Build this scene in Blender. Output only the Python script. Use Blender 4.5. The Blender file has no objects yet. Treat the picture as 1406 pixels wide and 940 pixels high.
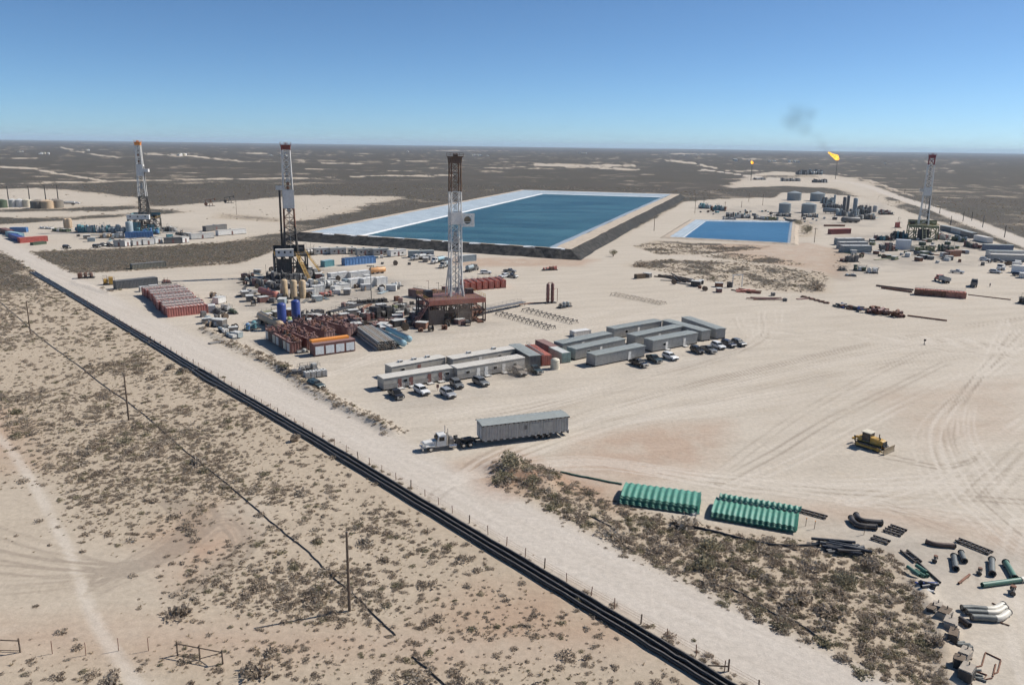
import bpy, bmesh, math, random
import numpy as np
from mathutils import Matrix, Vector

# ------------------------------------------------------------------ camera
F_PX, CAM_H = 1094.0, 55.0                 # focal length in photo pixels (28 mm lens), drone height
ROLL = math.atan(20 / 1406)
PITCH = math.atan(270 / F_PX)
sc = bpy.context.scene
C = sc.collection
cp_, sp_ = math.cos(PITCH), math.sin(PITCH)
FW, UP, RT = Vector((0, cp_, -sp_)), Vector((0, sp_, cp_)), Vector((1, 0, 0))
cr_, sr_ = math.cos(ROLL), math.sin(ROLL)
cam = bpy.data.cameras.new('camera'); camo = bpy.data.objects.new('camera', cam); C.objects.link(camo)
cam.sensor_width = 36; cam.lens = F_PX * 36 / 1406; cam.clip_start = 0.5; cam.clip_end = 90000
ax, ay, az = RT * cr_ + UP * sr_, UP * cr_ - RT * sr_, -FW
camo.matrix_world = Matrix(((ax.x, ay.x, az.x, 0), (ax.y, ay.y, az.y, 0), (ax.z, ay.z, az.z, CAM_H), (0, 0, 0, 1)))
sc.camera = camo
# ------------------------------------------------------------------ sky, sun, exposure
SUN_EL = math.radians(43.5)
SUN_AZ = math.atan2(0.936, 0.352)           # compass bearing from +Y towards +X
w = bpy.data.worlds.new('World'); sc.world = w; w.use_nodes = True
wn = w.node_tree.nodes; wl = w.node_tree.links
sky = wn.new('ShaderNodeTexSky'); sky.sky_type = 'NISHITA'; sky.sun_disc = False
sky.sun_elevation = SUN_EL; sky.sun_rotation = SUN_AZ
sky.altitude = 1500; sky.air_density = 0.6; sky.dust_density = 0.8; sky.ozone_density = 6.0
bg = wn['Background']; bg.inputs['Strength'].default_value = 0.078
tint = wn.new('ShaderNodeMix'); tint.data_type = 'RGBA'; tint.blend_type = 'MULTIPLY'; tint.inputs[0].default_value = 1; tint.inputs[7].default_value = (.92, 1.045, 1.01, 1)   # camera white balance, the same over the whole sky
wl.new(sky.outputs[0], tint.inputs[6]); wl.new(tint.outputs[2], bg.inputs['Color'])
sun = bpy.data.lights.new('sun', 'SUN'); sun.energy = 3.7; sun.angle = math.radians(0.55); sun.color = (1.0, 0.95, 0.875)
suno = bpy.data.objects.new('sun', sun); C.objects.link(suno)
sdir = Vector((math.sin(SUN_AZ) * math.cos(SUN_EL), math.cos(SUN_AZ) * math.cos(SUN_EL), math.sin(SUN_EL)))
suno.rotation_euler = sdir.to_track_quat('Z', 'Y').to_euler(); suno.location = (150, 60, 160)
sc.view_settings.view_transform = 'Standard'; sc.view_settings.look = 'None'
sc.view_settings.exposure = 0.56; sc.view_settings.gamma = 1.0; sc.view_settings.use_curve_mapping = False
sc.cycles.use_denoising = True
sc.cycles.use_adaptive_sampling = True; sc.cycles.adaptive_threshold = 0.03; sc.cycles.adaptive_min_samples = 16
sc.cycles.max_bounces = 4; sc.cycles.diffuse_bounces = 2; sc.cycles.glossy_bounces = 2
sc.cycles.volume_bounces = 1; sc.cycles.transparent_max_bounces = 8

# ------------------------------------------------------------------ placing: a photo pixel read as a point on the ground plane (or on a plane at height z)
def G(px, py, z=0.0):
    x, y = px - 703, 470 - py
    D = RT * (cr_ * x - sr_ * y) + UP * (sr_ * x + cr_ * y) + FW * F_PX
    t = (z - CAM_H) / D.z
    return Vector((D.x * t, D.y * t, z))
def Gn(pts): return np.array([G(*p)[:2] for p in pts])
def pix(X, Y, Z=0.0):                      # inverse, for numpy arrays
    dz = Z - CAM_H
    up = Y * UP.y + dz * UP.z; fw = Y * FW.y + dz * FW.z
    fw = np.where(fw < 1, 1, fw)
    xr, yr = X / fw * F_PX, up / fw * F_PX
    return 703 + cr_ * xr + sr_ * yr, 470 - (cr_ * yr - sr_ * xr)

HAZE = 3.2e-5
rng = np.random.default_rng(7)
random.seed(7)

# ------------------------------------------------------------------ materials
MATS = {}
def srgb(r, g, b):
    f = lambda c: c / 12.92 if c <= 0.04045 else ((c + 0.055) / 1.055) ** 2.4
    return (f(r / 255), f(g / 255), f(b / 255))
def mat(name, col, rough=0.6, metal=0.0, var=0.25, dust=0.25, scale=1.2, emit=0):
    """paint or steel: fine mottling, streaks of wear and a settled film of pale dust"""
    if name in MATS: return MATS[name]
    m = bpy.data.materials.new(name); m.use_nodes = True
    n = m.node_tree.nodes; l = m.node_tree.links; p = n['Principled BSDF']
    p.inputs['Roughness'].default_value = rough; p.inputs['Metallic'].default_value = metal
    tc = n.new('ShaderNodeTexCoord'); oi = n.new('ShaderNodeObjectInfo')
    add = n.new('ShaderNodeVectorMath'); add.operation = 'ADD'
    l.new(tc.outputs['Object'], add.inputs[0]); l.new(oi.outputs['Random'], add.inputs[1])
    nz = n.new('ShaderNodeTexNoise'); nz.inputs['Scale'].default_value = scale; nz.inputs['Detail'].default_value = 6
    l.new(add.outputs[0], nz.inputs['Vector'])
    mp = n.new('ShaderNodeMapping'); mp.inputs['Scale'].default_value = (3.0, 3.0, 0.35); l.new(add.outputs[0], mp.inputs[0])
    n2 = n.new('ShaderNodeTexNoise'); n2.inputs['Scale'].default_value = 1.5; n2.inputs['Detail'].default_value = 5
    l.new(mp.outputs[0], n2.inputs['Vector'])
    r1 = n.new('ShaderNodeMapRange'); r1.inputs[1].default_value = 0.3; r1.inputs[2].default_value = 0.7
    r1.inputs[3].default_value = 1 - var; r1.inputs[4].default_value = 1 + var * 0.5; l.new(nz.outputs[0], r1.inputs[0])
    mx = n.new('ShaderNodeMix'); mx.data_type = 'RGBA'; mx.blend_type = 'MULTIPLY'; mx.inputs[0].default_value = 1
    mx.inputs[6].default_value = (*col, 1); l.new(r1.outputs[0], mx.inputs[7])
    r2 = n.new('ShaderNodeMapRange'); r2.inputs[1].default_value = 0.45; r2.inputs[2].default_value = 0.75
    r2.inputs[3].default_value = dust * 0.3; r2.inputs[4].default_value = dust; l.new(n2.outputs[0], r2.inputs[0])
    mx2 = n.new('ShaderNodeMix'); mx2.data_type = 'RGBA'; l.new(r2.outputs[0], mx2.inputs[0])
    l.new(mx.outputs[2], mx2.inputs[6]); mx2.inputs[7].default_value = (0.40, 0.33, 0.26, 1)
    l.new(mx2.outputs[2], p.inputs['Base Color'])
    bp = n.new('ShaderNodeBump'); bp.inputs['Strength'].default_value = 0.15; bp.inputs['Distance'].default_value = 0.03
    l.new(nz.outputs[0], bp.inputs['Height']); l.new(bp.outputs[0], p.inputs['Normal'])
    MATS[name] = m
    return m
def glow(name, c1, c2, strength):
    m = bpy.data.materials.new(name); m.use_nodes = True; n = m.node_tree.nodes; l = m.node_tree.links
    n.remove(n['Principled BSDF']); e = n.new('ShaderNodeEmission'); e.inputs[1].default_value = strength
    nz = n.new('ShaderNodeTexNoise'); nz.inputs['Scale'].default_value = 0.25; nz.inputs['Detail'].default_value = 3
    tc = n.new('ShaderNodeTexCoord'); l.new(tc.outputs['Object'], nz.inputs['Vector'])
    cr = n.new('ShaderNodeValToRGB'); cr.color_ramp.elements[0].position = .38; cr.color_ramp.elements[1].position = .62
    cr.color_ramp.elements[0].color = (*c1, 1); cr.color_ramp.elements[1].color = (*c2, 1)
    l.new(nz.outputs[0], cr.inputs[0]); l.new(cr.outputs[0], e.inputs[0]); l.new(e.outputs[0], n['Material Output'].inputs[0])
    return m

# ------------------------------------------------------------------ objects, labels, groups
def thing(name, label, cat, loc=(0, 0, 0), rz=0.0, group=None):
    o = bpy.data.objects.new(name, None); C.objects.link(o); o.empty_display_size = 0.5
    o.location = loc; o.rotation_euler = (0, 0, rz); o['label'] = label; o['category'] = cat
    if group: o['group'] = group
    return o
def tag(o, label=None, cat=None, group=None, kind=None):
    if label: o['label'] = label
    if cat: o['category'] = cat
    if group: o['group'] = group
    if kind: o['kind'] = kind
    return o
KIDS = {}
def kids(o):
    if o.name not in KIDS: KIDS[o.name] = [(c, list(c.children)) for c in o.children]
    return KIDS[o.name]
def copy_thing(root, label, loc, rz, group=None):
    r = root.copy(); C.objects.link(r); r.location = loc; r.rotation_euler = (0, 0, rz); r['label'] = label
    if group: r['group'] = group
    for ch, gs in kids(root):
        c = ch.copy(); C.objects.link(c); c.parent = r
        for g in gs:
            d = g.copy(); C.objects.link(d); d.parent = c
    return r

class MB:
    """collects simple solids for one mesh"""
    def __init__(s): s.v = []; s.f = []
    def add(s, vs, fs):
        b = len(s.v); s.v += [tuple(v) for v in vs]; s.f += [tuple(i + b for i in f) for f in fs]; return s
    def box(s, x0, x1, y0, y1, z0, z1):
        return s.add([(x0, y0, z0), (x1, y0, z0), (x1, y1, z0), (x0, y1, z0), (x0, y0, z1), (x1, y0, z1), (x1, y1, z1), (x0, y1, z1)],
                     [(3, 2, 1, 0), (4, 5, 6, 7), (0, 1, 5, 4), (1, 2, 6, 5), (2, 3, 7, 6), (3, 0, 4, 7)])
    def cbox(s, c, d, rz=0.0, rx=0.0):
        M = Matrix.Translation(c) @ Matrix.Rotation(rz, 4, 'Z') @ Matrix.Rotation(rx, 4, 'Y')
        a = [M @ Vector((sx * d[0] / 2, sy * d[1] / 2, sz * d[2] / 2)) for sz in (-1, 1) for sx, sy in ((-1, -1), (1, -1), (1, 1), (-1, 1))]
        return s.add(a, [(3, 2, 1, 0), (4, 5, 6, 7), (0, 1, 5, 4), (1, 2, 6, 5), (2, 3, 7, 6), (3, 0, 4, 7)])
    def bar(s, a, b, r, n=4, r2=None, cap=True):
        a, b = Vector(a), Vector(b); d = b - a
        if d.length < 1e-6: return s
        z = d.normalized(); x = z.orthogonal().normalized(); y = z.cross(x); r2 = r if r2 is None else r2
        if n == 4 and abs(z.z) < .99: x = z.cross(Vector((0, 0, 1))).normalized(); y = z.cross(x)
        o = math.pi / 4 if n == 4 else 0
        vs = []
        for k, (p, rr) in enumerate(((a, r), (b, r2))):
            for i in range(n):
                t = o + 2 * math.pi * i / n
                vs.append(p + (x * math.cos(t) + y * math.sin(t)) * rr)
        fs = [(i, (i + 1) % n, n + (i + 1) % n, n + i) for i in range(n)]
        if cap: fs += [tuple(range(n - 1, -1, -1)), tuple(range(n, 2 * n))]
        return s.add(vs, fs)
    def tube(s, pts, r, n=8, ends=True):
        pts = [Vector(p) for p in pts]; vs = []; fs = []
        for k, p in enumerate(pts):
            d = (pts[min(k + 1, len(pts) - 1)] - pts[max(k - 1, 0)]).normalized()
            x = d.cross(Vector((0, 0, 1)))
            x = x.normalized() if x.length > .05 else Vector((1, 0, 0)); y = d.cross(x)
            rr = r[k] if isinstance(r, (list, tuple)) else r
            vs += [p + (x * math.cos(2 * math.pi * i / n) + y * math.sin(2 * math.pi * i / n)) * rr for i in range(n)]
        for k in range(len(pts) - 1):
            for i in range(n): fs.append((k * n + i, k * n + (i + 1) % n, (k + 1) * n + (i + 1) % n, (k + 1) * n + i))
        if ends: fs += [tuple(range(n - 1, -1, -1)), tuple(range((len(pts) - 1) * n, len(pts) * n))]
        return s.add(vs, fs)
    def pipe(s, a, b, r, wall=0.12, n=12):
        """open-ended hollow pipe"""
        a, b = Vector(a), Vector(b); z = (b - a).normalized(); x = z.cross(Vector((0, 0, 1))); x = x.normalized() if x.length > .05 else Vector((1, 0, 0)); y = z.cross(x)
        vs = []
        for p in (a, b):
            for rr in (r, r * (1 - wall)):
                vs += [p + (x * math.cos(2 * math.pi * i / n) + y * math.sin(2 * math.pi * i / n)) * rr for i in range(n)]
        fs = []
        for i in range(n):
            j = (i + 1) % n
            fs += [(i, j, 2 * n + j, 2 * n + i), (n + j, n + i, 3 * n + i, 3 * n + j), (i, n + i, n + j, j), (2 * n + i, 2 * n + j, 3 * n + j, 3 * n + i)]
        return s.add(vs, fs)
    def prism(s, prof, y0, y1):
        """profile in x,z pushed along y"""
        n = len(prof)
        vs = [(x, y0, z) for x, z in prof] + [(x, y1, z) for x, z in prof]
        return s.add(vs, [tuple(range(n)), tuple(range(2 * n - 1, n - 1, -1))] + [((i + 1) % n, i, n + i, n + (i + 1) % n) for i in range(n)])
    def lathe(s, c, prof, n=20):
        vs = []; fs = []
        for r, z in prof:
            vs += [(c[0] + r * math.cos(2 * math.pi * i / n), c[1] + r * math.sin(2 * math.pi * i / n), c[2] + z) for i in range(n)]
        for k in range(len(prof) - 1):
            for i in range(n): fs.append((k * n + i, k * n + (i + 1) % n, (k + 1) * n + (i + 1) % n, (k + 1) * n + i))
        fs += [tuple(range(n - 1, -1, -1)), tuple(range((len(prof) - 1) * n, len(prof) * n))]
        return s.add(vs, fs)
    def mesh(s, name, m=None):
        me = bpy.data.meshes.new(name); me.from_pydata(s.v, [], s.f); me.validate(clean_customdata=False)
        if m: me.materials.append(m)
        return me
    def build(s, name, m, parent=None, smooth=False, loc=None, rz=None, bevel=0.0):
        me = s.mesh(name, m)
        if smooth: me.polygons.foreach_set('use_smooth', [True] * len(me.polygons)); me.set_sharp_from_angle(angle=0.7)
        o = bpy.data.objects.new(name, me); C.objects.link(o)
        if parent: o.parent = parent
        if loc is not None: o.location = loc
        if rz is not None: o.rotation_euler = (0, 0, rz)
        if bevel: b = o.modifiers.new('bevel', 'BEVEL'); b.width = bevel; b.segments = 2; b.limit_method = 'ANGLE'
        return o
def reuse(name, o, parent, loc=(0, 0, 0), rz=0.0):
    d = bpy.data.objects.new(name, o.data); C.objects.link(d); d.parent = parent; d.location = loc; d.rotation_euler = (0, 0, rz); return d
# ------------------------------------------------------------------ value noise for outlines and placing
_lat = np.random.default_rng(3).random((256, 256)).astype(np.float32)
def vnoise(x, y):
    xi = np.floor(x).astype(np.int64); yi = np.floor(y).astype(np.int64); fx = x - xi; fy = y - yi
    fx = fx * fx * (3 - 2 * fx); fy = fy * fy * (3 - 2 * fy)
    a = _lat[xi & 255, yi & 255]; b = _lat[(xi + 1) & 255, yi & 255]; c = _lat[xi & 255, (yi + 1) & 255]; d = _lat[(xi + 1) & 255, (yi + 1) & 255]
    return a + (b - a) * fx + (c - a) * fy + (a - b - c + d) * fx * fy
def fbm(x, y, s, o=3):
    t = 0; a = .5; n = 0
    for k in range(o): t = t + a * vnoise(x * s + 17.3 * k, y * s - 9.1 * k); n += a; a *= .5; s *= 2.1
    return t / n
def inside(X, Y, poly):
    r = np.zeros(X.shape, bool); n = len(poly); j = n - 1
    for i in range(n):
        xi, yi = poly[i]; xj, yj = poly[j]
        if yi != yj: r ^= ((yi > Y) != (yj > Y)) & (X < (xj - xi) * (Y - yi) / (yj - yi) + xi)
        j = i
    return r
def segdist(X, Y, pl, close=False):
    d = np.full(X.shape, 1e12); pl = list(pl) + ([pl[0]] if close else [])
    for (ax_, ay_), (bx, by) in zip(pl[:-1], pl[1:]):
        vx, vy = bx - ax_, by - ay_; L = vx * vx + vy * vy + 1e-9
        t = np.clip(((X - ax_) * vx + (Y - ay_) * vy) / L, 0, 1)
        d = np.minimum(d, (X - ax_ - t * vx) ** 2 + (Y - ay_ - t * vy) ** 2)
    return np.sqrt(d)
def soft(X, Y, poly, w_):
    """0..1 mask of a polygon with an edge w_ metres wide"""
    poly = np.asarray(poly); lo = poly.min(0) - 3 * w_; hi = poly.max(0) + 3 * w_
    out = np.zeros(X.shape); k = np.nonzero((X > lo[0]) & (X < hi[0]) & (Y > lo[1]) & (Y < hi[1]))[0]
    if len(k) == 0: return out
    x, y = X[k], Y[k]; d = segdist(x, y, poly, True) * np.where(inside(x, y, poly), 1, -1)
    out[k] = np.clip(d / w_ * .5 + .5, 0, 1); return out
def band(X, Y, pl, hw, w_):
    pl = np.asarray(pl); lo = pl.min(0) - hw - 2 * w_; hi = pl.max(0) + hw + 2 * w_
    out = np.zeros(X.shape); k = np.nonzero((X > lo[0]) & (X < hi[0]) & (Y > lo[1]) & (Y < hi[1]))[0]
    if len(k): out[k] = np.clip((hw - segdist(X[k], Y[k], pl)) / w_ * .5 + .5, 0, 1)
    return out
def smoothline(pts, n=8):
    """Catmull-Rom through world points"""
    p = [np.asarray(q, float) for q in pts]; p = [2 * p[0] - p[1]] + p + [2 * p[-1] - p[-2]]; out = []
    for i in range(1, len(p) - 2):
        for t in np.linspace(0, 1, n, endpoint=False):
            a, b, c, d = p[i - 1:i + 3]
            out.append(.5 * ((2 * b) + (c - a) * t + (2 * a - 5 * b + 4 * c - d) * t * t + (3 * b - a - 3 * c + d) * t ** 3))
    out.append(p[-2]); return np.array(out)

# ------------------------------------------------------------------ the plan of the place
ROAD = smoothline(Gn([(1330, 1040), (1130, 940), (952, 847), (780, 755), (600, 655), (440, 572), (300, 497), (150, 417), (20, 345), (-60, 303), (-220, 245)]), 6)
ROAD_HW = 5.6
RROAD = smoothline(Gn([(1700, 450), (1406, 333), (1300, 293), (1230, 270), (1180, 253), (1130, 247), (1050, 244), (960, 232)]), 6)
MAIN_PAD = Gn([(95, 376), (180, 372), (330, 362), (392, 338), (420, 322), (800, 350), (900, 300), (940, 277), (990, 273), (1062, 272), (1075, 264), (1135, 266), (1190, 272), (1230, 285), (1406, 345), (1750, 460), (1750, 760), (1480, 1000), (1330, 1000), (1300, 930), (1285, 860), (1255, 790), (1222, 758), (1110, 742), (930, 715), (855, 690), (770, 652), (710, 626), (672, 640), (680, 670), (720, 705), (560, 640), (430, 572), (300, 503), (130, 405)])
RIG1_PAD = Gn([(-60, 320), (0, 309), (70, 304), (180, 297), (290, 290), (392, 298), (392, 318), (345, 325), (300, 333), (230, 338), (150, 342), (60, 345), (20, 345), (-60, 306)])
BACK_BARE = [Gn(p) for p in ([(-60, 262), (50, 258), (120, 264), (195, 272), (190, 282), (120, 283), (0, 288), (-60, 290)],
                             [(-60, 292), (60, 290), (140, 290), (200, 286), (200, 292), (100, 298), (-60, 300)],
                             [(200, 285), (300, 277), (420, 268), (550, 270), (500, 283), (425, 302), (395, 303), (290, 296)],
                             [(995, 259), (1030, 240), (1060, 236), (1120, 238), (1180, 246), (1150, 256), (1075, 255)],
                             [(1012, 257), (1030, 247), (1140, 247), (1190, 250), (1240, 288), (1190, 275), (1150, 258), (1080, 255)],
                             [(390, 372), (560, 345), (820, 352), (880, 372), (820, 400)])]
SCRUB = [(Gn(p), v) for p, v in (
    ([(676, 648), (705, 632), (770, 655), (855, 693), (930, 718), (1110, 748), (1222, 760), (1252, 795), (1283, 862), (1300, 940), (1330, 1040), (1240, 950), (1100, 893), (960, 820), (840, 745), (745, 695), (690, 668)], 1.0),
    ([(868, 338), (900, 330), (960, 333), (1060, 338), (1050, 342), (960, 350), (905, 350)], 1.0),
    ([(862, 364), (905, 356), (990, 358), (1080, 366), (1142, 380), (1120, 402), (1060, 400), (970, 386), (905, 372)], 1.02),
    ([(960, 352), (1000, 347), (1060, 352), (1120, 366), (1040, 362)], .95),
    ([(40, 352), (100, 344), (200, 344), (330, 335), (395, 328), (392, 334), (330, 350), (200, 362), (110, 368), (70, 365)], .3),
    ([(1110, 372), (1132, 374), (1134, 400), (1112, 400)], .9),
    ([(-60, 300), (60, 299), (170, 294), (170, 298), (80, 304), (-60, 308)], .7),
    ([(1085, 300), (1120, 303), (1122, 325), (1095, 326)], .35),
    ([(300, 292), (392, 300), (390, 306), (290, 300)], .3),
    ([(245, 893), (330, 896), (440, 899), (440, 909), (300, 906)], .9), ([(445, 904), (560, 903), (700, 907), (900, 911), (930, 926), (700, 927), (450, 917)], .75), ([(125, 705), (200, 672), (282, 660), (288, 692), (200, 722), (130, 728)], .95), ([(20, 555), (120, 552), (140, 600), (60, 612)], .8), ([(265, 775), (345, 748), (352, 768), (280, 795)], .85), ([(-20, 905), (60, 915), (60, 960), (-20, 960)], .6),
    ([(1036, 240.5), (1118, 239.5), (1130, 244), (1040, 245)], .8),
    ([(1140, 345), (1175, 340), (1170, 365), (1145, 380)], .15))]
VERGE = [Gn([(388, 505), (430, 537), (480, 562), (540, 592)]), Gn([(282, 452), (330, 478), (388, 505)]), Gn([(100, 388), (150, 402), (170, 398)])]
TRAIL = [(Gn([(-30, 560), (10, 610), (60, 690), (110, 790), (150, 880), (190, 960)]), 1.6, 1.0),
         (Gn([(-60, 870), (200, 868), (420, 884), (640, 890), (900, 900)]), 2.6, .9),
         (Gn([(-60, 770), (60, 790), (200, 790), (320, 740), (330, 700)]), 4.5, .8)]
TURN = Gn([(-60, 660), (60, 660), (110, 690), (150, 740), (230, 740), (300, 700), (330, 740), (280, 800), (230, 840), (330, 870), (200, 890), (-60, 880)])
REDS = [(Gn([(640, 640), (700, 620), (760, 640), (860, 675), (850, 695), (760, 668), (700, 680), (672, 670)]), 1.0), (Gn([(-60, 855), (300, 860), (560, 870), (640, 800), (760, 810), (900, 890), (640, 905), (-60, 890)]), .55),
        (Gn([(200, 740), (290, 690), (330, 740), (250, 800)]), .7), (Gn([(760, 645), (800, 600), (900, 585), (1000, 580), (980, 640), (880, 662)]), .6), (Gn([(960, 335), (1110, 333), (1165, 345), (1160, 385), (1120, 372), (1000, 352)]), .5), (Gn([(1090, 690), (1260, 700), (1406, 735), (1406, 760), (1250, 725), (1110, 712)]), .45), (Gn([(1200, 540), (1406, 520), (1406, 600), (1280, 620)]), .25), (Gn([(-60, 560), (20, 560), (60, 640), (0, 650)]), .6),
        (Gn([(560, 352), (820, 356), (800, 366), (640, 366)]), .6)]
STAIN = [(Gn(p), s) for p, s in (([(320, 385), (440, 365), (560, 385), (560, 420), (420, 432), (330, 425)], .8), ([(360, 440), (560, 415), (680, 420), (690, 445), (560, 470), (430, 495), (380, 480)], .7), ([(1150, 320), (1330, 318), (1350, 365), (1230, 372), (1150, 385)], .7), ([(60, 315), (240, 310), (330, 322), (160, 338)], .6), ([(950, 285), (1220, 278), (1210, 312), (1000, 305)], .6), ([(500, 525), (740, 500), (760, 530), (540, 565)], .45), ([(840, 480), (1020, 465), (1030, 490), (860, 515)], .4), ([(1120, 720), (1400, 740), (1406, 830), (1290, 830)], .45))]
STREAK = [  # far roads and pads: pixel polyline, half thickness in photo pixels, strength
    ([(-40, 217), (50, 217)], 1.2, .8), ([(85, 203), (120, 211), (165, 217)], 1.6, .6), ([(200, 211), (260, 214), (335, 222)], 1.3, .8), ([(-40, 227), (40, 231), (90, 240), (145, 249)], 1.3, .8),
    ([(140, 249), (250, 247), (460, 244)], .9, .75), ([(-40, 253), (140, 249)], .9, .7), ([(480, 242), (620, 241)], 1.1, .8), ([(440, 224), (500, 225)], 1, .7), ([(640, 231), (760, 232)], 1.0, .6),
    ([(540, 221), (590, 222)], .9, .6), ([(735, 226), (800, 228), (870, 227)], 2.0, .9), ([(780, 229), (880, 233)], 1.6, .9), ([(915, 220), (950, 224), (985, 232)], 1.8, .8), ([(940, 234), (1050, 235)], 1.2, .7),
    ([(300, 209), (370, 211)], .8, .6), ([(0, 206), (40, 207)], .7, .6), ([(600, 207), (700, 207)], .6, .5), ([(920, 211), (980, 212)], .7, .7), ([(1020, 219), (1100, 219)], .9, .6), ([(1060, 223), (1180, 225)], .8, .5),
    ([(1250, 222), (1330, 224)], 1.0, .55), ([(1255, 236), (1310, 235)], 1.1, .5), ([(1180, 245), (1250, 268), (1330, 300), (1406, 333)], 1.6, .35), ([(1340, 246), (1406, 248)], 1.4, .3),
    ([(1150, 239), (1190, 246), (1235, 262)], 1.2, .6), ([(420, 232), (700, 236)], 1.0, .35), ([(880, 240), (1000, 238)], 1.0, .4), ([(330, 222), (420, 222)], .8, .5)]
_r = np.random.default_rng(21)
for k in range(48):      # faint lease roads and cleared strips all over the plain
    x0, y0 = _r.uniform(-60, 1466), 203 + 55 * _r.random() ** 1.6; ln = _r.uniform(25, 160) * (.5 + (y0 - 200) / 50)
    if 560 < x0 < 960 and y0 > 250: continue
    STREAK.append(([(x0, y0 + x0 * .011 - 5), (x0 + ln, y0 + x0 * .011 - 5 + ln * _r.uniform(-.03, .05))], _r.uniform(.35, .75), _r.uniform(.12, .36)))
# wheel tracks across the bare pad: families of lines swept between two guide lines
TRACKS = []
def fan(a, b, n, amp, seed, sign=None):
    r = np.random.default_rng(seed); a = smoothline(Gn(a), 7); b = smoothline(Gn(b), 7)
    m = min(len(a), len(b))
    for k in range(n):
        t = r.random(); wob = np.cumsum(r.normal(0, amp, (m, 2)), 0)
        TRACKS.append((a[:m] * (1 - t) + b[:m] * t + wob, (sign or r.choice([-1, 1, 1])) * r.uniform(.35, 1)))
fan([(1500, 420), (1250, 460), (1020, 510), (830, 560), (680, 620), (600, 680)], [(1500, 500), (1250, 530), (1040, 560), (860, 590), (700, 640), (620, 660)], 22, .12, 1)
fan([(1500, 640), (1300, 650), (1120, 660), (960, 650), (800, 630), (640, 650)], [(1500, 760), (1330, 720), (1160, 690), (980, 665), (820, 640), (660, 655)], 16, .12, 2)
fan([(1380, 440), (1330, 560), (1360, 650), (1420, 720), (1500, 760)], [(1440, 470), (1280, 570), (1260, 650), (1320, 720), (1420, 800)], 13, .1, 3)
fan([(1260, 470), (1120, 540), (1020, 610), (960, 660)], [(1330, 520), (1200, 580), (1080, 640), (1000, 668)], 9, .08, 4)
fan([(1406, 560), (1330, 600), (1250, 640), (1150, 690)], [(1406, 640), (1370, 690), (1320, 740), (1210, 690)], 10, .08, 5)
fan([(620, 600), (760, 560), (900, 520), (1010, 480), (1000, 440)], [(600, 560), (740, 545), (900, 505), (1060, 460), (1080, 420)], 10, .1, 6)
fan([(480, 500), (560, 470), (700, 450), (820, 430), (900, 400)], [(440, 520), (560, 490), (720, 465), (840, 450), (980, 420)], 8, .1, 7)
fan([(900, 420), (1050, 440), (1200, 450), (1406, 460)], [(900, 450), (1050, 470), (1200, 480), (1406, 500)], 8, .15, 8)
fan([(1380, 700), (1340, 780), (1360, 860), (1390, 940)], [(1406, 720), (1390, 790), (1406, 870), (1420, 940)], 6, .06, 9)
fan([(-20, 820), (120, 800), (240, 760), (290, 700), (200, 680)], [(-20, 720), (90, 760), (170, 780), (250, 740), (260, 690)], 12, .1, 10, -.8)
fan([(140, 790), (260, 720), (320, 690), (350, 740), (270, 800)], [(120, 830), (250, 770), (300, 740), (310, 780), (230, 830)], 8, .08, 11, -.8)
TWOTRACK = smoothline(Gn([(-10, 590), (20, 625), (60, 690), (100, 770), (125, 840), (160, 900), (200, 960)]), 6)
DOZER_TRACK = [smoothline(Gn(p), 8) for p in ([(1215, 622), (1250, 631), (1290, 638), (1330, 632), (1346, 622)], [(1212, 628), (1250, 636), (1290, 643), (1325, 638), (1345, 628)])]

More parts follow.
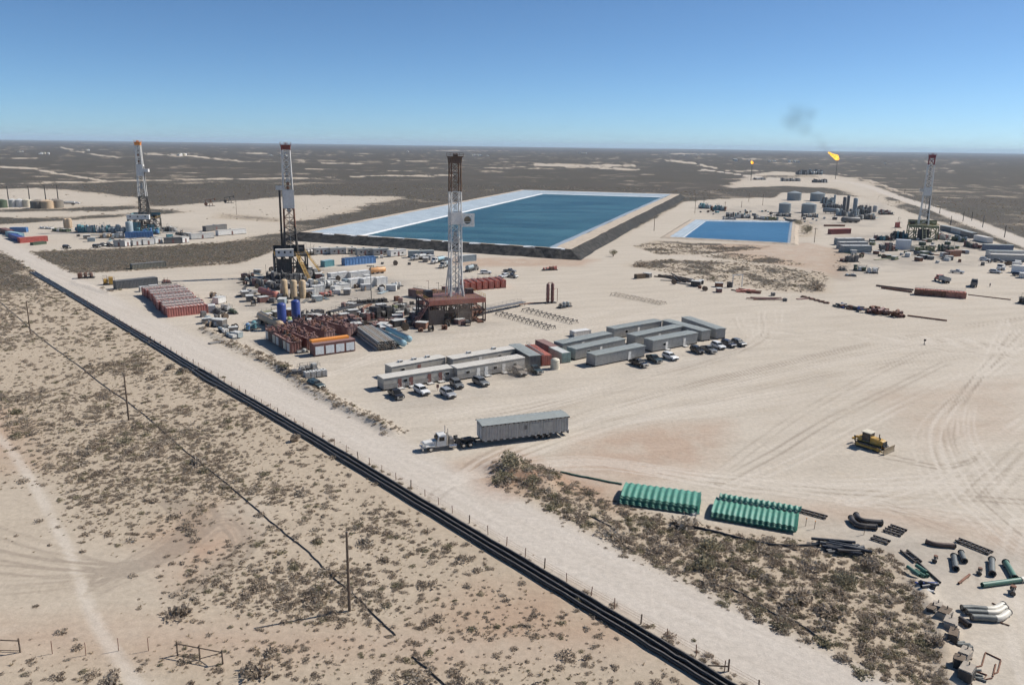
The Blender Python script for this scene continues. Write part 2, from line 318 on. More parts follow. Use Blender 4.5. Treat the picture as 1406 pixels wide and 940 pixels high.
def height(X, Y):
    z = np.zeros(X.shape)
    for pl, hgt_, w_ in ((VERGE[0], .8, 1.6), (VERGE[1], .6, 1.5), (VERGE[2], .5, 1.5), (Gn([(690, 642), (715, 648), (740, 660)]), 1.1, 3.0), (Gn([(1262, 800), (1290, 862), (1306, 935)]), .5, 1.2)):
        d = segdist(X, Y, pl); z += hgt_ * np.exp(-(d / w_) ** 2) * (.6 + .8 * fbm(X, Y, .35))
    return z
def cover(X, Y, tracks=True):
    """bare caliche, scrub, red soil, wheel tracks at points of the ground"""
    wx = (fbm(X, Y, .12) - .5) * 5 + (fbm(X, Y, .6) - .5) * 2; wy = (fbm(Y, X, .13) - .5) * 5 + (fbm(Y + 50, X, .6) - .5) * 2
    x, y = X + wx * .6, Y + wy * .6
    R = np.hypot(X, Y)
    bare = np.maximum(soft(x, y, MAIN_PAD, 3.), soft(x, y, RIG1_PAD, 5.))
    for p in BACK_BARE: bare = np.maximum(bare, soft(X + wx * 2, Y + wy * 4, p, 14.) * .9)
    road = np.maximum(band(X + wx * .12, Y + wy * .12, ROAD, ROAD_HW, 1.6), band(X, Y, RROAD, 8, 4))
    veg = np.where(R < 260, .62, np.clip(.62 + (R - 260) / 400, .62, 1.0))
    veg = veg * np.clip(.25 + 1.5 * fbm(X, Y, .035, 3), 0, 1.3)
    # left of the lines the scrub thins towards the bare turning circle
    cl = fbm(X + 31, Y, .09, 3)
    veg = np.where(R < 300, veg * np.clip((cl - .34) * 4, .25, 1.3), veg)
    bare = np.maximum(bare, soft(x, y, TURN, 4.) * .35); veg = veg * (1 - .97 * soft(x, y, TURN, 6.))
    for pl, hw, s in TRAIL:
        b = band(x, y, pl, hw, 1.5) * s; veg = veg * (1 - b); bare = np.maximum(bare, b * .45)
    veg = veg * (1 - bare)
    f14 = np.clip(.05 + 1.1 * fbm(X, Y, .14), 0, 1.0); f25 = np.clip(.3 + 1.2 * fbm(X, Y, .25), 0, 1); f11 = np.clip(2.2 * fbm(X, Y, .11, 4) - .5, 0, 1)
    for p, v in SCRUB:
        m = soft(x, y, p, 2.0 if v == 1.0 else 6.); veg = np.maximum(veg, m * v * f14); bare = bare * (1 - .8 * m)
    for pl in VERGE: m = band(X, Y, pl, 1.6, 1.5); veg = np.maximum(veg, m * .6); bare = bare * (1 - .5 * m)
    veg = veg * (1 - road); bare = np.maximum(bare, road * .96)
    # sandy strip under the black lines
    lines = band(X, Y, LINE_AXIS, 4.0, 3.0); veg = veg * (1 - .9 * lines)
    px_, py_ = pix(X, Y)
    far = np.nonzero((R > 500) & (Y > 0))[0]
    fx, fy = px_[far] + (fbm(X[far], Y[far], .01) - .5) * 10, py_[far]
    fb = np.zeros(len(far))
    for pl, t, s in STREAK:
        d = segdist(fx, fy, pl); fb = np.maximum(fb, s * np.clip((t * .8 - d) / .9 + .5, 0, 1) * np.clip(vnoise(fx * .11, fy) * .9 + vnoise(fx * .5, fy * 2) * .7 - .1, 0, 1))
    bare[far] = np.maximum(bare[far], fb); veg[far] *= 1 - np.clip(fb * 1.1, 0, 1)
    # far out: broad faint pale and dark bands of thin and thick scrub
    veg[far] = np.where(fb < .1, np.maximum(veg[far], .72 * (1 - bare[far])), veg[far]) * np.clip(.75 + .5 * fbm(X[far], Y[far], .0016, 4), .7, 1.1)
    red = np.zeros(X.shape)
    for p, s in REDS: red = np.maximum(red, soft(x, y, p, 4.) * s * f25)
    st = np.zeros(X.shape)
    for p, s in STAIN: st = np.maximum(st, soft(x, y, p, 5.) * s * f11)
    tr = np.zeros(X.shape)
    if tracks:
        near = np.nonzero((R < 420) & (Y > 30))[0]; nx, ny = X[near], Y[near]; tt = np.zeros(len(near))
        for pl, s in TRACKS:
            lo, hi = pl.min(0) - 2, pl.max(0) + 2
            k = np.nonzero((nx > lo[0]) & (nx < hi[0]) & (ny > lo[1]) & (ny < hi[1]))[0]
            if len(k):
                d = np.abs(segdist(nx[k], ny[k], pl) - .95); tt[k] += s * np.clip((.36 - d) / .22, 0, 1) * np.clip(vnoise(nx[k] * .08 + s * 9, ny[k] * .08) * 1.6 - .15, 0, 1)
        for pl in DOZER_TRACK:
            tt -= 1.5 * np.clip((.38 - segdist(nx, ny, pl)) / .25, 0, 1) * np.clip(.4 + fbm(nx, ny, 1.5), 0, 1)
        tt += 1.3 * np.clip((1.1 - segdist(nx, ny, TWOTRACK)) / .9, 0, 1) * np.clip(.3 + 1.2 * fbm(nx, ny, .5), 0, 1)
        tr[near] = np.clip(tt, -2, 2)
    return bare, np.clip(veg, 0, 1), red, tr, road, st

LINE_AXIS = smoothline(Gn([(1090, 1000), (985, 937), (900, 885), (600, 705), (430, 602), (280, 515), (150, 435), (45, 373)]), 5)

# ------------------------------------------------------------------ ground material
def ground_mat(name):
    m = bpy.data.materials.new(name); m.use_nodes = True; n = m.node_tree.nodes; l = m.node_tree.links; p = n['Principled BSDF']
    p.inputs['Roughness'].default_value = .95; p.inputs['Specular IOR Level'].default_value = .1
    geo = n.new('ShaderNodeNewGeometry'); at = n.new('ShaderNodeAttribute'); at.attribute_name = 'cover'
    at2 = n.new('ShaderNodeAttribute'); at2.attribute_name = 'mark'
    sp = n.new('ShaderNodeSeparateColor'); l.new(at.outputs['Color'], sp.inputs[0])
    sp2 = n.new('ShaderNodeSeparateColor'); l.new(at2.outputs['Color'], sp2.inputs[0])
    def noise(scale, det=5, rough=.55, stretch=None):
        t = n.new('ShaderNodeTexNoise'); t.inputs['Scale'].default_value = scale; t.inputs['Detail'].default_value = det; t.inputs['Roughness'].default_value = rough
        if stretch:
            mp = n.new('ShaderNodeMapping'); mp.vector_type = 'TEXTURE'; mp.inputs['Rotation'].default_value = (0, 0, stretch[0]); mp.inputs['Scale'].default_value = (stretch[1], stretch[2], 1)
            l.new(geo.outputs['Position'], mp.inputs[0]); l.new(mp.outputs[0], t.inputs['Vector'])
        else: l.new(geo.outputs['Position'], t.inputs['Vector'])
        return t.outputs[0]
    def rang(v, a, b, c, d, smooth=False):
        r = n.new('ShaderNodeMapRange'); l.new(v, r.inputs[0])
        if smooth: r.interpolation_type = 'SMOOTHSTEP'
        for i, q in enumerate((a, b, c, d)): r.inputs[i + 1].default_value = q
        return r.outputs[0]
    def mix(f, a, b, mode='MIX'):
        x = n.new('ShaderNodeMix'); x.data_type = 'RGBA'; x.blend_type = mode
        for i, q in ((0, f), (6, a), (7, b)):
            if isinstance(q, (tuple, float, int)): x.inputs[i].default_value = (*q, 1) if isinstance(q, tuple) else q
            else: l.new(q, x.inputs[i])
        return x.outputs[2]
    def math_(op, a, b):
        x = n.new('ShaderNodeMath'); x.operation = op
        for i, q in enumerate((a, b)):
            if isinstance(q, (float, int)): x.inputs[i].default_value = q
            else: l.new(q, x.inputs[i])
        return x.outputs[0]
    big, mid, fine, grit = noise(.018, 4), noise(.16, 5), noise(1.1, 6, .65), noise(6, 4, .7)
    sand = mix(rang(big, .35, .65, 0, 1), SAND_A, SAND_B)
    sand = mix(rang(mid, .35, .7, 0, .55), sand, SAND_C)
    pad = mix(rang(big, .35, .65, 0, 1), PAD_A, PAD_B)
    swirl = noise(.22, 6, .62, (.30, 6.0, 1.0))
    pad = mix(rang(swirl, .42, .68, 0, .6), pad, PAD_C)
    pad = mix(rang(mid, .55, .72, 0, .3), pad, SAND_A)
    roadc = mix(rang(noise(.55, 5, .6, (math.radians(135), 14, 1.0)), .35, .65, 0, 1), ROAD_A, ROAD_B)
    c = mix(sp.outputs[0], sand, pad)
    c = mix(sp2.outputs[0], c, roadc)
    c = mix(rang(sp.outputs[2], 0, 1, 0, .8), c, RED_A)
    c = mix(rang(sp2.outputs[1], 0, 1, 0, .45), c, (.60, .54, .47))
    c = mix(rang(sp2.outputs[2], 0, 1, 0, .5), c, (.24, .195, .155))
    c = mix(rang(at.outputs['Alpha'], 0, 1, 0, .75), c, (.25, .225, .20))
    # small dry tufts and litter between the built shrubs; out on the plain the scrub itself
    clump = math_('ADD', math_('MULTIPLY', noise(.55, 5, .65), .62), math_('MULTIPLY', noise(2.6, 3, .7), .38))
    thr = math_('ADD', rang(sp.outputs[1], 0, 1, .80, .30), math_('ADD', rang(noise(.012, 5, .6), .3, .7, -.09, .09), rang(noise(.0022, 4, .6), .3, .7, -.06, .06)))
    vg = n.new('ShaderNodeMapRange'); vg.interpolation_type = 'SMOOTHSTEP'; l.new(clump, vg.inputs[0])
    l.new(math_('SUBTRACT', thr, .05), vg.inputs[1]); l.new(math_('ADD', thr, .06), vg.inputs[2]); vg.inputs[3].default_value = 0; vg.inputs[4].default_value = .93
    vegon = math_('MULTIPLY', vg.outputs[0], rang(sp.outputs[1], .02, .2, 0, 1))
    scrub = mix(rang(noise(.9, 3), .35, .65, 0, 1), (.052, .048, .042), (.085, .075, .063))
    scrub = mix(rang(noise(.006, 4), .4, .62, 0, .5), scrub, (.05, .05, .04))
    c = mix(vegon, c, scrub)
    c = mix(1.0, c, rang(fine, .25, .75, .84, 1.13), 'MULTIPLY'); c = mix(1.0, c, rang(grit, .3, .7, .9, 1.08), 'MULTIPLY')
    l.new(c, p.inputs['Base Color'])
    bp = n.new('ShaderNodeBump'); bp.inputs['Strength'].default_value = .5; bp.inputs['Distance'].default_value = .25
    hh = math_('ADD', math_('MULTIPLY', fine, .6), math_('ADD', math_('MULTIPLY', mid, 1.2), math_('MULTIPLY', grit, .12)))
    l.new(hh, bp.inputs['Height']); l.new(bp.outputs[0], p.inputs['Normal'])
    return m
SAND_A, SAND_B, SAND_C = (.465, .385, .295), (.425, .35, .265), (.375, .305, .23)
PAD_A, PAD_B, PAD_C = (.52, .46, .385), (.49, .43, .355), (.41, .355, .29)
ROAD_A, ROAD_B = (.53, .475, .415), (.485, .43, .37)
RED_A = (.36, .215, .14)
M_ground = ground_mat('soil')

# ------------------------------------------------------------------ ground sheet out to the horizon, finer where the place is
ang = np.concatenate([np.radians(np.linspace(-180, -46, 24)[:-1]), np.radians(np.linspace(-46, 46, 800)), np.radians(np.linspace(46, 180, 24)[1:-1])])
rows_py = np.arange(975, 208, -1.35)
rad = CAM_H / np.tan(np.arctan((rows_py - 470) / F_PX) + PITCH)
rad = np.concatenate([[4, 14, 26, 38, 46], rad[(rad > 50) & (rad < 6000)], np.geomspace(6200, 42000, 26)])
AA, RR = np.meshgrid(ang, rad)
GX, GY = (np.sin(AA) * RR).ravel(), (np.cos(AA) * RR).ravel()
NR, NA = RR.shape
bare, veg, red, trk, road, stain = cover(GX, GY)
GZ = height(GX, GY)
# long low swells and mesas towards the horizon
Rg = np.hypot(GX, GY)
GZ += np.where(Rg > 7000, np.clip((Rg - 7000) / 16000, 0, 1) * 75 * np.clip(fbm(GX, GY, .00013, 4) - .46, 0, 1), 0)
q = np.arange(NR * NA).reshape(NR, NA)
idx_q = np.stack([q[:-1], np.roll(q, -1, 1)[:-1], np.roll(q, -1, 1)[1:], q[1:]], -1).reshape(-1, 4)
veg_s = veg * np.clip((np.hypot(GX, GY) - 130) / 260, .30, 1)   # close by the shrubs are built, not coloured
COV = np.stack([bare, veg_s, red, stain], 1).astype(np.float32)
MRK = np.stack([road, np.clip(trk, 0, 1.5), np.clip(-trk, 0, 1.5), np.ones_like(red)], 1).astype(np.float32)
def sheet(name, quads, dz, cap=False):
    used = np.unique(quads); remap = np.zeros(NR * NA, np.int64); remap[used] = np.arange(len(used))
    me = bpy.data.meshes.new(name); nq = len(quads)
    co = np.stack([GX[used], GY[used], GZ[used] + dz], 1)
    me.vertices.add(len(used)); me.vertices.foreach_set('co', co.astype(np.float32).ravel())
    me.loops.add(nq * 4); me.loops.foreach_set('vertex_index', remap[quads[:, ::-1]].astype(np.int32).ravel())
    me.polygons.add(nq); me.polygons.foreach_set('loop_start', np.arange(0, nq * 4, 4, dtype=np.int32)); me.update(calc_edges=True)
    for an, arr in (('cover', COV), ('mark', MRK)):
        a = me.attributes.new(an, 'FLOAT_COLOR', 'POINT'); a.data.foreach_set('color', arr[used].ravel())
    me.polygons.foreach_set('use_smooth', np.ones(nq, bool)); me.materials.append(M_ground)
    o = bpy.data.objects.new(name, me); C.objects.link(o); o['kind'] = 'structure'; return o
ground = sheet('ground', idx_q, 0)
qx, qy = GX[idx_q].mean(1), GY[idx_q].mean(1); qR = np.hypot(qx, qy)
inmain = np.nonzero(qR < 1800)[0]; sx, sy = qx[inmain], qy[inmain]
m_road = segdist(sx, sy, ROAD) < ROAD_HW; m_rroad = segdist(sx, sy, RROAD) < 8
m_scrub = np.zeros(len(sx), bool)
for p, v in SCRUB: m_scrub |= inside(sx, sy, p)
m_pad = inside(sx, sy, MAIN_PAD) & ~m_road & ~m_rroad & ~m_scrub; m_pad1 = inside(sx, sy, RIG1_PAD) & ~m_road & ~m_scrub & ~m_pad
for nm, mk in (('main_road', m_road), ('back_road', m_rroad & ~m_road), ('well_pad', m_pad), ('outer_well_pad', m_pad1)):
    sheet(nm, idx_q[inmain[mk]], .012)
del AA, RR
# ------------------------------------------------------------------ the two lined ponds
def offset_quad(q, d):
    """move the sides of a quadrilateral inwards by d[i] (side i runs from corner i to i+1, corners clockwise)"""
    n = len(q); L = []
    for i in range(n):
        a, b = np.array(q[i][:2]), np.array(q[(i + 1) % n][:2]); t = (b - a) / np.linalg.norm(b - a); nn = np.array([-t[1], t[0]])
        L.append((a + nn * d[i], t))
    out = []
    for i in range(n):
        (p, t), (q2, u) = L[i - 1], L[i]
        s = np.linalg.solve(np.array([t, -u]).T, q2 - p)[0]; out.append(p + t * s)
    return out
def ring(name, a, za, b, zb, m, n=24, wob=0.0, seed=0):
    """sloping band between two quadrilaterals, sides subdivided and slightly uneven"""
    r = np.random.default_rng(seed); A = []; B = []
    for i in range(4):
        for k in range(n):
            t = k / n
            A.append((*(a[i] * (1 - t) + a[(i + 1) % 4] * t + r.normal(0, wob, 2)), za)); B.append((*(b[i] * (1 - t) + b[(i + 1) % 4] * t + r.normal(0, wob, 2)), zb + r.normal(0, wob * .1)))
    N = 4 * n; mb = MB(); mb.add(A + B, [(i, (i + 1) % N, N + (i + 1) % N, N + i) for i in range(N)])
    return mb, A, B
def earth_mat(name, a, b, scale=.4, rough=.95, bump=.4, spec=.1, seams=False):
    m = bpy.data.materials.new(name); m.use_nodes = True; n = m.node_tree.nodes; l = m.node_tree.links; p = n['Principled BSDF']
    p.inputs['Roughness'].default_value = rough; p.inputs['Specular IOR Level'].default_value = spec
    g = n.new('ShaderNodeNewGeometry'); t = n.new('ShaderNodeTexNoise'); t.inputs['Scale'].default_value = scale; t.inputs['Detail'].default_value = 7; t.inputs['Roughness'].default_value = .65
    l.new(g.outputs['Position'], t.inputs['Vector'])
    c = n.new('ShaderNodeValToRGB'); c.color_ramp.elements[0].position = .35; c.color_ramp.elements[1].position = .68
    c.color_ramp.elements[0].color = (*a, 1); c.color_ramp.elements[1].color = (*b, 1); l.new(t.outputs[0], c.inputs[0]); l.new(c.outputs[0], p.inputs['Base Color'])
    if seams:
        wv = n.new('ShaderNodeTexWave'); wv.inputs['Scale'].default_value = .11; wv.inputs['Distortion'].default_value = .6; mpw = n.new('ShaderNodeMapping'); mpw.inputs['Rotation'].default_value = (0, 0, .35); l.new(g.outputs['Position'], mpw.inputs[0]); l.new(mpw.outputs[0], wv.inputs['Vector'])
        rw = n.new('ShaderNodeMapRange'); rw.inputs[1].default_value = 0; rw.inputs[2].default_value = .12; rw.inputs[3].default_value = .72; rw.inputs[4].default_value = 1; l.new(wv.outputs[1], rw.inputs[0]); ml = n.new('ShaderNodeMix'); ml.data_type = 'RGBA'; ml.blend_type = 'MULTIPLY'; ml.inputs[0].default_value = 1; l.new(c.outputs[0], ml.inputs[6]); l.new(rw.outputs[0], ml.inputs[7]); l.new(ml.outputs[2], p.inputs['Base Color'])
    bp = n.new('ShaderNodeBump'); bp.inputs['Strength'].default_value = bump; bp.inputs['Distance'].default_value = .3; l.new(t.outputs[0], bp.inputs['Height']); l.new(bp.outputs[0], p.inputs['Normal'])
    return m
def water_mat(name, a, b, rough=.3):
    m = bpy.data.materials.new(name); m.use_nodes = True; n = m.node_tree.nodes; l = m.node_tree.links; p = n['Principled BSDF']
    p.inputs['Roughness'].default_value = rough; p.inputs['IOR'].default_value = 1.33; p.inputs['Specular IOR Level'].default_value = .3
    g = n.new('ShaderNodeNewGeometry'); mp = n.new('ShaderNodeMapping'); mp.inputs['Rotation'].default_value = (0, 0, .35); mp.inputs['Scale'].default_value = (.25, 1, 1)
    l.new(g.outputs['Position'], mp.inputs[0])
    t = n.new('ShaderNodeTexNoise'); t.inputs['Scale'].default_value = .05; t.inputs['Detail'].default_value = 6; l.new(mp.outputs[0], t.inputs['Vector'])
    c = n.new('ShaderNodeValToRGB'); c.color_ramp.elements[0].position = .38; c.color_ramp.elements[1].position = .66
    c.color_ramp.elements[0].color = (*a, 1); c.color_ramp.elements[1].color = (*b, 1); l.new(t.outputs[0], c.inputs[0]); l.new(c.outputs[0], p.inputs['Base Color'])
    t2 = n.new('ShaderNodeTexNoise'); t2.inputs['Scale'].default_value = .6; t2.inputs['Detail'].default_value = 5; l.new(mp.outputs[0], t2.inputs['Vector'])
    bp = n.new('ShaderNodeBump'); bp.inputs['Strength'].default_value = 1.0; bp.inputs['Distance'].default_value = .5; l.new(t2.outputs[0], bp.inputs['Height']); l.new(bp.outputs[0], p.inputs['Normal'])
    return m
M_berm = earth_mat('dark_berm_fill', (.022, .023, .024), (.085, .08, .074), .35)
M_crest = earth_mat('crest_dirt', (.42, .345, .27), (.54, .46, .375), .25)
M_liner = earth_mat('pale_liner', (.34, .40, .44), (.47, .53, .57), .12, .5, .15, .4, True)
M_linedge = earth_mat('white_liner_edge', (.70, .71, .70), (.82, .82, .80), .4, .55, .2, .4)
M_water = water_mat('reservoir_water', (.006, .046, .060), (.040, .118, .132))  # the paler second colour paints highlight streaks into the water
M_water2 = water_mat('pond_water', (.03, .115, .215), (.045, .145, .26))
def structure(o): o['kind'] = 'structure'; return o
def pond(pref, crest, zc, base_out, ins_crest, ins_water, zw, mats, wob):
    c = [np.array(p[:2]) for p in crest]
    base = offset_quad(c, [-d for d in base_out]); inner = offset_quad(c, ins_crest); wat = offset_quad(inner, ins_water)
    edge = [i_ + (w_ - i_) * .86 for i_, w_ in zip(inner, wat)]
    z2 = zc + (zw - zc) * .86
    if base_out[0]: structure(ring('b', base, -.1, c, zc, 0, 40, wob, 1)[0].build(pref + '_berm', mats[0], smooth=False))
    structure(ring('c', c, zc, inner, zc - .03, 0, 40, wob * .6, 2)[0].build(pref + '_berm_crest', mats[1]))
    structure(ring('l', inner, zc - .02, edge, z2, 0, 30, wob * .3, 3)[0].build(pref + '_liner', mats[2]))
    structure(ring('e', edge, z2, wat, zw - .25, 0, 30, wob * .3, 4)[0].build(pref + '_liner_edge', mats[3]))
    far_ = offset_quad(wat, [-1.2] * 4)
    structure(MB().add([(*p, zw) for p in far_], [(0, 1, 2, 3)]).build(pref + '_water', mats[4]))
    return c, inner, wat
BIG = [G(412, 318.5, 4.4), G(784, 342, 4.4), G(934, 266.5, 4.4), G(716, 260.5, 4.4)]
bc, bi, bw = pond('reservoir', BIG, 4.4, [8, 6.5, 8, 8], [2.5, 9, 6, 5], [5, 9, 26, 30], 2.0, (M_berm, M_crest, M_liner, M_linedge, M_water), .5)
SMALL = [G(912, 325, .9), G(1090, 334, .9), G(1092, 303, .9), G(950, 301, .9)]
pond('pond', SMALL, .9, [3, 3, 3, 3], [2, 2, 2, 3], [2.5, 2, 5, 9], .1, (M_crest, M_crest, M_liner, M_linedge, M_water2), .25)
# loose white liner flaps weighted down along the near crest of the reservoir
for k in range(10):
    t = .12 + k * .093; p = bc[0] * (1 - t) + bc[1] * t; d = (bc[1] - bc[0]) / np.linalg.norm(bc[1] - bc[0]); r_ = random.uniform(3.2, 5.5)
    mb = MB(); pts = [(-r_, -.9, -.45), (r_, -.7, -.4), (r_ * .9, .4, .12), (r_ * .3, 1.6, .1), (-r_ * .4, 1.4, .13), (-r_, .6, .1)]
    mb.add([(x, y, z + .10) for x, y, z in pts] + [(x, y, z) for x, y, z in pts], [tuple(range(6)), tuple(range(11, 5, -1))] + [((i + 1) % 6, i, 6 + i, 6 + (i + 1) % 6) for i in range(6)])
    o = mb.build('liner_flap', M_linedge, loc=(p[0], p[1], 4.4), rz=math.atan2(d[1], d[0]))
    tag(o, 'white liner flap lying over the dark near bank of the big reservoir', 'liner flap', 'white liner flaps along the reservoir bank')
# ------------------------------------------------------------------ desert shrubs
def leaf_mat(name, a, b, c3):
    m = bpy.data.materials.new(name); m.use_nodes = True; n = m.node_tree.nodes; l = m.node_tree.links; p = n['Principled BSDF']
    p.inputs['Roughness'].default_value = .85; p.inputs['Specular IOR Level'].default_value = .15
    oi = n.new('ShaderNodeObjectInfo'); cr = n.new('ShaderNodeValToRGB'); cr.color_ramp.elements[0].color = (*a, 1); cr.color_ramp.elements[1].color = (*b, 1)
    e = cr.color_ramp.elements.new(.55); e.color = (*c3, 1); l.new(oi.outputs['Random'], cr.inputs[0])
    tc = n.new('ShaderNodeTexCoord'); nz = n.new('ShaderNodeTexNoise'); nz.inputs['Scale'].default_value = 4; l.new(tc.outputs['Object'], nz.inputs['Vector'])
    r = n.new('ShaderNodeMapRange'); r.inputs[1].default_value = .3; r.inputs[2].default_value = .7; r.inputs[3].default_value = .6; r.inputs[4].default_value = 1.35; l.new(nz.outputs[0], r.inputs[0])
    mx = n.new('ShaderNodeMix'); mx.data_type = 'RGBA'; mx.blend_type = 'MULTIPLY'; mx.inputs[0].default_value = 1; l.new(cr.outputs[0], mx.inputs[6]); l.new(r.outputs[0], mx.inputs[7])
    l.new(mx.outputs[2], p.inputs['Base Color']); tl = n.new('ShaderNodeBsdfTranslucent'); l.new(mx.outputs[2], tl.inputs[0]); ms = n.new('ShaderNodeMixShader'); ms.inputs[0].default_value = .35; l.new(p.outputs[0], ms.inputs[1]); l.new(tl.outputs[0], ms.inputs[2]); l.new(ms.outputs[0], n['Material Output'].inputs[0]); return m
M_grey = leaf_mat('dry_scrub', (.40, .325, .25), (.48, .41, .33), (.33, .27, .21))
M_olive = leaf_mat('olive_scrub', (.27, .24, .155), (.37, .32, .215), (.30, .265, .18))
M_twig = mat('twig_bark', (.11, .085, .065), .9, 0, .3, .1)
def shrub_mesh(name, seed, m, nq, flat, size):
    r = random.Random(seed); mb = MB()
    lobes = [(r.uniform(-.55, .55), r.uniform(-.55, .55), r.uniform(.35, .75)) for _ in range(4)] + [(0, 0, .8)]
    for i in range(nq):
        lx, ly, lr = r.choice(lobes); a, e = r.uniform(0, 6.283), math.asin(r.uniform(.0, 1)); q = lr * r.uniform(.45, 1.05)
        c = Vector((lx + math.cos(a) * math.cos(e) * q, ly + math.sin(a) * math.cos(e) * q, .04 + math.sin(e) * q * flat))
        s = size * r.uniform(.6, 1.4); u = Vector((r.gauss(0, 1), r.gauss(0, 1), r.gauss(0, .9))).normalized(); v = u.orthogonal().normalized(); v = Matrix.Rotation(r.uniform(0, 6.28), 3, u) @ v
        mb.add([c - u * s, c + v * s * .5, c + u * s, c - v * s * .5], [(0, 1, 2, 3)])
    for i in range(7):
        a = r.uniform(0, 6.28); q = r.uniform(.4, .95)
        mb.bar((0, 0, 0), (math.cos(a) * q, math.sin(a) * q, r.uniform(.35, .85) * flat * 1.2), .02, 3, .008, False)
    me = mb.mesh(name, m); return me
SHRUB = [shrub_mesh('shrub_%d' % i, 40 + i, M_grey if i < 5 else M_olive, 120, (.75, .6, .9, .7, .5, .9, .75)[i], .15) for i in range(7)]

def scatter(n, r0, r1, dens, seed):
    r = np.random.default_rng(seed); a = np.radians(r.uniform(-42, 42, n)); R = np.sqrt(r.uniform(r0 ** 2, r1 ** 2, n)); X, Y = np.sin(a) * R, np.cos(a) * R
    sk = ~inside(X, Y, MAIN_PAD)                 # nothing grows on the open pad outside its scrub patches
    for p_, _v in SCRUB: sk |= inside(X, Y, p_)
    for p_ in VERGE: sk |= segdist(X, Y, p_) < 3.5
    px_, py_ = pix(X, Y); sk &= (px_ > -90) & (px_ < 1496) & (py_ < 1010); X, Y = X[sk], Y[sk]; n = len(X)
    b, v, *_ = cover(X, Y, False); keep = r.random(n) < np.clip(v, 0, 1) * dens * np.where(inside(X, Y, SCRUB[0][0]), .72, 1)
    return X[keep], Y[keep], v[keep]
X1, Y1, V1 = scatter(200000, 52, 230, .8, 1); X2, Y2, V2 = scatter(130000, 230, 480, .75, 2); X3, Y3, V3 = scatter(22000, 480, 1150, .8, 3)
# a sparse line of shrubs between the fence and the lines
rv = np.random.default_rng(5)
lx = []
for s in np.linspace(0, 1, 330):
    k = s * (len(ROAD) - 1); i = min(int(k), len(ROAD) - 2); p = ROAD[i] + (ROAD[i + 1] - ROAD[i]) * (k - i); t = ROAD[i + 1] - ROAD[i]; t = t / np.linalg.norm(t)
    lx.append(p + np.array([-t[1], t[0]]) * rv.uniform(ROAD_HW + .6, ROAD_HW + 3.2) + rv.normal(0, .8, 2))
lx = np.array(lx); lx = lx[np.hypot(lx[:, 0], lx[:, 1]) < 420]
inV1 = lambda x, y: inside(x, y, SCRUB[0][0])
BX = np.concatenate([X1, X2, X3, lx[:, 0]]); BY = np.concatenate([Y1, Y2, Y3, lx[:, 1]])
BS = np.concatenate([rv.lognormal(-1.22, .55, len(X1)), rv.lognormal(-.62, .35, len(X2)), rv.lognormal(-.45, .35, len(X3)), rv.lognormal(-.85, .3, len(lx))])
tri = inV1(BX, BY); BS = np.where(tri, BS * 1.3, BS)
verge_id = np.zeros(len(BX), bool); verge_id[-len(lx):] = True
mid_ = np.zeros(len(BX), bool)
for p, v in SCRUB[1:]: mid_ |= inside(BX, BY, p)
BS = np.where(mid_, BS * .78, BS)
BZ = height(BX, BY)
bpx, bpy_ = pix(BX, BY)
vis = (bpx > 4) & (bpx < 1402) & (bpy_ < 936)
score = np.where(vis & (np.hypot(BX, BY) < 200), BS / np.hypot(np.hypot(BX, BY), CAM_H), 0)
pick = np.argsort(-score)[:290]
chosen = np.zeros(len(BX), bool); chosen[pick] = True
left_of = bpx < 900
for i in pick:
    kind = int(rv.integers(0, 7)) if tri[i] else int(rv.integers(0, 5)) if rv.random() < .85 else 5
    o = bpy.data.objects.new('desert_shrub', SHRUB[kind]); C.objects.link(o); o.location = (BX[i], BY[i], BZ[i] - .03); o.rotation_euler = (0, 0, rv.uniform(0, 6.28))
    s = BS[i]; o.scale = (s, s * rv.uniform(.8, 1.2), s * rv.uniform(.8, 1.15))
    if tri[i]: tag(o, 'bushy %s desert shrub in the dense thicket between the road and the pipe yard' % ('olive' if kind > 4 else 'grey-brown'), 'shrub', 'shrubs of the thicket right of the road, ' + ('olive' if kind > 4 else 'grey'))
    elif verge_id[i]: tag(o, 'small dry shrub in the strip between road fence and black pipelines', 'shrub', 'shrubs along the road fence')
    elif bpy_[i] > 892: tag(o, 'low grey shrub in the row along the bottom edge below the dirt track', 'shrub', 'shrubs below the dirt track')
    else: tag(o, 'low dry %s shrub on the open sand left of the black pipelines' % ('olive' if kind > 4 else 'grey-brown'), 'shrub', 'shrubs on the sand left of the pipelines, ' + ('olive' if kind > 4 else 'grey'))
XT, YT, VT = scatter(150000, 52, 250, .8, 9)
NT = len(XT)
# all the rest, uncountable: one object, shrub meshes instanced on points
rest = np.nonzero(~chosen)[0]
PX, PY, PZ = np.concatenate([BX[rest], XT]), np.concatenate([BY[rest], YT]), np.concatenate([BZ[rest], height(XT, YT)]); PS = np.concatenate([BS[rest], rv.lognormal(-1.75, .35, NT)])
pm = bpy.data.meshes.new('scrub_points'); pm.vertices.add(len(PX)); pm.vertices.foreach_set('co', np.stack([PX, PY, PZ - .03], 1).astype(np.float32).ravel())
for nm_, arr in (('size', PS), ('turn', rv.uniform(0, 6.28, len(PX)))):
    a = pm.attributes.new(nm_, 'FLOAT', 'POINT'); a.data.foreach_set('value', arr.astype(np.float32))
a = pm.attributes.new('which', 'INT', 'POINT'); wh = rv.integers(0, 7, len(rest)); wh = np.where((wh > 4) & (rv.random(len(rest)) < .6) & ~tri[rest], wh - 4, wh); a.data.foreach_set('value', np.concatenate([wh, rv.integers(7, 10, NT)]).astype(np.int32))
so = bpy.data.objects.new('desert_scrub', pm); C.objects.link(so)
tag(so, 'low dry scrub covering the desert plain', 'scrub', kind='stuff')
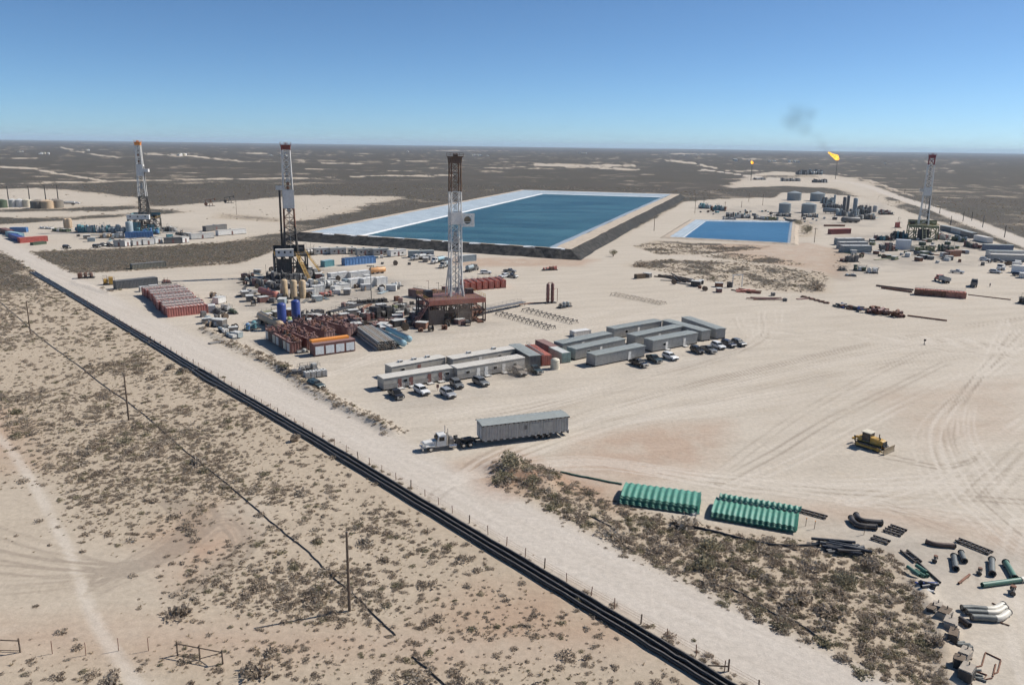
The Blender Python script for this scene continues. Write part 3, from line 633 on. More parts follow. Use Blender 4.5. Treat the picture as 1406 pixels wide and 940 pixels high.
# dry grass tufts between the shrubs
def tuft_mesh(name, seed):
    r = random.Random(seed); mb = MB()
    for i in range(26):
        a, q = r.uniform(0, 6.28), r.uniform(0, .35); b_ = Vector((math.cos(a) * q, math.sin(a) * q, 0)); tip = b_ + Vector((math.cos(a) * r.uniform(.3, .8), math.sin(a) * r.uniform(.3, .8), r.uniform(.4, 1.1))); s_ = Vector((-math.sin(a), math.cos(a), 0)) * .09
        mb.add([b_ - s_, b_ + s_, tip], [(0, 1, 2)])
    return mb.mesh(name, M_straw)
M_straw = leaf_mat('straw_grass', (.44, .35, .23), (.36, .28, .18), (.40, .33, .24))
TUFT = [tuft_mesh('tuft_%d' % i, 90 + i) for i in range(3)]
pc = bpy.data.collections.new('shrub_kinds')
for i, me in enumerate(SHRUB + TUFT): pc.objects.link(bpy.data.objects.new('kind_%d' % i, me))
ng = bpy.data.node_groups.new('scrub', 'GeometryNodeTree'); ng.interface.new_socket('Geometry', in_out='INPUT', socket_type='NodeSocketGeometry'); ng.interface.new_socket('Geometry', in_out='OUTPUT', socket_type='NodeSocketGeometry')
N = ng.nodes; L_ = ng.links; gi = N.new('NodeGroupInput'); go = N.new('NodeGroupOutput'); ip = N.new('GeometryNodeInstanceOnPoints'); ci = N.new('GeometryNodeCollectionInfo')
ci.inputs['Collection'].default_value = pc; ci.inputs['Separate Children'].default_value = True; ci.inputs['Reset Children'].default_value = True
def named(nm_, t):
    x = N.new('GeometryNodeInputNamedAttribute'); x.data_type = t; x.inputs['Name'].default_value = nm_; return x.outputs['Attribute']
cx_ = N.new('ShaderNodeCombineXYZ'); L_.new(named('turn', 'FLOAT'), cx_.inputs[2])
L_.new(gi.outputs[0], ip.inputs['Points']); L_.new(ci.outputs[0], ip.inputs['Instance']); ip.inputs['Pick Instance'].default_value = True
L_.new(named('which', 'INT'), ip.inputs['Instance Index']); L_.new(cx_.outputs[0], ip.inputs['Rotation']); L_.new(named('size', 'FLOAT'), ip.inputs['Scale']); L_.new(ip.outputs[0], go.inputs[0])
md = so.modifiers.new('scrub', 'NODES'); md.node_group = ng
print('SHRUBS', len(BX), len(rest))
# a few large bushes that stand out on their own
def big_bush(label, P, r_, h_, m_, seed, name='large_bush', trunk=False):
    t = thing(name, label, 'tree' if trunk else 'bush', (*G(*P)[:2], float(height(np.array([G(*P).x]), np.array([G(*P).y]))[0]))); r = random.Random(seed); mb = MB(); z0 = h_ * .35 if trunk else 0
    lobes = [(r.uniform(-.5, .5) * r_, r.uniform(-.5, .5) * r_, r.uniform(.15, .6) * (h_ - z0) + z0, r.uniform(.35, .6) * r_) for _ in range(9)]
    for i in range(700):
        lx, ly, lz, lr = r.choice(lobes); d = Vector((r.gauss(0, 1), r.gauss(0, 1), r.gauss(0, .8))).normalized() * lr * r.uniform(.6, 1.05); c = Vector((lx, ly, lz)) + d
        if c.z < .03: c.z = .05
        s = .16 * r.uniform(.6, 1.5) * max(1, r_ / 2.2); u = Vector((r.gauss(0, 1), r.gauss(0, 1), r.gauss(0, 1))).normalized(); v = u.orthogonal().normalized(); mb.add([c - u * s, c + v * s * .55, c + u * s, c - v * s * .55], [(0, 1, 2, 3)])
    mb.build('crown', m_, t); tw = MB()
    for k in range(6): a = r.uniform(0, 6.28); tw.tube([(0, 0, -.1), (math.cos(a) * r_ * .2, math.sin(a) * r_ * .2, h_ * .3), (math.cos(a) * r_ * .5, math.sin(a) * r_ * .5, h_ * .65)], [.1, .07, .03], 5)
    tw.build('trunk', M_twig, t)
big_bush('large dark olive bush on the mound near the hauling truck', (706, 646), 3.0, 1.9, M_olive, 1); big_bush('second large bush on the mound, nearer the road', (690, 660), 2.2, 1.5, M_olive, 2); big_bush('round grey bush mound at the right end of the middle scrub', (1121, 398), 4.2, 3.6, M_grey, 3)
big_bush('lone dark tree between the reservoir corner and the scrub', (842, 352), 2.4, 3.6, M_olive, 4, 'desert_tree', True); big_bush('dark tree at the right end of the small pond', (1108, 320), 4.5, 5.0, M_olive, 5, 'desert_tree', True); big_bush('smaller dark tree behind the right end of the small pond', (1096, 309), 3.4, 3.6, M_olive, 6, 'desert_tree', True); big_bush('dark green bush in the middle of the thicket', (975, 752), 1.9, 1.5, M_olive, 7); big_bush('olive bush in the thicket below the blue-black pipe pile', (1163, 800), 2.1, 1.4, M_olive, 8); big_bush('dark bush at the upper right of the thicket', (1196, 778), 1.8, 1.5, M_grey, 9); big_bush('low dark bush at the left edge of the middle scrub', (880, 366), 4.5, 1.8, M_grey, 10)
big_bush('upright dry bush left of the pipelines below the road bend', (405, 606), 1.0, 1.9, M_grey, 11); big_bush('dry upright bush beside the pipelines near the second pole', (251, 512), 1.3, 2.0, M_grey, 12); big_bush('dry bush cluster left of the upright one near the second pole', (234, 507), 1.0, 1.8, M_grey, 13)
# ------------------------------------------------------------------ paints
WHITE = mat('white_paint', (.70, .69, .66), .5, 0, .12, .22); CREAM = mat('cream_paint', (.66, .60, .47), .55, 0, .15, .2)
LGREY = mat('light_grey_paint', (.58, .58, .555), .55, 0, .15, .22); MGREY = mat('grey_paint', (.40, .40, .385), .6, 0, .18, .22)
DGREY = mat('dark_grey_paint', (.12, .122, .122), .6, 0, .25, .2); GREYBLUE = mat('grey_blue_paint', (.27, .335, .36), .5, 0, .18, .2)
ROOFW = mat('dusty_white_roof', (.60, .575, .52), .6, 0, .12, .35); ROOFG = mat('dusty_grey_roof', (.285, .315, .305), .55, 0, .15, .22)
BLACK = mat('black_paint', (.02, .021, .023), .35, 0, .2, .12); STEEL = mat('dull_steel', (.22, .215, .21), .5, .5, .25, .25); DARKSTEEL = mat('dark_steel', (.05, .048, .047), .6, .2, .3, .1)
RED = mat('faded_red_paint', (.42, .075, .06), .55, 0, .2, .22); SALMON = mat('salmon_red_paint', (.52, .165, .12), .6, 0, .2, .22); MAROON = mat('maroon_paint', (.17, .062, .055), .6, 0, .25, .22)
RUST = mat('rusty_steel', (.21, .092, .055), .85, .1, .4, .2); ORANGE = mat('orange_paint', (.83, .31, .05), .5, 0, .1, .1); YELLOW = mat('yellow_paint', (.52, .295, .03), .55, 0, .3, .3)
BLUE = mat('blue_paint', (.025, .055, .24), .4, 0, .2, .1); MBLUE = mat('mid_blue_paint', (.06, .19, .42), .45, 0, .2, .2); LBLUE = mat('light_blue_paint', (.26, .43, .50), .5, 0, .15, .2); TEAL = mat('teal_paint', (.09, .27, .31), .5, 0, .2, .2)
GREEN = mat('sea_green_paint', (.04, .235, .17), .55, 0, .25, .2); OLIVE = mat('olive_paint', (.20, .215, .11), .6, 0, .2, .25); DGREEN = mat('dark_green_paint', (.05, .09, .05), .6, 0, .25, .2); BEIGE = mat('beige_paint', (.55, .40, .255), .6, 0, .2, .2)
GLASS = mat('tinted_glass', (.012, .014, .016), .08, 0, .1, .04); RUBBER = mat('tyre_rubber', (.02, .019, .018), .85, 0, .2, .25); WOOD = mat('weathered_wood', (.16, .115, .08), .9, 0, .35, .15); POLY = mat('black_poly_pipe', (.013, .014, .016), .42, 0, .2, .06)
CONC = mat('weathered_concrete', (.40, .345, .285), .9, 0, .25, .3); CHROME = mat('bright_metal', (.6, .6, .6), .25, .9, .1, .1); TANKGREY = mat('tank_grey', (.25, .285, .295), .5, 0, .12, .15)
PURPLE = mat('dusty_maroon_steel', (.235, .125, .115), .75, 0, .3, .3); LAMP = mat('lamp_lens', (.75, .73, .66), .15, 0, .05, .05); TAIL = mat('tail_lamp', (.35, .02, .02), .3, 0, .1, .05)

def edge(A, B, depth, z=0):
    """near bottom edge given left to right in the photo; returns centre, heading, length"""
    a, b = G(*A, z), G(*B, z); d = b - a; rz = math.atan2(d.y, d.x); n_ = Vector((-d.y, d.x, 0)).normalized()
    return (a + b) / 2 + n_ * depth / 2, rz, d.length
def heading(A, B): a, b = G(*A), G(*B); return math.atan2(b.y - a.y, b.x - a.x)
def wavebox(L, W, z0, z1, pitch=.36, dep=.05):
    """box wall with upright corrugations all round"""
    prof = []
    def side(a, b):
        a, b = Vector(a), Vector(b); d = b - a; n_ = max(2, int(d.length / pitch)); nn = Vector((d.y, -d.x)).normalized()
        for i in range(n_):
            for t, o in ((0, 0), (.35, 0), (.5, dep), (.85, dep)): prof.append(a + d * ((i + t) / n_) - nn * (dep - o))
    x, y = L / 2, W / 2
    side((-x, -y), (x, -y)); side((x, -y), (x, y)); side((x, y), (-x, y)); side((-x, y), (-x, -y))
    n_ = len(prof); mb = MB()
    mb.add([(p.x, p.y, z0) for p in prof] + [(p.x, p.y, z1) for p in prof], [(i, (i + 1) % n_, n_ + (i + 1) % n_, n_ + i) for i in range(n_)] + [tuple(range(n_ - 1, -1, -1)), tuple(range(n_, 2 * n_))])
    return mb
def rails(mb, pts, z0, h=1.05, r=.035):
    """guard rail through points at height z0"""
    for a, b in zip(pts[:-1], pts[1:]):
        a, b = Vector((*a, z0)), Vector((*b, z0)); L = (b - a).length; n_ = max(1, int(L / 1.8))
        for k in (h, h * .5): mb.bar(a + Vector((0, 0, k)), b + Vector((0, 0, k)), r)
        for i in range(n_ + 1): p = a.lerp(b, i / n_); mb.bar(p, p + Vector((0, 0, h)), r)
    return mb
def stairs(a, b, wdt, m, parent, name='stairs'):
    """flight of steps between two points with side rails"""
    a, b = Vector(a), Vector(b); d = b - a; hor = Vector((d.x, d.y, 0)); s = Vector((-hor.y, hor.x, 0)).normalized() * wdt / 2; mb = MB()
    for q in (-1, 1):
        mb.bar(a + s * q, b + s * q, .12); mb.bar(a + s * q + Vector((0, 0, 1)), b + s * q + Vector((0, 0, 1)), .06)
        for i in range(6): p = a.lerp(b, i / 5) + s * q; mb.bar(p, p + Vector((0, 0, 1)), .04)
    n_ = max(4, int(abs(d.z) / .28))
    for i in range(n_): p = a.lerp(b, (i + .5) / n_); mb.bar(p - s, p + s, .10)
    return mb.build(name, m, parent)

def house(name, label, cat, A, B, W, H, wall, roof, low=None, doors=(), doorm=RED, windows=(), wave=False, ac=2, group=None, z0=.35, gable=.12, roofribs=False, place=None, steps=True):
    """skid-mounted camp house or store: walls, roof, doors, windows, air conditioners, skid"""
    c, rz, L = place if place else edge(A, B, W)
    t = thing(name, label, cat, c, rz, group); x, y = L / 2, W / 2
    wl_ = (wavebox(L, W, z0, H) if wave else MB().box(-x, x, -y, y, z0, H)).build('wall', wall, t)
    if low:
        mb = MB(); zl = z0 + (H - z0) * .47; e = .02
        mb.box(-x - e, x + e, -y - e, y + e, z0 + .05, zl); mb.build('lower_panel', low, t)
    rf = MB(); o = .14
    rf.add([(-x - o, -y - o, H), (x + o, -y - o, H), (x + o, y + o, H), (-x - o, y + o, H), (-x - o, -y - o, H + .1), (x + o, -y - o, H + .1), (x + o, y + o, H + .1), (-x - o, y + o, H + .1), (-x - o, 0, H + .1 + gable), (x + o, 0, H + .1 + gable)],
           [(3, 2, 1, 0), (0, 1, 5, 4), (2, 3, 7, 6), (1, 2, 6, 9, 5), (3, 0, 4, 8, 7), (4, 5, 9, 8), (8, 9, 6, 7)])
    r = rf.build('roof', roof, t)
    if roofribs:
        rb = MB(); n_ = max(3, int(L / 1.2))
        for i in range(n_ + 1):
            px_ = -x + L * i / n_
            for q in (-1, 1): rb.bar((px_, q * (y + o - .03), H + .1), (px_, 0, H + .1 + gable), .045)
            rb.box(px_ - .12, px_ + .12, -y - o - .06, -y - o + .02, H - .14, H + .06)
        rb.build('roof_ribs', roof, r)
    sk = MB()
    for q in (-.33, .33): sk.box(-x - .3, x + .3, q * W - .12, q * W + .12, .02, z0 + .02)
    for i in range(5): sk.box(-x + L * i / 4 - .1, -x + L * i / 4 + .1, -y + .05, y - .05, .1, z0 + .01)
    sk.build('skid', DARKSTEEL, t)
    for d in doors:
        px_ = -x + L * d
        dm = MB().box(px_ - .46, px_ + .46, -y - .07, -y - .02, z0 + .06, z0 + 2.05).build('door', doorm, t)
        MB().box(px_ + .3, px_ + .38, -y - .13, -y - .07, z0 + 1.0, z0 + 1.12).build('handle', STEEL, dm)
        if steps:
            st = MB()
            st.box(px_ - .7, px_ + .7, -y - 1.15, -y - .1, z0 - .12, z0 + .02); st.box(px_ + .7, px_ + 1.15, -y - 1.1, -y - .15, z0 * .4, z0 * .5)
            for q in (-.68, .62): st.bar((px_ + q, -y - 1.1, 0), (px_ + q, -y - 1.1, z0 + 1), .03); st.bar((px_ + q, -y - .15, z0 + 1), (px_ + q, -y - 1.1, z0 + 1), .03); st.bar((px_ + q, -y - .2, 0), (px_ + q, -y - .2, z0 + 1), .03)
            st.build('steps', WHITE, t)
    for d in windows:
        px_ = -x + L * d
        wi = MB().box(px_ - .6, px_ + .6, -y - .055, -y - .02, z0 + 1.0, z0 + 1.85).build('window', WHITE, t); MB().box(px_ - .52, px_ + .52, -y - .075, -y - .057, z0 + 1.07, z0 + 1.78).build('pane', GLASS, wi)
    for k in range(ac):
        q = .12 + .76 * (k + .5) / ac; px_ = -x + L * q
        a_ = MB().box(px_ - .55, px_ + .55, y - 1.2, y - .35, H + .1, H + .62).build('air_conditioner', LGREY, t); MB().box(px_ - .4, px_ + .4, y - 1.24, y - 1.2, H + .2, H + .52).build('grille', DARKSTEEL, a_)
    return t
def container(name, label, cat, place, W, H, m, top=None, group=None, doors=True, hatch=0, ribs=.6, z0=.15, roofclutter=None):
    """steel box with ribbed walls: shipping container, frac tank"""
    c, rz, L = place; t = thing(name, label, cat, c, rz, group); x, y = L / 2, W / 2
    wavebox(L, W, z0, H, ribs, .09).build('body', m, t)
    MB().box(-x + .03, x - .03, -y + .03, y - .03, H, H + .06).build('roof', top or m, t)
    fr = MB()
    for q in (-1, 1):
        for s in (-1, 1): fr.box(q * x - .09, q * x + .09, s * y - .09, s * y + .09, .02, H + .09)
        fr.box(-x, x, q * y - .07, q * y + .07, H - .02, H + .1); fr.box(-x, x, q * y - .07, q * y + .07, .03, z0 + .08)
    fr.build('frame', m, t)
    if doors:
        for q in (-1, 1):
            d = MB().box(-x - .14, -x - .09, q * .03 if q > 0 else -y + .15, y - .15 if q > 0 else -.03, z0 + .1, H - .1).build('door', m, t)
            lk = MB()
            for b_ in (.3, .7): lk.bar((-x - .17, q * y * b_, z0 + .15), (-x - .17, q * y * b_, H - .15), .03)
            lk.build('lock_rod', STEEL, d)
    for k in range(hatch):
        px_ = -x + L * (k + .7) / (hatch + .4); h = MB().lathe((px_, 0, H + .06), [(.42, 0), (.42, .16), (.1, .22)], 12).build('hatch', top or m, t)
    if roofclutter:
        rc = MB(); n_ = int(L / 1.1)
        for k in range(n_): px_ = -x + L * (k + .5) / n_; rc.box(px_ - .16, px_ + .16, -y + .1, y - .1, H + .05, H + .17)
        rc.build('roof_rib', roofclutter, t)
        wk = MB().box(-x + .2, x - .2, y * .45, y * .8, H + .2, H + .26); rails(wk, [(-x + .2, y * .8), (x - .2, y * .8)], H + .26, .9, .03); wk.build('walkway', STEEL, t)
    return t
def wheel(t, x, y, r, wd, rimm=STEEL):
    s = 1 if y > 0 else -1; y0, y1 = (y - s * wd, y)
    w_ = MB().tube([(x, y0, r), (x, y0 + s * wd * .15, r), (x, y1 - s * wd * .12, r), (x, y1, r)], [r * .86, r, r, r * .86], 16).build('wheel', RUBBER, t, True)
    MB().bar((x, y1 - s * .02, r), (x, y1 + s * .025, r), r * .58, 12, r * .5).build('rim', rimm, w_, True)
    return w_
def vehicle(kind, label, P, Q, paint, group=None, place=None, rim=STEEL):
    """pickup or sport utility; P the middle on the ground, Q a point the nose aims at"""
    p = place[0] if place else G(*P); rz = place[1] if place else heading(P, Q)
    t = thing('pickup_truck' if kind == 'pickup' else 'sport_utility_vehicle', label, 'pickup' if kind == 'pickup' else 'suv', p, rz, group)
    if kind == 'pickup':
        b = MB().prism([(-.55, .42), (2.75, .42), (2.86, .62), (2.84, .95), (2.68, 1.13), (1.25, 1.2), (-.55, 1.2)], -.97, .97)
        b.box(-2.9, -.53, -.97, .97, .42, .72); b.box(-2.9, -.53, -.97, -.87, .72, 1.2); b.box(-2.9, -.53, .87, .97, .72, 1.2); b.box(-2.96, -2.86, -.95, .95, .6, 1.19)
        cab = [(1.2, 1.18), (.42, 1.84), (-.35, 1.88), (-.6, 1.84), (-.62, 1.18)]; cx0, cx1 = -.62, 1.2
    else:
        b = MB().prism([(-2.42, .42), (2.32, .42), (2.46, .62), (2.44, .95), (2.28, 1.1), (1.05, 1.19), (-2.4, 1.22), (-2.5, .8)], -.96, .96)
        cab = [(1.05, 1.17), (.35, 1.80), (-.6, 1.86), (-2.05, 1.82), (-2.38, 1.2)]; cx0, cx1 = -2.3, 1.0
    b.build('body', paint, t, bevel=.06)
    mb = MB(); n_ = len(cab); vs = []
    for y in (-1, 1):
        for x, z in cab: vs.append((x, y * (.93 if z < 1.4 else .74), z))
    mb.add(vs, [tuple(range(n_)), tuple(range(2 * n_ - 1, n_ - 1, -1))] + [((i + 1) % n_, i, n_ + i, n_ + (i + 1) % n_) for i in range(n_)])
    mb.build('cab', paint, t, bevel=.05)
    def pane(nm, q, off):
        q = [Vector(v) for v in q]; nn = (q[1] - q[0]).cross(q[3] - q[0]).normalized() * off
        MB().add([v + nn for v in q], [(0, 1, 2, 3)]).build(nm, GLASS, t)
    x1, z1 = cab[0]; x2, z2 = cab[1]
    pane('windscreen', [(x1 - .06, -.84, z1 + .07), (x1 - .06, .84, z1 + .07), (x2 + .05, .70, z2 - .05), (x2 + .05, -.70, z2 - .05)], .02)
    xe, ze = cab[-1]; xf, zf = cab[-2]
    pane('rear_window', [(xe + .02, .80, ze + .12), (xe + .02, -.80, ze + .12), (xf - .01, -.66, zf - .08), (xf - .01, .66, zf - .08)], .03)
    for s in (-1, 1):
        q = [(x1 - .28, s * .915, 1.27), (xe + .22, s * .915, 1.27), (xf + .12, s * .785, 1.73), (x2 + .0, s * .785, 1.73)]
        pane('side_window', q if s > 0 else q[::-1], .018)
        xb = 2.6 if kind == 'pickup' else 2.22; xr = -2.93 if kind == 'pickup' else -2.44
        MB().box(xb + .12, xb + .26, s * .6 - .2, s * .6 + .2, .72, .92).build('headlight', LAMP, t); MB().box(xr - .06, xr + .06, s * .82 - .1, s * .82 + .1, .75, 1.05).build('tail_light', TAIL, t)
        MB().box(x1 - .35, x1 - .2, s * 1.0 - .1, s * 1.0 + .1, 1.2, 1.38).build('mirror', BLACK, t)
        for xw in ((1.8, -1.75) if kind == 'pickup' else (1.52, -1.5)): wheel(t, xw, s * 1.0, .4, .28, rim)
    nose = 2.85 if kind == 'pickup' else 2.45
    MB().box(nose - .04, nose + .12, -.9, .9, .42, .62).build('bumper', CHROME if kind == 'pickup' else BLACK, t); MB().box(nose - .02, nose + .05, -.42, .42, .68, .92).build('grille', BLACK, t)
    return t
def vtank(name, label, cat, P, r, h, m, group=None, roof='cone', ladder=True, legs=0.0, bands=0):
    t = thing(name, label, cat, G(*P), random.uniform(0, 6.28), group)
    prof = [(r, legs), (r, h)] + {'cone': [(r * 1.02, h), (.15, h + r * .28)], 'dome': [(r * .86, h + r * .22), (r * .5, h + r * .4), (.1, h + r * .46)], 'flat': [(r * .97, h + .05)]}[roof]
    if legs: prof = [(.2, legs - r * .8)] + prof
    b = MB().lathe((0, 0, 0), prof, 24 if r > 2 else 16).build('shell', m, t, True)
    if bands:
        bm = MB()
        for k in range(bands + 1): z = legs + (h - legs) * k / bands; bm.lathe((0, 0, z - .05), [(r + .04, 0), (r + .04, .1)], 24)
        bm.build('hoop', m, b, True)
    if ladder:
        l_ = MB()
        for s in (-.22, .22): l_.bar((r + .12, s, .1), (r + .12, s, h + 1), .03)
        for k in range(int(h / .5)): l_.bar((r + .12, -.22, .3 + k * .5), (r + .12, .22, .3 + k * .5), .025)
        l_.build('ladder', STEEL, t)
    if legs:
        for k in range(4): a = k * math.pi / 2 + .4; MB().bar((r * .85 * math.cos(a), r * .85 * math.sin(a), 0), (r * .85 * math.cos(a), r * .85 * math.sin(a), legs + .4), .12).build('leg', STEEL, t)
    MB().lathe((r * .5, 0, h), [(.25, 0), (.25, r * .2 + .25), (.1, r * .2 + .35)], 10).build('hatch', m, t)
    return t
def htank(name, label, cat, place, r, m, group=None, z=None, wheels=False):
    c, rz, L = place; t = thing(name, label, cat, c, rz, group); x = L / 2; z = z or r + .45
    MB().tube([(-x, 0, z), (-x + r * .12, 0, z), (-x + r * .4, 0, z), (x - r * .4, 0, z), (x - r * .12, 0, z), (x, 0, z)], [r * .35, r * .8, r, r, r * .8, r * .35], 20).build('shell', m, t, True)
    for k in (-.6, 0, .6) if L > 7 else (-.55, .55): MB().box(k * x - .2, k * x + .2, -r * .8, r * .8, .02, z - r * .55).build('saddle', DARKSTEEL, t)
    MB().box(-x * .9, x * .9, -.3, .3, z + r - .03, z + r + .06).build('walkway', STEEL, t)
    MB().lathe((0, 0, z + r), [(.35, 0), (.35, .25), (.1, .3)], 12).build('manhole', m, t)
    if wheels:
        for k in (-.8, -.62): [wheel(t, k * x, s * 1.2, .5, .35) for s in (-1, 1)]
    return t
def openrig(name, label, cat, place, W, H, m, seed, accents=(), group=None, railm=STEEL):
    """skid of oilfield plant: base, tank or pump body, pipework, motors, guard rails"""
    c, rz, L = place; t = thing(name, label, cat, c, rz, group); r = random.Random(seed); x, y = L / 2, W / 2
    b = MB(); b.box(-x, x, -y, -y + .25, .02, .35); b.box(-x, x, y - .25, y, .02, .35); b.box(-x, x, -y + .25, y - .25, .2, .33); b.build('skid', DARKSTEEL, t)
    n_ = max(2, int(L / 1.7)); px_ = -x + .2; rows = 2 if W > 3.2 else 1
    for k in range(n_):
     for rw in range(rows):
        yc = 0 if rows == 1 else (rw - .5) * W * .48; y = W / 2 / rows
        wd = (L - .4) / n_ * r.uniform(.7, .95); hh = H * r.uniform(.55, 1); q = r.random(); mm = r.choice((m, m, *accents)) if accents else m
        if q < .45:
            MB().box(px_, px_ + wd, yc - y * .8, yc + y * .8, .33, hh).build('housing', mm, t)
        elif q < .75:
            rr = min(wd, W / rows) * .38; MB().lathe((px_ + wd / 2, yc, .33), [(rr, 0), (rr, hh * .8), (rr * .6, hh * .92), (.1, hh * .95)], 14).build('vessel', mm, t, True)
        else:
            rr = H * .28; MB().tube([(px_, yc, rr + .5), (px_ + wd * .1, yc, rr + .5), (px_ + wd * .9, yc, rr + .5), (px_ + wd, yc, rr + .5)], [rr * .6, rr, rr, rr * .6], 14).build('drum', mm, t, True)
     px_ += (L - .4) / n_
    y = W / 2; pp = MB()
    for k in range(6): q = r.uniform(-.7, .7) * y; z = r.uniform(.5, H * .8); pp.tube([(-x * .9, q, .4), (-x * .9, q, z), (x * r.uniform(.2, .9), q, z), (x * .9, q, .5)], .09, 6)
    pp.build('pipework', r.choice((STEEL, m)), t)
    for k in range(max(3, int(L / 1.5))):
        q, w2 = r.uniform(-x, x) * .95, r.uniform(-y, y) * .95; z2 = H * r.uniform(.6, 1.35); MB().tube([(q, w2, .3), (q, w2, z2), (q + .05, w2, z2), (q + r.uniform(-1.5, 1.5), w2, z2 + .01)], .06, 5).build('stand_pipe', DARKSTEEL if r.random() < .6 else m, t)
    if H > 1.8: rails(MB(), [(-x, -y), (x, -y), (x, y), (-x, y)], H * .55, 1.0, .03).build('guard_rail', railm, t)
    return t
def pole(name, label, P, h, arm=False, r=.16, group=None, m=WOOD):
    t = thing(name, label, 'pole', G(*P), 0, group); MB().bar((0, 0, -.3), (0, 0, h), r, 8, r * .7).build('shaft', m, t, True)
    if arm:
        a = MB().box(-1.2, 1.2, -.08, .08, h - .75, h - .6).build('crossarm', m, t)
        for k in (-1.05, -.5, .5, 1.05): MB().lathe((k, 0, h - .6), [(.07, 0), (.09, .12), (.04, .2)], 6).build('insulator', LGREY, a)
    else: MB().lathe((0, 0, h - .02), [(r * .75, 0), (r * .75, .05), (r * .3, .1)], 8).build('cap', DARKSTEEL, t)
    return t
POLYHL = bpy.data.materials.new('crown_highlight_poly'); POLYHL.use_nodes = True; _n = POLYHL.node_tree.nodes; _l = POLYHL.node_tree.links; _p = _n['Principled BSDF']; _p.inputs['Roughness'].default_value = .32
_g = _n.new('ShaderNodeNewGeometry'); _s = _n.new('ShaderNodeSeparateXYZ'); _l.new(_g.outputs['Normal'], _s.inputs[0]); _t = _n.new('ShaderNodeTexNoise'); _t.inputs['Scale'].default_value = .8; _t.inputs['Detail'].default_value = 5; _l.new(_g.outputs['Position'], _t.inputs['Vector'])
_m = _n.new('ShaderNodeMapRange'); _m.inputs[1].default_value = .93; _m.inputs[2].default_value = 1.0; _m.inputs[4].default_value = .75; _l.new(_s.outputs[2], _m.inputs[0])
_q = _n.new('ShaderNodeMath'); _q.operation = 'MULTIPLY'; _l.new(_m.outputs[0], _q.inputs[0]); _l.new(_t.outputs[0], _q.inputs[1])
_x = _n.new('ShaderNodeMix'); _x.data_type = 'RGBA'; _x.inputs[6].default_value = (.012, .013, .015, 1); _x.inputs[7].default_value = (.42, .36, .30, 1); _l.new(_q.outputs[0], _x.inputs[0]); _l.new(_x.outputs[2], _p.inputs['Base Color'])   # highlight on the pipe crown, painted as a pale dusty stripe
# ------------------------------------------------------------------ three black poly lines beside the road
def offset_line(pl, d):
    pl = np.asarray(pl); t = np.gradient(pl, axis=0); t /= np.linalg.norm(t, axis=1)[:, None]; return pl + np.stack([-t[:, 1], t[:, 0]], 1) * d
AX = smoothline(Gn([(1090, 1000), (985, 938), (900, 886), (760, 802), (600, 706), (430, 603), (300, 527), (270, 509), (255, 500), (150, 436), (45, 374)]), 7)
for k, (off, lab) in enumerate(((-.92, 'black poly pipeline nearest the road fence'), (0, 'middle one of the three parallel black poly pipelines'), (.92, 'black poly pipeline farthest from the road, beside the open sand'))):
    pl = offset_line(AX, off); r_ = np.random.default_rng(k); pts = []
    for i, p in enumerate(pl):
        px_, py_ = pix(p[:1], p[1:2]); bulge = .35 * math.exp(-((px_[0] - 285) / 16) ** 2) * (k - .6) if px_[0] < 360 else 0
        n_ = np.array([-.707, -.707]) * bulge; pts.append((p[0] + n_[0] + r_.normal(0, .05), p[1] + n_[1] + r_.normal(0, .05), .27))
    tag(MB().tube(pts, .27, 10).build('pipeline', POLYHL, smooth=True), lab, 'pipeline')
# thin black surface lines
def ground_line(pxs, r, m, name, label, cat, n=8, z=None):
    pl = smoothline(Gn(pxs), n); rr = np.random.default_rng(len(pxs)); hz_ = height(pl[:, 0], pl[:, 1])
    pts = [(p[0] + rr.normal(0, .06), p[1] + rr.normal(0, .06), (z or r) + h_) for p, h_ in zip(pl, hz_)]
    return tag(MB().tube(pts, r, 6).build(name, m, smooth=True), label, cat)
ground_line([(-15, 402), (20, 432), (60, 467), (105, 500), (150, 535), (175, 552), (205, 575), (245, 612), (275, 635), (300, 655), (330, 680), (355, 702), (375, 718), (395, 735), (420, 755), (440, 775), (455, 790), (475, 808), (490, 820), (505, 835), (525, 855), (543, 872)], .085, POLY, 'surface_line', 'thin black poly line winding across the scrub past the wooden poles', 'line', 5)
ground_line([(566, 902), (585, 917), (600, 930), (625, 955)], .09, POLY, 'surface_line', 'short black line end lying in the bottom shrubs left of the pipelines', 'line', 5)
ground_line([(925, 723), (950, 724), (980, 730), (1010, 738), (1045, 746), (1080, 750), (1125, 749)], .17, POLY, 'hose', 'dark hose curving along the thicket below the second green stack', 'hose', 5)
ground_line([(805, 707), (825, 716), (845, 728), (850, 737), (858, 750), (872, 758)], .10, POLY, 'hose', 'black hose hooking through the thicket below the first green stack', 'hose', 5)
ground_line([(960, 798), (1000, 808), (1030, 822), (1060, 842), (1095, 856), (1130, 880)], .11, POLY, 'hose', 'thin dark hose running through the thicket close to the road', 'hose', 5)
ground_line([(770, 649), (800, 655), (830, 661), (853, 665)], .16, mat('green_pipe', (.04, .13, .085), .5), 'pipe', 'thin dark green pipe pointing at the first green stack', 'pipe', 4)

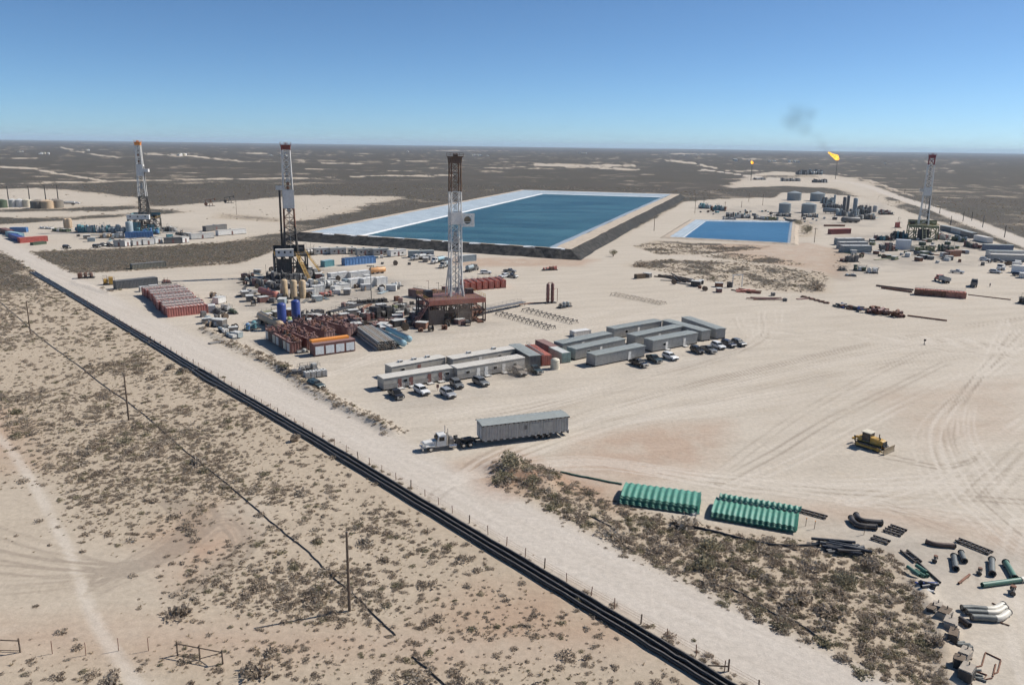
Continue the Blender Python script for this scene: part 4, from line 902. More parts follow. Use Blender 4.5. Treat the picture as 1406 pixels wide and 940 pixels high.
# ------------------------------------------------------------------ road fence, wooden poles, old fence panels
fo = offset_line(ROAD, ROAD_HW + .35); seg = np.r_[0, np.cumsum(np.linalg.norm(np.diff(fo, axis=0), axis=1))]
ft = thing('fence', 'sagging wire fence of thin posts along the left edge of the pale road', 'fence', (0, 0, 0)); fpts = []
s = seg[0] + 2; k = 0
while s < seg[-1]:
    p = np.array([np.interp(s, seg, fo[:, 0]), np.interp(s, seg, fo[:, 1])])
    if np.hypot(*p) < 330:
        o_ = MB().bar((random.uniform(-.1, .1), random.uniform(-.1, .1), 1.35 + random.uniform(-.15, .2)), (0, 0, -.1), .055 if k % 4 else .09, 6).build('post', WOOD if k % 4 == 0 else RUST, ft, loc=(p[0], p[1], 0)); fpts.append((p[0], p[1]))
    s += random.uniform(3.6, 4.6); k += 1
for hgt_ in (.45, .8, 1.15):
    mb = MB()
    for a, b in zip(fpts[:-1], fpts[1:]): mb.bar((*a, hgt_), (*b, hgt_ - .03), .012, 3, None, False)
    mb.build('wire', RUST, ft)
POLES = [((480, 838), 10.4, 'bare leaning wooden pole nearest the camera, in the scrub'), ((177, 577), 9.6, 'bare wooden pole in the scrub, second from the camera'), ((42, 458), 9.6, 'bare wooden pole in the scrub near the left edge of the picture')]
for P, h_, lab in POLES: pole('wooden_pole', lab, P, h_, group='bare wooden poles in the scrub', r=.2)
def brace(label, A, B, n=3):
    a, b = G(*A), G(*B); d = b - a; t = thing('fence_brace', label, 'fence', a, math.atan2(d.y, d.x)); L = d.length
    for i in range(n): MB().bar((L * i / (n - 1), 0, -.1), (L * i / (n - 1), 0, 1.75), .09, 8).build('post', WOOD, t, True)
    for i in range(n - 1):
        MB().bar((L * i / (n - 1), .0, 1.45), (L * (i + 1) / (n - 1), 0, 1.45), .07, 6).build('rail', WOOD, t); MB().bar((L * i / (n - 1), 0, .12), (L * (i + 1) / (n - 1), 0, 1.4 if i else .2), .05, 6).build('brace', WOOD, t)
brace('dark wooden fence brace of three posts at the bottom left', (244, 899), (306, 911)); brace('dark wooden fence brace cut by the left edge of the picture', (-22, 893), (28, 895), 2)
for k, (P, lab) in enumerate((((72, 897), 'thin lone post right of the fence brace at the picture edge'), ((118, 899), 'thin lone post midway between the two wooden fence braces'), ((163, 893), 'thin lone post beside the pale two-track'), ((204, 893), 'thin lone post just left of the three-post fence brace'))):
    t = thing('fence_post', lab, 'post', G(*P)); MB().bar((0, 0, -.1), (.03, 0, 1.6), .04, 6).build('shaft', RUST, t); MB().bar((.03, 0, 1.4), (.03, -.07, 1.4), .02, 4).build('wire_clip', STEEL, t)
t = thing('marker_post', 'short wooden stub with a rail beside the road fence near the bottom edge', 'post', G(1000, 921)); MB().bar((0, 0, 0), (0, 0, 1.5), .1, 8).build('shaft', WOOD, t); MB().bar((-2.2, .3, .5), (0, 0, .6), .09, 6).build('rail', WOOD, t)

# ------------------------------------------------------------------ stacks of green corrugated panels
def panel_stack(label, A, B, Wd, layers, waves, extra, seed):
    c, rz, L = edge(A, B, Wd); t = thing('panel_stack', label, 'panel stack', c, rz, 'stacks of green corrugated panels'); r = random.Random(seed)
    for q in (-.35, 0, .35): MB().box(-L / 2 + .3, L / 2 - .3, q * Wd - .1, q * Wd + .1, .02, .22).build('timber_bearer', WOOD, t)
    ny = 9
    def panel(z, w_, y0, L0, sh):
        nx = waves * 8; top = []; bot = []
        for j in range(ny):
            v = j / (ny - 1)
            for i in range(nx + 1):
                u = i / nx; ph = u * waves * 2 * math.pi
                x = (u - .5) * L0 + sh; zz = z + .095 * math.cos(ph) + .28 * math.sin(math.pi * v)
                y = y0 + (v - .5) * w_
                top.append((x, y, zz + .018)); bot.append((x, y, zz - .018))
        n_ = len(top); W1 = nx + 1; mb = MB(); fs = []
        for j in range(ny - 1):
            for i in range(nx): a = j * W1 + i; fs += [(a, a + 1, a + W1 + 1, a + W1), (n_ + a, n_ + a + W1, n_ + a + W1 + 1, n_ + a + 1)]
        for i in range(nx): fs += [(i + 1, i, n_ + i, n_ + i + 1), ((ny - 1) * W1 + i, (ny - 1) * W1 + i + 1, n_ + (ny - 1) * W1 + i + 1, n_ + (ny - 1) * W1 + i)]
        for j in range(ny - 1): fs += [(j * W1, (j + 1) * W1, n_ + (j + 1) * W1, n_ + j * W1), ((j + 1) * W1 + nx, j * W1 + nx, n_ + j * W1 + nx, n_ + (j + 1) * W1 + nx)]
        mb.add(top + bot, fs); mb.build('panel', GREEN, t, True)
    for k in range(layers): panel(.36 + k * .22, Wd, -.20 * (layers - 1 - k) + r.uniform(-.06, .06), L * r.uniform(.985, 1), r.uniform(-.1, .1))
    if extra: panel(.36 + layers * .22 + .2, 1.5, Wd * .42, L * .98, .35); panel(.36 + layers * .22 + .4, 1.3, Wd * .43, L * .98, .4)
    return t
panel_stack('stack of wavy sea-green corrugated panels, the one nearer the truck', (851, 690), (960, 705), 5.4, 5, 12, False, 1)
panel_stack('longer stack of wavy sea-green corrugated panels beside the dark pipes', (976, 711), (1094, 732), 5.8, 4, 15, True, 2)
t = thing('crate', 'small white debris crate at the end of the first green stack', 'crate', G(955, 706), .4); MB().box(-.7, .6, -.3, .3, 0, .35).build('body', WHITE, t, bevel=.03); MB().cbox((.2, .1, .45), (.9, .4, .08), .5).build('lid', WHITE, t)

# ------------------------------------------------------------------ pipe yard at the lower right
PIPEDK = mat('dark_pipe', (.045, .04, .04), .5, .2, .25, .15); PIPEBL = mat('blue_black_pipe', (.022, .028, .04), .4, 0, .2, .1); PIPEGR = mat('grey_pipe', (.13, .145, .14), .5, 0, .2, .2); PIPEGN = mat('green_steel_pipe', (.075, .19, .14), .5, 0, .2, .15); PIPEWH = mat('cream_pipe', (.66, .62, .53), .5, 0, .12, .15)
def flanged(label, A, B, r, m, fl=True, name='pipe', z=None, endm=None, cat='pipe'):
    a, b = G(*A), G(*B); d = b - a; t = thing(name, label, cat, a, math.atan2(d.y, d.x)); L = d.length; z = z or r + .04
    MB().pipe((0, 0, z), (L, 0, z), r, .14, 14).build('barrel', m, t, True)
    if fl:
        for x in (0, L): MB().pipe((x - .05, 0, z), (x + .05, 0, z), r * 1.28, .3, 14).build('flange', endm or m, t, True)
    for x in (L * .2, L * .8): MB().box(x - .1, x + .1, -r * 1.2, r * 1.2, .01, max(.05, z - r + .05)).build('timber', WOOD, t)
    return t
def bent(label, pxs, r, m, m2=None, split=.5):
    w_ = smoothline(Gn(pxs), 5); t = thing('pipe_bend', label, 'pipe bend', (*w_[0], 0)); pts = [(p[0] - w_[0][0], p[1] - w_[0][1], r + .05) for p in w_]
    if m2:
        k = int(len(pts) * split); MB().tube(pts[:k + 1], r, 12).build('barrel', m, t, True); MB().tube(pts[k:], r * 1.03, 12).build('barrel', m2, t, True).__setitem__('label', 'cream painted end')
    else: MB().tube(pts, r, 12).build('barrel', m, t, True)
    for p, q in ((pts[0], pts[1]), (pts[-1], pts[-2])):
        d = (Vector(q) - Vector(p)).normalized(); MB().pipe(Vector(p) - d * .04, Vector(p) + d * .08, r * 1.15, .4, 12).build('end_ring', DARKSTEEL, t, True)
    return t
def ladder_frame(label, A, B, wdt, n, m, h=.5):
    c, rz, L = edge(A, B, wdt); t = thing('steel_frame', label, 'frame', c, rz); x = L / 2
    for s in (-1, 1): MB().box(-x, x, s * wdt / 2 - .1, s * wdt / 2 + .1, .1, .1 + h * .5).build('side_rail', m, t)
    for i in range(n): q = -x + L * (i + .5) / n; MB().box(q - .07, q + .07, -wdt / 2 + .1, wdt / 2 - .1, .12, .1 + h * .4).build('rung', m, t)
    for s in (-.8, .8): MB().box(s * x - .15, s * x + .15, -wdt / 2, wdt / 2, .0, .098).build('bearer', WOOD, t)
    return t
bent('front one of two curved dark pipe bends beyond the second green stack', [(1168, 714), (1171, 720), (1180, 725), (1203, 727)], .42, PIPEDK)
bent('rear one of two curved dark pipe bends beyond the second green stack', [(1175, 710), (1179, 716), (1188, 719), (1211, 721)], .42, PIPEDK)
ladder_frame('rear dark steel ladder frame right of the curved pipe bends', (1219, 724), (1242, 732), .9, 4, PIPEDK); ladder_frame('front dark steel ladder frame right of the curved pipe bends', (1212, 729), (1237, 737), .9, 4, PIPEDK)
ladder_frame('short dark steel frame below the curved pipe bends', (1195, 740), (1219, 748), 1.1, 3, PIPEDK)
ladder_frame('long dark steel ladder frame at the upper right of the pipe yard', (1311, 743), (1358, 762), 1.1, 9, PIPEDK); ladder_frame('low dark frame trailing from the far end of the second green stack', (1086, 700), (1134, 713), .9, 7, PIPEDK)
ladder_frame('narrow open steel frame beside the thicket corner', (1236, 757), (1256, 773), 1.0, 2, PIPEDK)
bent('slightly bent brown pipe lying between the frames', [(1271, 746), (1285, 750), (1311, 752)], .33, mat('brown_pipe', (.10, .06, .05), .6, .1, .3, .15))
flanged('long thin dark pipe running from the open frame towards the thicket edge', (1259, 772), (1291, 801), .14, PIPEDK, False)
flanged('grey flanged pipe with dark ends in the middle of the yard', (1309, 766), (1312, 784), .36, PIPEGR, True, endm=PIPEDK); flanged('short grey flanged pipe behind the middle one', (1319, 761), (1324, 773), .34, PIPEGR, True, endm=PIPEDK)
flanged('grey-green flanged pipe lying upright in view near the right edge', (1361, 771), (1362, 791), .38, PIPEGR, True, endm=PIPEDK); flanged('green pipe with dark ends against the long green one', (1380, 775), (1393, 797), .38, PIPEGN, True, endm=PIPEDK)
flanged('long green pipe lying across the right edge', (1348, 806), (1400, 799), .33, PIPEGN, False); flanged('white pipe end cut by the right edge', (1401, 799), (1440, 793), .36, PIPEWH, False); flanged('thin slanting brown pipe on bare ground', (1316, 802), (1331, 790), .15, RUST, False)
for lab, P, s in (('small dark valve assembly left of the upright grey-green pipe', (1345, 787), .8), ('small rusty pump lying left of the middle grey pipe', (1284, 770), .8), ('dark valve wheel in front of the long green pipe', (1390, 814), 1.0)):
    t = thing('valve', lab, 'valve', G(*P), 1.0); t.scale = (s, s, s)
    MB().tube([(-.8, 0, .35), (.8, 0, .35)], .24, 10).build('body', PIPEDK, t, True); MB().bar((0, 0, .4), (0, 0, 1.0), .12, 8).build('stem', PIPEDK, t)
    MB().lathe((0, 0, 1.0), [(.35, 0), (.35, .08), (.05, .1)], 12).build('hand_wheel', RUST, t)
    for x in (-.8, .8): MB().bar((x - .06, 0, .35), (x + .06, 0, .35), .36, 12).build('flange', PIPEDK, t)
def pile(label, P, Q, wdt, n, r, m, seed, ms=None, name='pipe_pile', spread=.25, cat='pipe pile', lenf=1.0):
    a, b = G(*P), G(*Q); d = b - a; t = thing(name, label, cat, (a + b) / 2, math.atan2(d.y, d.x)); L = d.length; rr = random.Random(seed)
    for k in range(n):
        y = rr.uniform(-.5, .5) * wdt; z = r + .02 + (0 if k < n * .55 else rr.uniform(1, 2.2) * r); an = rr.gauss(0, spread); ll = L * lenf * rr.uniform(.45, .95) / 2; x = rr.uniform(-.5, .5) * L * (1 - .6 * lenf)
        MB().pipe((x - ll * math.cos(an), y - ll * math.sin(an), z), (x + ll * math.cos(an), y + ll * math.sin(an), z + rr.uniform(-.3, .3) * r), r, .2, 10).build('pipe', rr.choice(ms) if ms else m, t, True)
    return t
pile('jumbled pile of blue-black pipes at the thicket edge', (1120, 750), (1186, 758), 3.2, 24, .22, PIPEBL, 1, (PIPEBL, PIPEBL, PIPEDK, DGREY))
pile('small stack of green pipe lengths at the thicket corner', (1250, 782), (1270, 796), 1.6, 5, .26, PIPEGN, 2, spread=.1); pile('tangle of dark blue, black and white scrap at the thicket corner', (1255, 806), (1287, 814), 1.8, 12, .26, PIPEBL, 3, (PIPEBL, PIPEBL, BLACK, WHITE, BLUE), 'scrap_pile', .6, 'scrap pile')
bent('rear one of three grey pipes with cream bent ends', [(1320, 838), (1335, 838), (1358, 840), (1368, 838), (1377, 833)], .36, PIPEGR, PIPEWH, .45); bent('middle one of three grey pipes with cream bent ends', [(1326, 843), (1342, 844), (1362, 845), (1371, 843), (1380, 837)], .36, PIPEGR, PIPEWH, .42); bent('front one of three grey pipes with cream bent ends', [(1333, 851), (1350, 852), (1366, 853), (1375, 851), (1384, 844)], .40, PIPEGR, PIPEWH, .5)
flanged('short dark pipe lying in front of the three cream-ended pipes', (1317, 852), (1331, 862), .34, PIPEDK, False)
for lab, A, B in (('thin rod lying behind the cream pipe bends', (1362, 828), (1372, 833)), ('thin rod lying in front of the cream pipe bends', (1373, 855), (1386, 859))): flanged(lab, A, B, .07, RUST, False, 'rod', cat='rod')
BLK = [((1279, 841), 2.0, 1.3, .9, 'dark low skid box at the top of the column of blocks'), ((1287, 838), 1.6, 1.6, 1.0, 'pale square block second from the top of the column'), ((1296, 849), 2.3, 1.7, 1.3, 'pale block with a slab top, third of the column'), ((1304, 864), 2.2, 1.9, 1.5, 'tall grey block in the middle of the column'), ((1308, 880), 2.3, 1.4, 1.4, 'dark steel block below the tall grey one'), ((1324, 904), 2.2, 1.4, 1.2, 'pale tipped block low in the column'), ((1316, 918), 1.6, 1.6, 1.6, 'dark block near the bottom edge in the column'), ((1326, 932), 2.4, 1.8, 1.7, 'long dark block at the bottom edge of the column')]
for k, (P, l_, w_, h_, lab) in enumerate(BLK):
    l_, w_, h_ = l_ * .75, w_ * .75, h_ * .8
    dk = 'dark' in lab; t = thing('equipment_block', lab, 'block', G(*P), .9 + .25 * math.sin(k * 2.3), 'column of blocks beside the thicket')
    MB().box(-l_ / 2, l_ / 2, -w_ / 2, w_ / 2, .16, h_).build('body', DARKSTEEL if dk else CONC, t, bevel=.05)
    MB().cbox((.1, .05, h_ + .08), (l_ * 1.05, w_ * .9, .14), .15 * (k % 3 - 1)).build('slab', CONC if k % 2 else WOOD, t)
    for q in (-.3, .3): MB().box(q * l_ - .1, q * l_ + .1, -w_ / 2 - .1, w_ / 2 + .1, .01, .158).build('timber', WOOD, t)
    MB().bar((l_ * .3, 0, h_ + .1), (l_ * .3, 0, h_ + .55), .06, 6).build('lifting_eye', DARKSTEEL, t)
pile('few grey pipes lying right of the block column', (1312, 888), (1331, 889), 1.4, 4, .22, PIPEGR, 5, spread=.12)
pile('loose pipes on the ground at the bottom edge', (1328, 926), (1352, 930), 2.0, 6, .13, PIPEGR, 6, spread=.2)
def rods(label, lines):
    o = G(*lines[0][0]); t = thing('bent_rod_frame', label, 'frame', o)
    for pl in lines:
        w_ = [G(*p) - o for p in pl]; MB().tube([(p.x, p.y, .09) for p in w_], .08, 6).build('rod', RUST, t, True)
rods('zigzag frame of rusty rods at the lower right corner, rear half', [[(1340, 916), (1348, 914), (1353, 896), (1374, 906)], [(1374, 907), (1370, 923), (1365, 925)]])
rods('zigzag frame of rusty rods at the lower right corner, front half', [[(1325, 916), (1355, 927), (1349, 934), (1362, 931)], [(1363, 929), (1367, 912)]])
for k, (P, lab) in enumerate((((1186, 734), 'thin stake behind the short steel frame'), ((1106, 722), 'upright pale stake right of the second green stack'), ((1118, 726), 'second pale stake right of the second green stack'))):
    t = thing('stake', lab, 'stake', G(*P)); MB().bar((0, 0, 0), (.05, 0, 1.3), .045, 5).build('shaft', WOOD, t); MB().cbox((.05, 0, 1.3), (.12, .12, .14)).build('cap', ORANGE if k else WOOD, t)
# ------------------------------------------------------------------ camp houses in front
CAMPW = mat('camp_wall', (.37, .355, .32), .6, 0, .15, .2); CAMPL = mat('camp_lower_wall', (.245, .24, .23), .6, 0, .18, .2); CLUW = mat('cluster_wall', (.315, .32, .31), .6, 0, .18, .2)
house('camp_house', 'white-roofed two-tone camp house nearest the road, with four red doors', 'camp house', (527, 537), (623, 521), 3.4, 2.95, CAMPW, ROOFW, CAMPL, (.22, .38, .64, .80), MAROON, (.3, .9), ac=0, gable=.08)
house('camp_house', 'white-roofed camp house directly behind the red-doored one', 'camp house', (538, 520), (612, 506), 3.2, 2.95, CAMPW, ROOFW, CAMPL, (.5,), MAROON, (.2,), ac=3, gable=.06)
house('camp_house', 'long white-roofed two-tone camp house beside the car in the dust', 'camp house', (628, 523), (720, 507), 3.5, 3.1, CAMPW, ROOFW, CAMPL, (.3, .42, .68), WHITE, (.15, .55, .85), ac=0, gable=.08)
house('camp_house', 'white-roofed camp house behind the long two-tone one', 'camp house', (622, 509), (712, 493), 3.3, 3.0, CAMPW, ROOFW, CAMPL, (.4,), WHITE, (.7,), ac=2, gable=.06)
def endplace(A, B, L_, back):
    """near end edge A-B left to right, body running back L_ metres toward pixel 'back'"""
    a, b = G(*A), G(*B); m_ = (a + b) / 2; q = G(*back); d = (q - m_).normalized(); return m_ + d * L_ / 2, math.atan2(d.y, d.x), L_
house('awning_shed', 'dark grey lean-to with open shaded front beside the pink container', 'shed', None, None, 3.2, 3.1, DGREY, ROOFG, None, (), MAROON, (), True, 0, place=endplace((727, 506), (742, 503), 13, (700, 484)), gable=.05, roofribs=True)
container('container', 'faded pink-red container between the lean-to and the round tank', 'container', endplace((744, 503), (757, 501), 12, (722, 483)), 2.5, 2.7, SALMON, None, doors=False, roofclutter=SALMON)
container('container', 'dusty maroon container behind the pink-red one', 'container', endplace((757, 490), (767, 488), 9, (735, 476)), 2.4, 2.6, PURPLE, None, doors=False)
container('container', 'pale teal container beside the cream round tank', 'container', endplace((771, 499), (783, 497), 7, (754, 487)), 2.5, 2.7, mat('pale_teal', (.27, .40, .37), .55), LGREY, doors=True)
vtank('water_tank', 'cream round plastic water tank in front of the pink container', 'tank', (762, 506), 1.15, 2.3, CREAM, None, 'dome', False, 0, 4)
GY = ('corrugated grey camp houses')
for A, B, W_, H_, lab, dr in (((817, 504), (885, 490), 3.5, 3.1, 'corrugated grey camp house with a white door, nearest of the grey cluster', (.68,)), ((790, 495), (858, 480), 3.4, 3.05, 'grey camp house second row of the left grey cluster', (.5,)), ((772, 487), (840, 472), 3.4, 3.05, 'grey camp house at the back of the left grey cluster', (.4,)),
                          ((896, 484), (957, 472), 3.6, 3.3, 'taller corrugated grey camp house at the front right of the cluster', (.3, .7)), ((872, 476), (936, 462), 3.4, 3.1, 'grey camp house right behind the taller front one', (.5,)), ((843, 466), (908, 454), 3.4, 3.1, 'pale-roofed grey camp house rearmost in the middle of the cluster', (.5,))):
    house('camp_house', lab, 'camp house', A, B, W_, H_, CLUW, ROOFG, None, dr, WHITE, (.25,) if dr[0] != .68 else (), True, 0, GY, roofribs=True, gable=.1)
for E_, lab in ((endplace((963, 469), (975, 467), 17, (902, 449)), 'long grey camp house set crosswise, left of the pair at the cluster end'), (endplace((980, 467), (998, 464), 18, (924, 442)), 'long grey camp house set crosswise at the right end of the cluster')):
    house('camp_house', lab, 'camp house', None, None, 3.4, 3.1, CLUW, ROOFG, None, (), WHITE, (), True, 0, GY, place=E_, roofribs=True, gable=.1)
container('storage_box', 'small white flat box behind the grey cluster', 'box', edge((789, 463), (811, 460), 2.4), 2.4, 1.6, WHITE)
# ------------------------------------------------------------------ parked cars
SILVER = mat('silver_car_paint', (.48, .49, .50), .3, .3, .08, .2); CARW = mat('white_car_paint', (.76, .76, .75), .3, 0, .06, .12); CARB = mat('black_car_paint', (.014, .015, .018), .25, 0, .1, .08); CARG = mat('grey_car_paint', (.16, .17, .175), .3, .2, .1, .2); CARN = mat('navy_car_paint', (.018, .026, .055), .28, .1, .1, .1); CARBR = mat('dusty_brown_car_paint', (.20, .175, .15), .5, 0, .1, .45); CART = mat('dark_teal_car_paint', (.03, .055, .06), .3, .1, .1, .1)
GC = 'vehicles parked at the camp'
for kd, lab, P, Q, m_ in (('pickup', 'black pickup at the left end of the camp house row', (544, 545), (555, 553), CARB), ('suv', 'white sport utility parked at the red-doored camp house', (579, 540), (590, 546), CARW), ('suv', 'silver sport utility parked farthest forward from the camp houses', (615, 544), (627, 551), SILVER), ('suv', 'grey sport utility behind the silver one', (627, 531), (636, 538), CARG), ('suv', 'dark grey sport utility alone before the long camp house', (660, 528), (671, 533), CARG),
                      ('suv', 'brown dusty sport utility wrapped in a puff of dust', (713, 514), (724, 520), CARBR), ('pickup', 'dark teal pickup beside the lean-to', (734, 511), (744, 516), CART), ('pickup', 'black pickup left of the dark green one at the grey cluster', (877, 502), (888, 506), CARB), ('pickup', 'dark grey-green pickup between black pickup and white car', (898, 496), (908, 501), CART), ('suv', 'white sport utility at the grey cluster', (920, 493), (931, 497), CARW),
                      ('suv', 'black sport utility right of the taller grey house', (957, 484), (966, 488), CARB), ('pickup', 'dark pickup with pale hood beside the black sport utility', (973, 483), (982, 487), CARG), ('suv', 'white sport utility at the crosswise houses', (986, 478), (996, 482), CARW), ('suv', 'navy sport utility at the crosswise houses', (1000, 475.5), (1010, 479), CARN), ('suv', 'dark grey sport utility at the far right end of the row', (1014, 474), (1023, 477), CARG)):
    vehicle(kd, lab, P, Q, m_, GC)
t = thing('sign_post', 'small post with a dark board beside the white camp steps', 'sign', G(601, 536)); MB().bar((0, 0, 0), (0, 0, 1.5), .06, 6).build('shaft', RUST, t); MB().box(-.3, .3, -.1, -.05, .7, 1.5).build('board', MAROON, t)
t = thing('marker_sign', 'tiny dark marker post alone on the open pad', 'sign', G(1269, 473)); MB().bar((0, 0, 0), (0, 0, 1.6), .08, 6).build('shaft', DARKSTEEL, t); MB().box(-.35, .35, -.12, -.07, 1.1, 1.7).build('board', BLACK, t); MB().lathe((0, 0, 0), [(.4, 0), (.35, .12), (.1, .15)], 10).build('base', BLACK, t)
# ------------------------------------------------------------------ the hauling truck
a, b = G(592, 621), G(754, 601); d = b - a; trz = math.atan2(d.y, d.x); U = d.normalized()
def along(s): p = a + U * s; return p
def build_truck():
    # local x runs backwards from the front axle (nose toward -x)
    t = thing('tractor_truck', 'white long-nose tractor truck hauling the grey house', 'truck', a + Vector((-U.y, U.x, 0)) * 1.25, trz)
    hb = MB().prism([(-1.3, .75), (1.15, .75), (1.15, 1.95), (-1.15, 1.75), (-1.35, 1.5)], -.75, .75); hb.build('hood', WHITE, t, bevel=.08)
    MB().box(-1.42, -1.34, -.6, .6, .8, 1.72).build('grille', CHROME, t); MB().box(-1.62, -1.4, -1.2, 1.2, .45, .85).build('bumper', CHROME, t)
    cabm = MB().prism([(1.13, .9), (3.0, .9), (3.0, 3.0), (1.55, 2.95), (1.2, 2.0)], -1.1, 1.1).build('cab', WHITE, t, bevel=.06)
    MB().add([(1.2, -.95, 2.06), (1.2, .95, 2.06), (1.52, .9, 2.85), (1.52, -.9, 2.85)], [(0, 3, 2, 1)]).build('windscreen', GLASS, t).location = (-.035, 0, 0)
    for s in (-1, 1):
        MB().box(1.6, 2.6, s * 1.1, s * 1.13, 1.95, 2.7).build('side_window', GLASS, t)
        MB().box(-1.0, .75, s * .76, s * 1.2, 1.0, 1.2).build('fender', WHITE, t, bevel=.05); MB().box(-1.45, -1.2, s * .95 - .15, s * .95 + .15, 1.2, 1.45).build('headlight', LAMP, t)
        MB().bar((3.25, s * .95, .9), (3.25, s * .95, 4.1), .11, 10).build('exhaust_stack', CHROME, t, True); MB().tube([(3.4, s * 1.0, .75), (3.5, s * 1.0, .75), (4.9, s * 1.0, .75), (5.0, s * 1.0, .75)], [.2, .33, .33, .2], 12).build('fuel_tank', CHROME, t, True)
        wheel(t, 0, s * 1.22, .52, .32, CHROME)
        for x in (6.3, 7.65): wheel(t, x, s * 1.24, .52, .6, CHROME)
        MB().box(1.25, 1.35, s * 1.3 - .1, s * 1.3 + .1, 1.9, 2.5).build('mirror', CHROME, t)
    MB().box(3.0, 8.4, -.45, .45, .75, 1.05).build('chassis', DARKSTEEL, t); MB().box(3.35, 4.6, -1.0, 1.0, 1.06, 1.16).build('deck_plate', STEEL, t)
    rk = MB().box(3.7, 4.5, -.9, .9, 1.16, 2.0); rk.box(3.55, 3.65, -1.05, 1.05, 1.1, 2.7); rk.build('headache_rack', STEEL, t)
    w_ = MB().bar((5.3, -.8, 1.5), (5.3, .8, 1.5), .4, 14); w_.box(4.9, 5.7, -.95, -.85, 1.05, 2.0); w_.box(4.9, 5.7, .85, .95, 1.05, 2.0); w_.build('winch', DARKSTEEL, t)
    MB().lathe((6.9, 0, 1.05), [(.55, 0), (.6, .1), (.4, .16)], 14).build('fifth_wheel', DARKSTEEL, t)
    # lowboy trailer
    ya = Vector((-U.y, U.x, 0)) * 1.25
    sb = (G(665.5, 608.7, 1.2) - a).dot(U) - 1.2
    tr = thing('lowboy_trailer', 'dark lowboy trailer under the grey house, coupled to the white truck', 'trailer', a + ya, trz)
    MB().prism([(6.2, 1.25), (sb - .5, 1.25), (sb + .1, .75), (sb + .1, 1.1), (sb - .4, 1.6), (6.2, 1.55)], -.55, .55).build('gooseneck', DARKSTEEL, tr)
    bd = MB()
    for s in (-1, 1): bd.box(sb, sb + 19, s * .9 - .12, s * .9 + .12, .7, 1.02)
    for k in range(16): bd.box(sb + .2 + k * 1.18, sb + .4 + k * 1.18, -1.35, 1.35, .86, 1.06)
    bd.build('bed', DARKSTEEL, tr); MB().box(sb + 18.95, sb + 19.2, -1.3, 1.3, .55, 1.2).build('rear_bumper', STEEL, tr)
    for x in (21.0, 22.3, 23.6):
        for s in (-1, 1): wheel(tr, x, s * 1.3, .46, .55, STEEL)
    h0, L_ = 1.12, 17.6; s0 = (G(665.5, 608.7, 1.2) - a).dot(U); c = a + ya + U * (s0 + L_ / 2)
    hs = thing('hauled_house', 'large corrugated grey house with ridged eaves riding on the lowboy trailer', 'house', c + Vector((0, 0, h0)), trz); x, y, H = L_ / 2, 1.9, 3.15
    wavebox(L_, 3.8, .15, H, .55, .11).build('wall', MGREY, hs)
    MB().add([(-x - .12, -y - .12, H), (x + .12, -y - .12, H), (x + .12, y + .12, H), (-x - .12, y + .12, H), (-x - .12, 0, H + .22), (x + .12, 0, H + .22)], [(3, 2, 1, 0), (0, 1, 5, 4), (2, 3, 4, 5), (1, 2, 5), (3, 0, 4)]).build('roof', ROOFG, hs)
    ev = MB(); n_ = 20
    for k in range(n_ + 1): q = -x + L_ * k / n_; ev.box(q - .14, q + .14, -y - .22, -y - .12, H - .22, H + .02); ev.box(q - .14, q + .14, y + .12, y + .22, H - .22, H + .02)
    ev.box(-x, x, -y - .16, -y - .12, H - .1, H); ev.build('eave_bracket', DARKSTEEL, hs)
    sk = MB()
    for k in range(14): q = -x + L_ * (k + .5) / 14; sk.box(q - .2, q + .2, -y - .05, y + .05, -.04, .14)
    sk.build('skid', LGREY, hs)
    for q, m_, w2 in ((-.02, DGREY, .3),): MB().box(-.25 + q * x, .25 + q * x, -y - .06, -y - .02, 1.5, 2.3).build('vent', m_, hs)
    for q in (.18, .5): 
        p0 = q * x; e = MB().box(p0 - .85, p0 + .85, -y - .055, -y - .02, .9, 2.5).build('logo_panel', mat('faded_logo', (.42, .42, .39), .6), hs)
        for k in range(3): MB().box(p0 - .55 + k * .4, p0 - .4 + k * .4, -y - .07, -y - .057, 1.3, 2.1).build('logo_mark', MGREY, e)
    for s in (-1, 1): MB().box(-x - .08, -x - .02, s * .85 - .5, s * .85 + .5, .25, 2.5).build('end_panel', LGREY, hs)
build_truck()
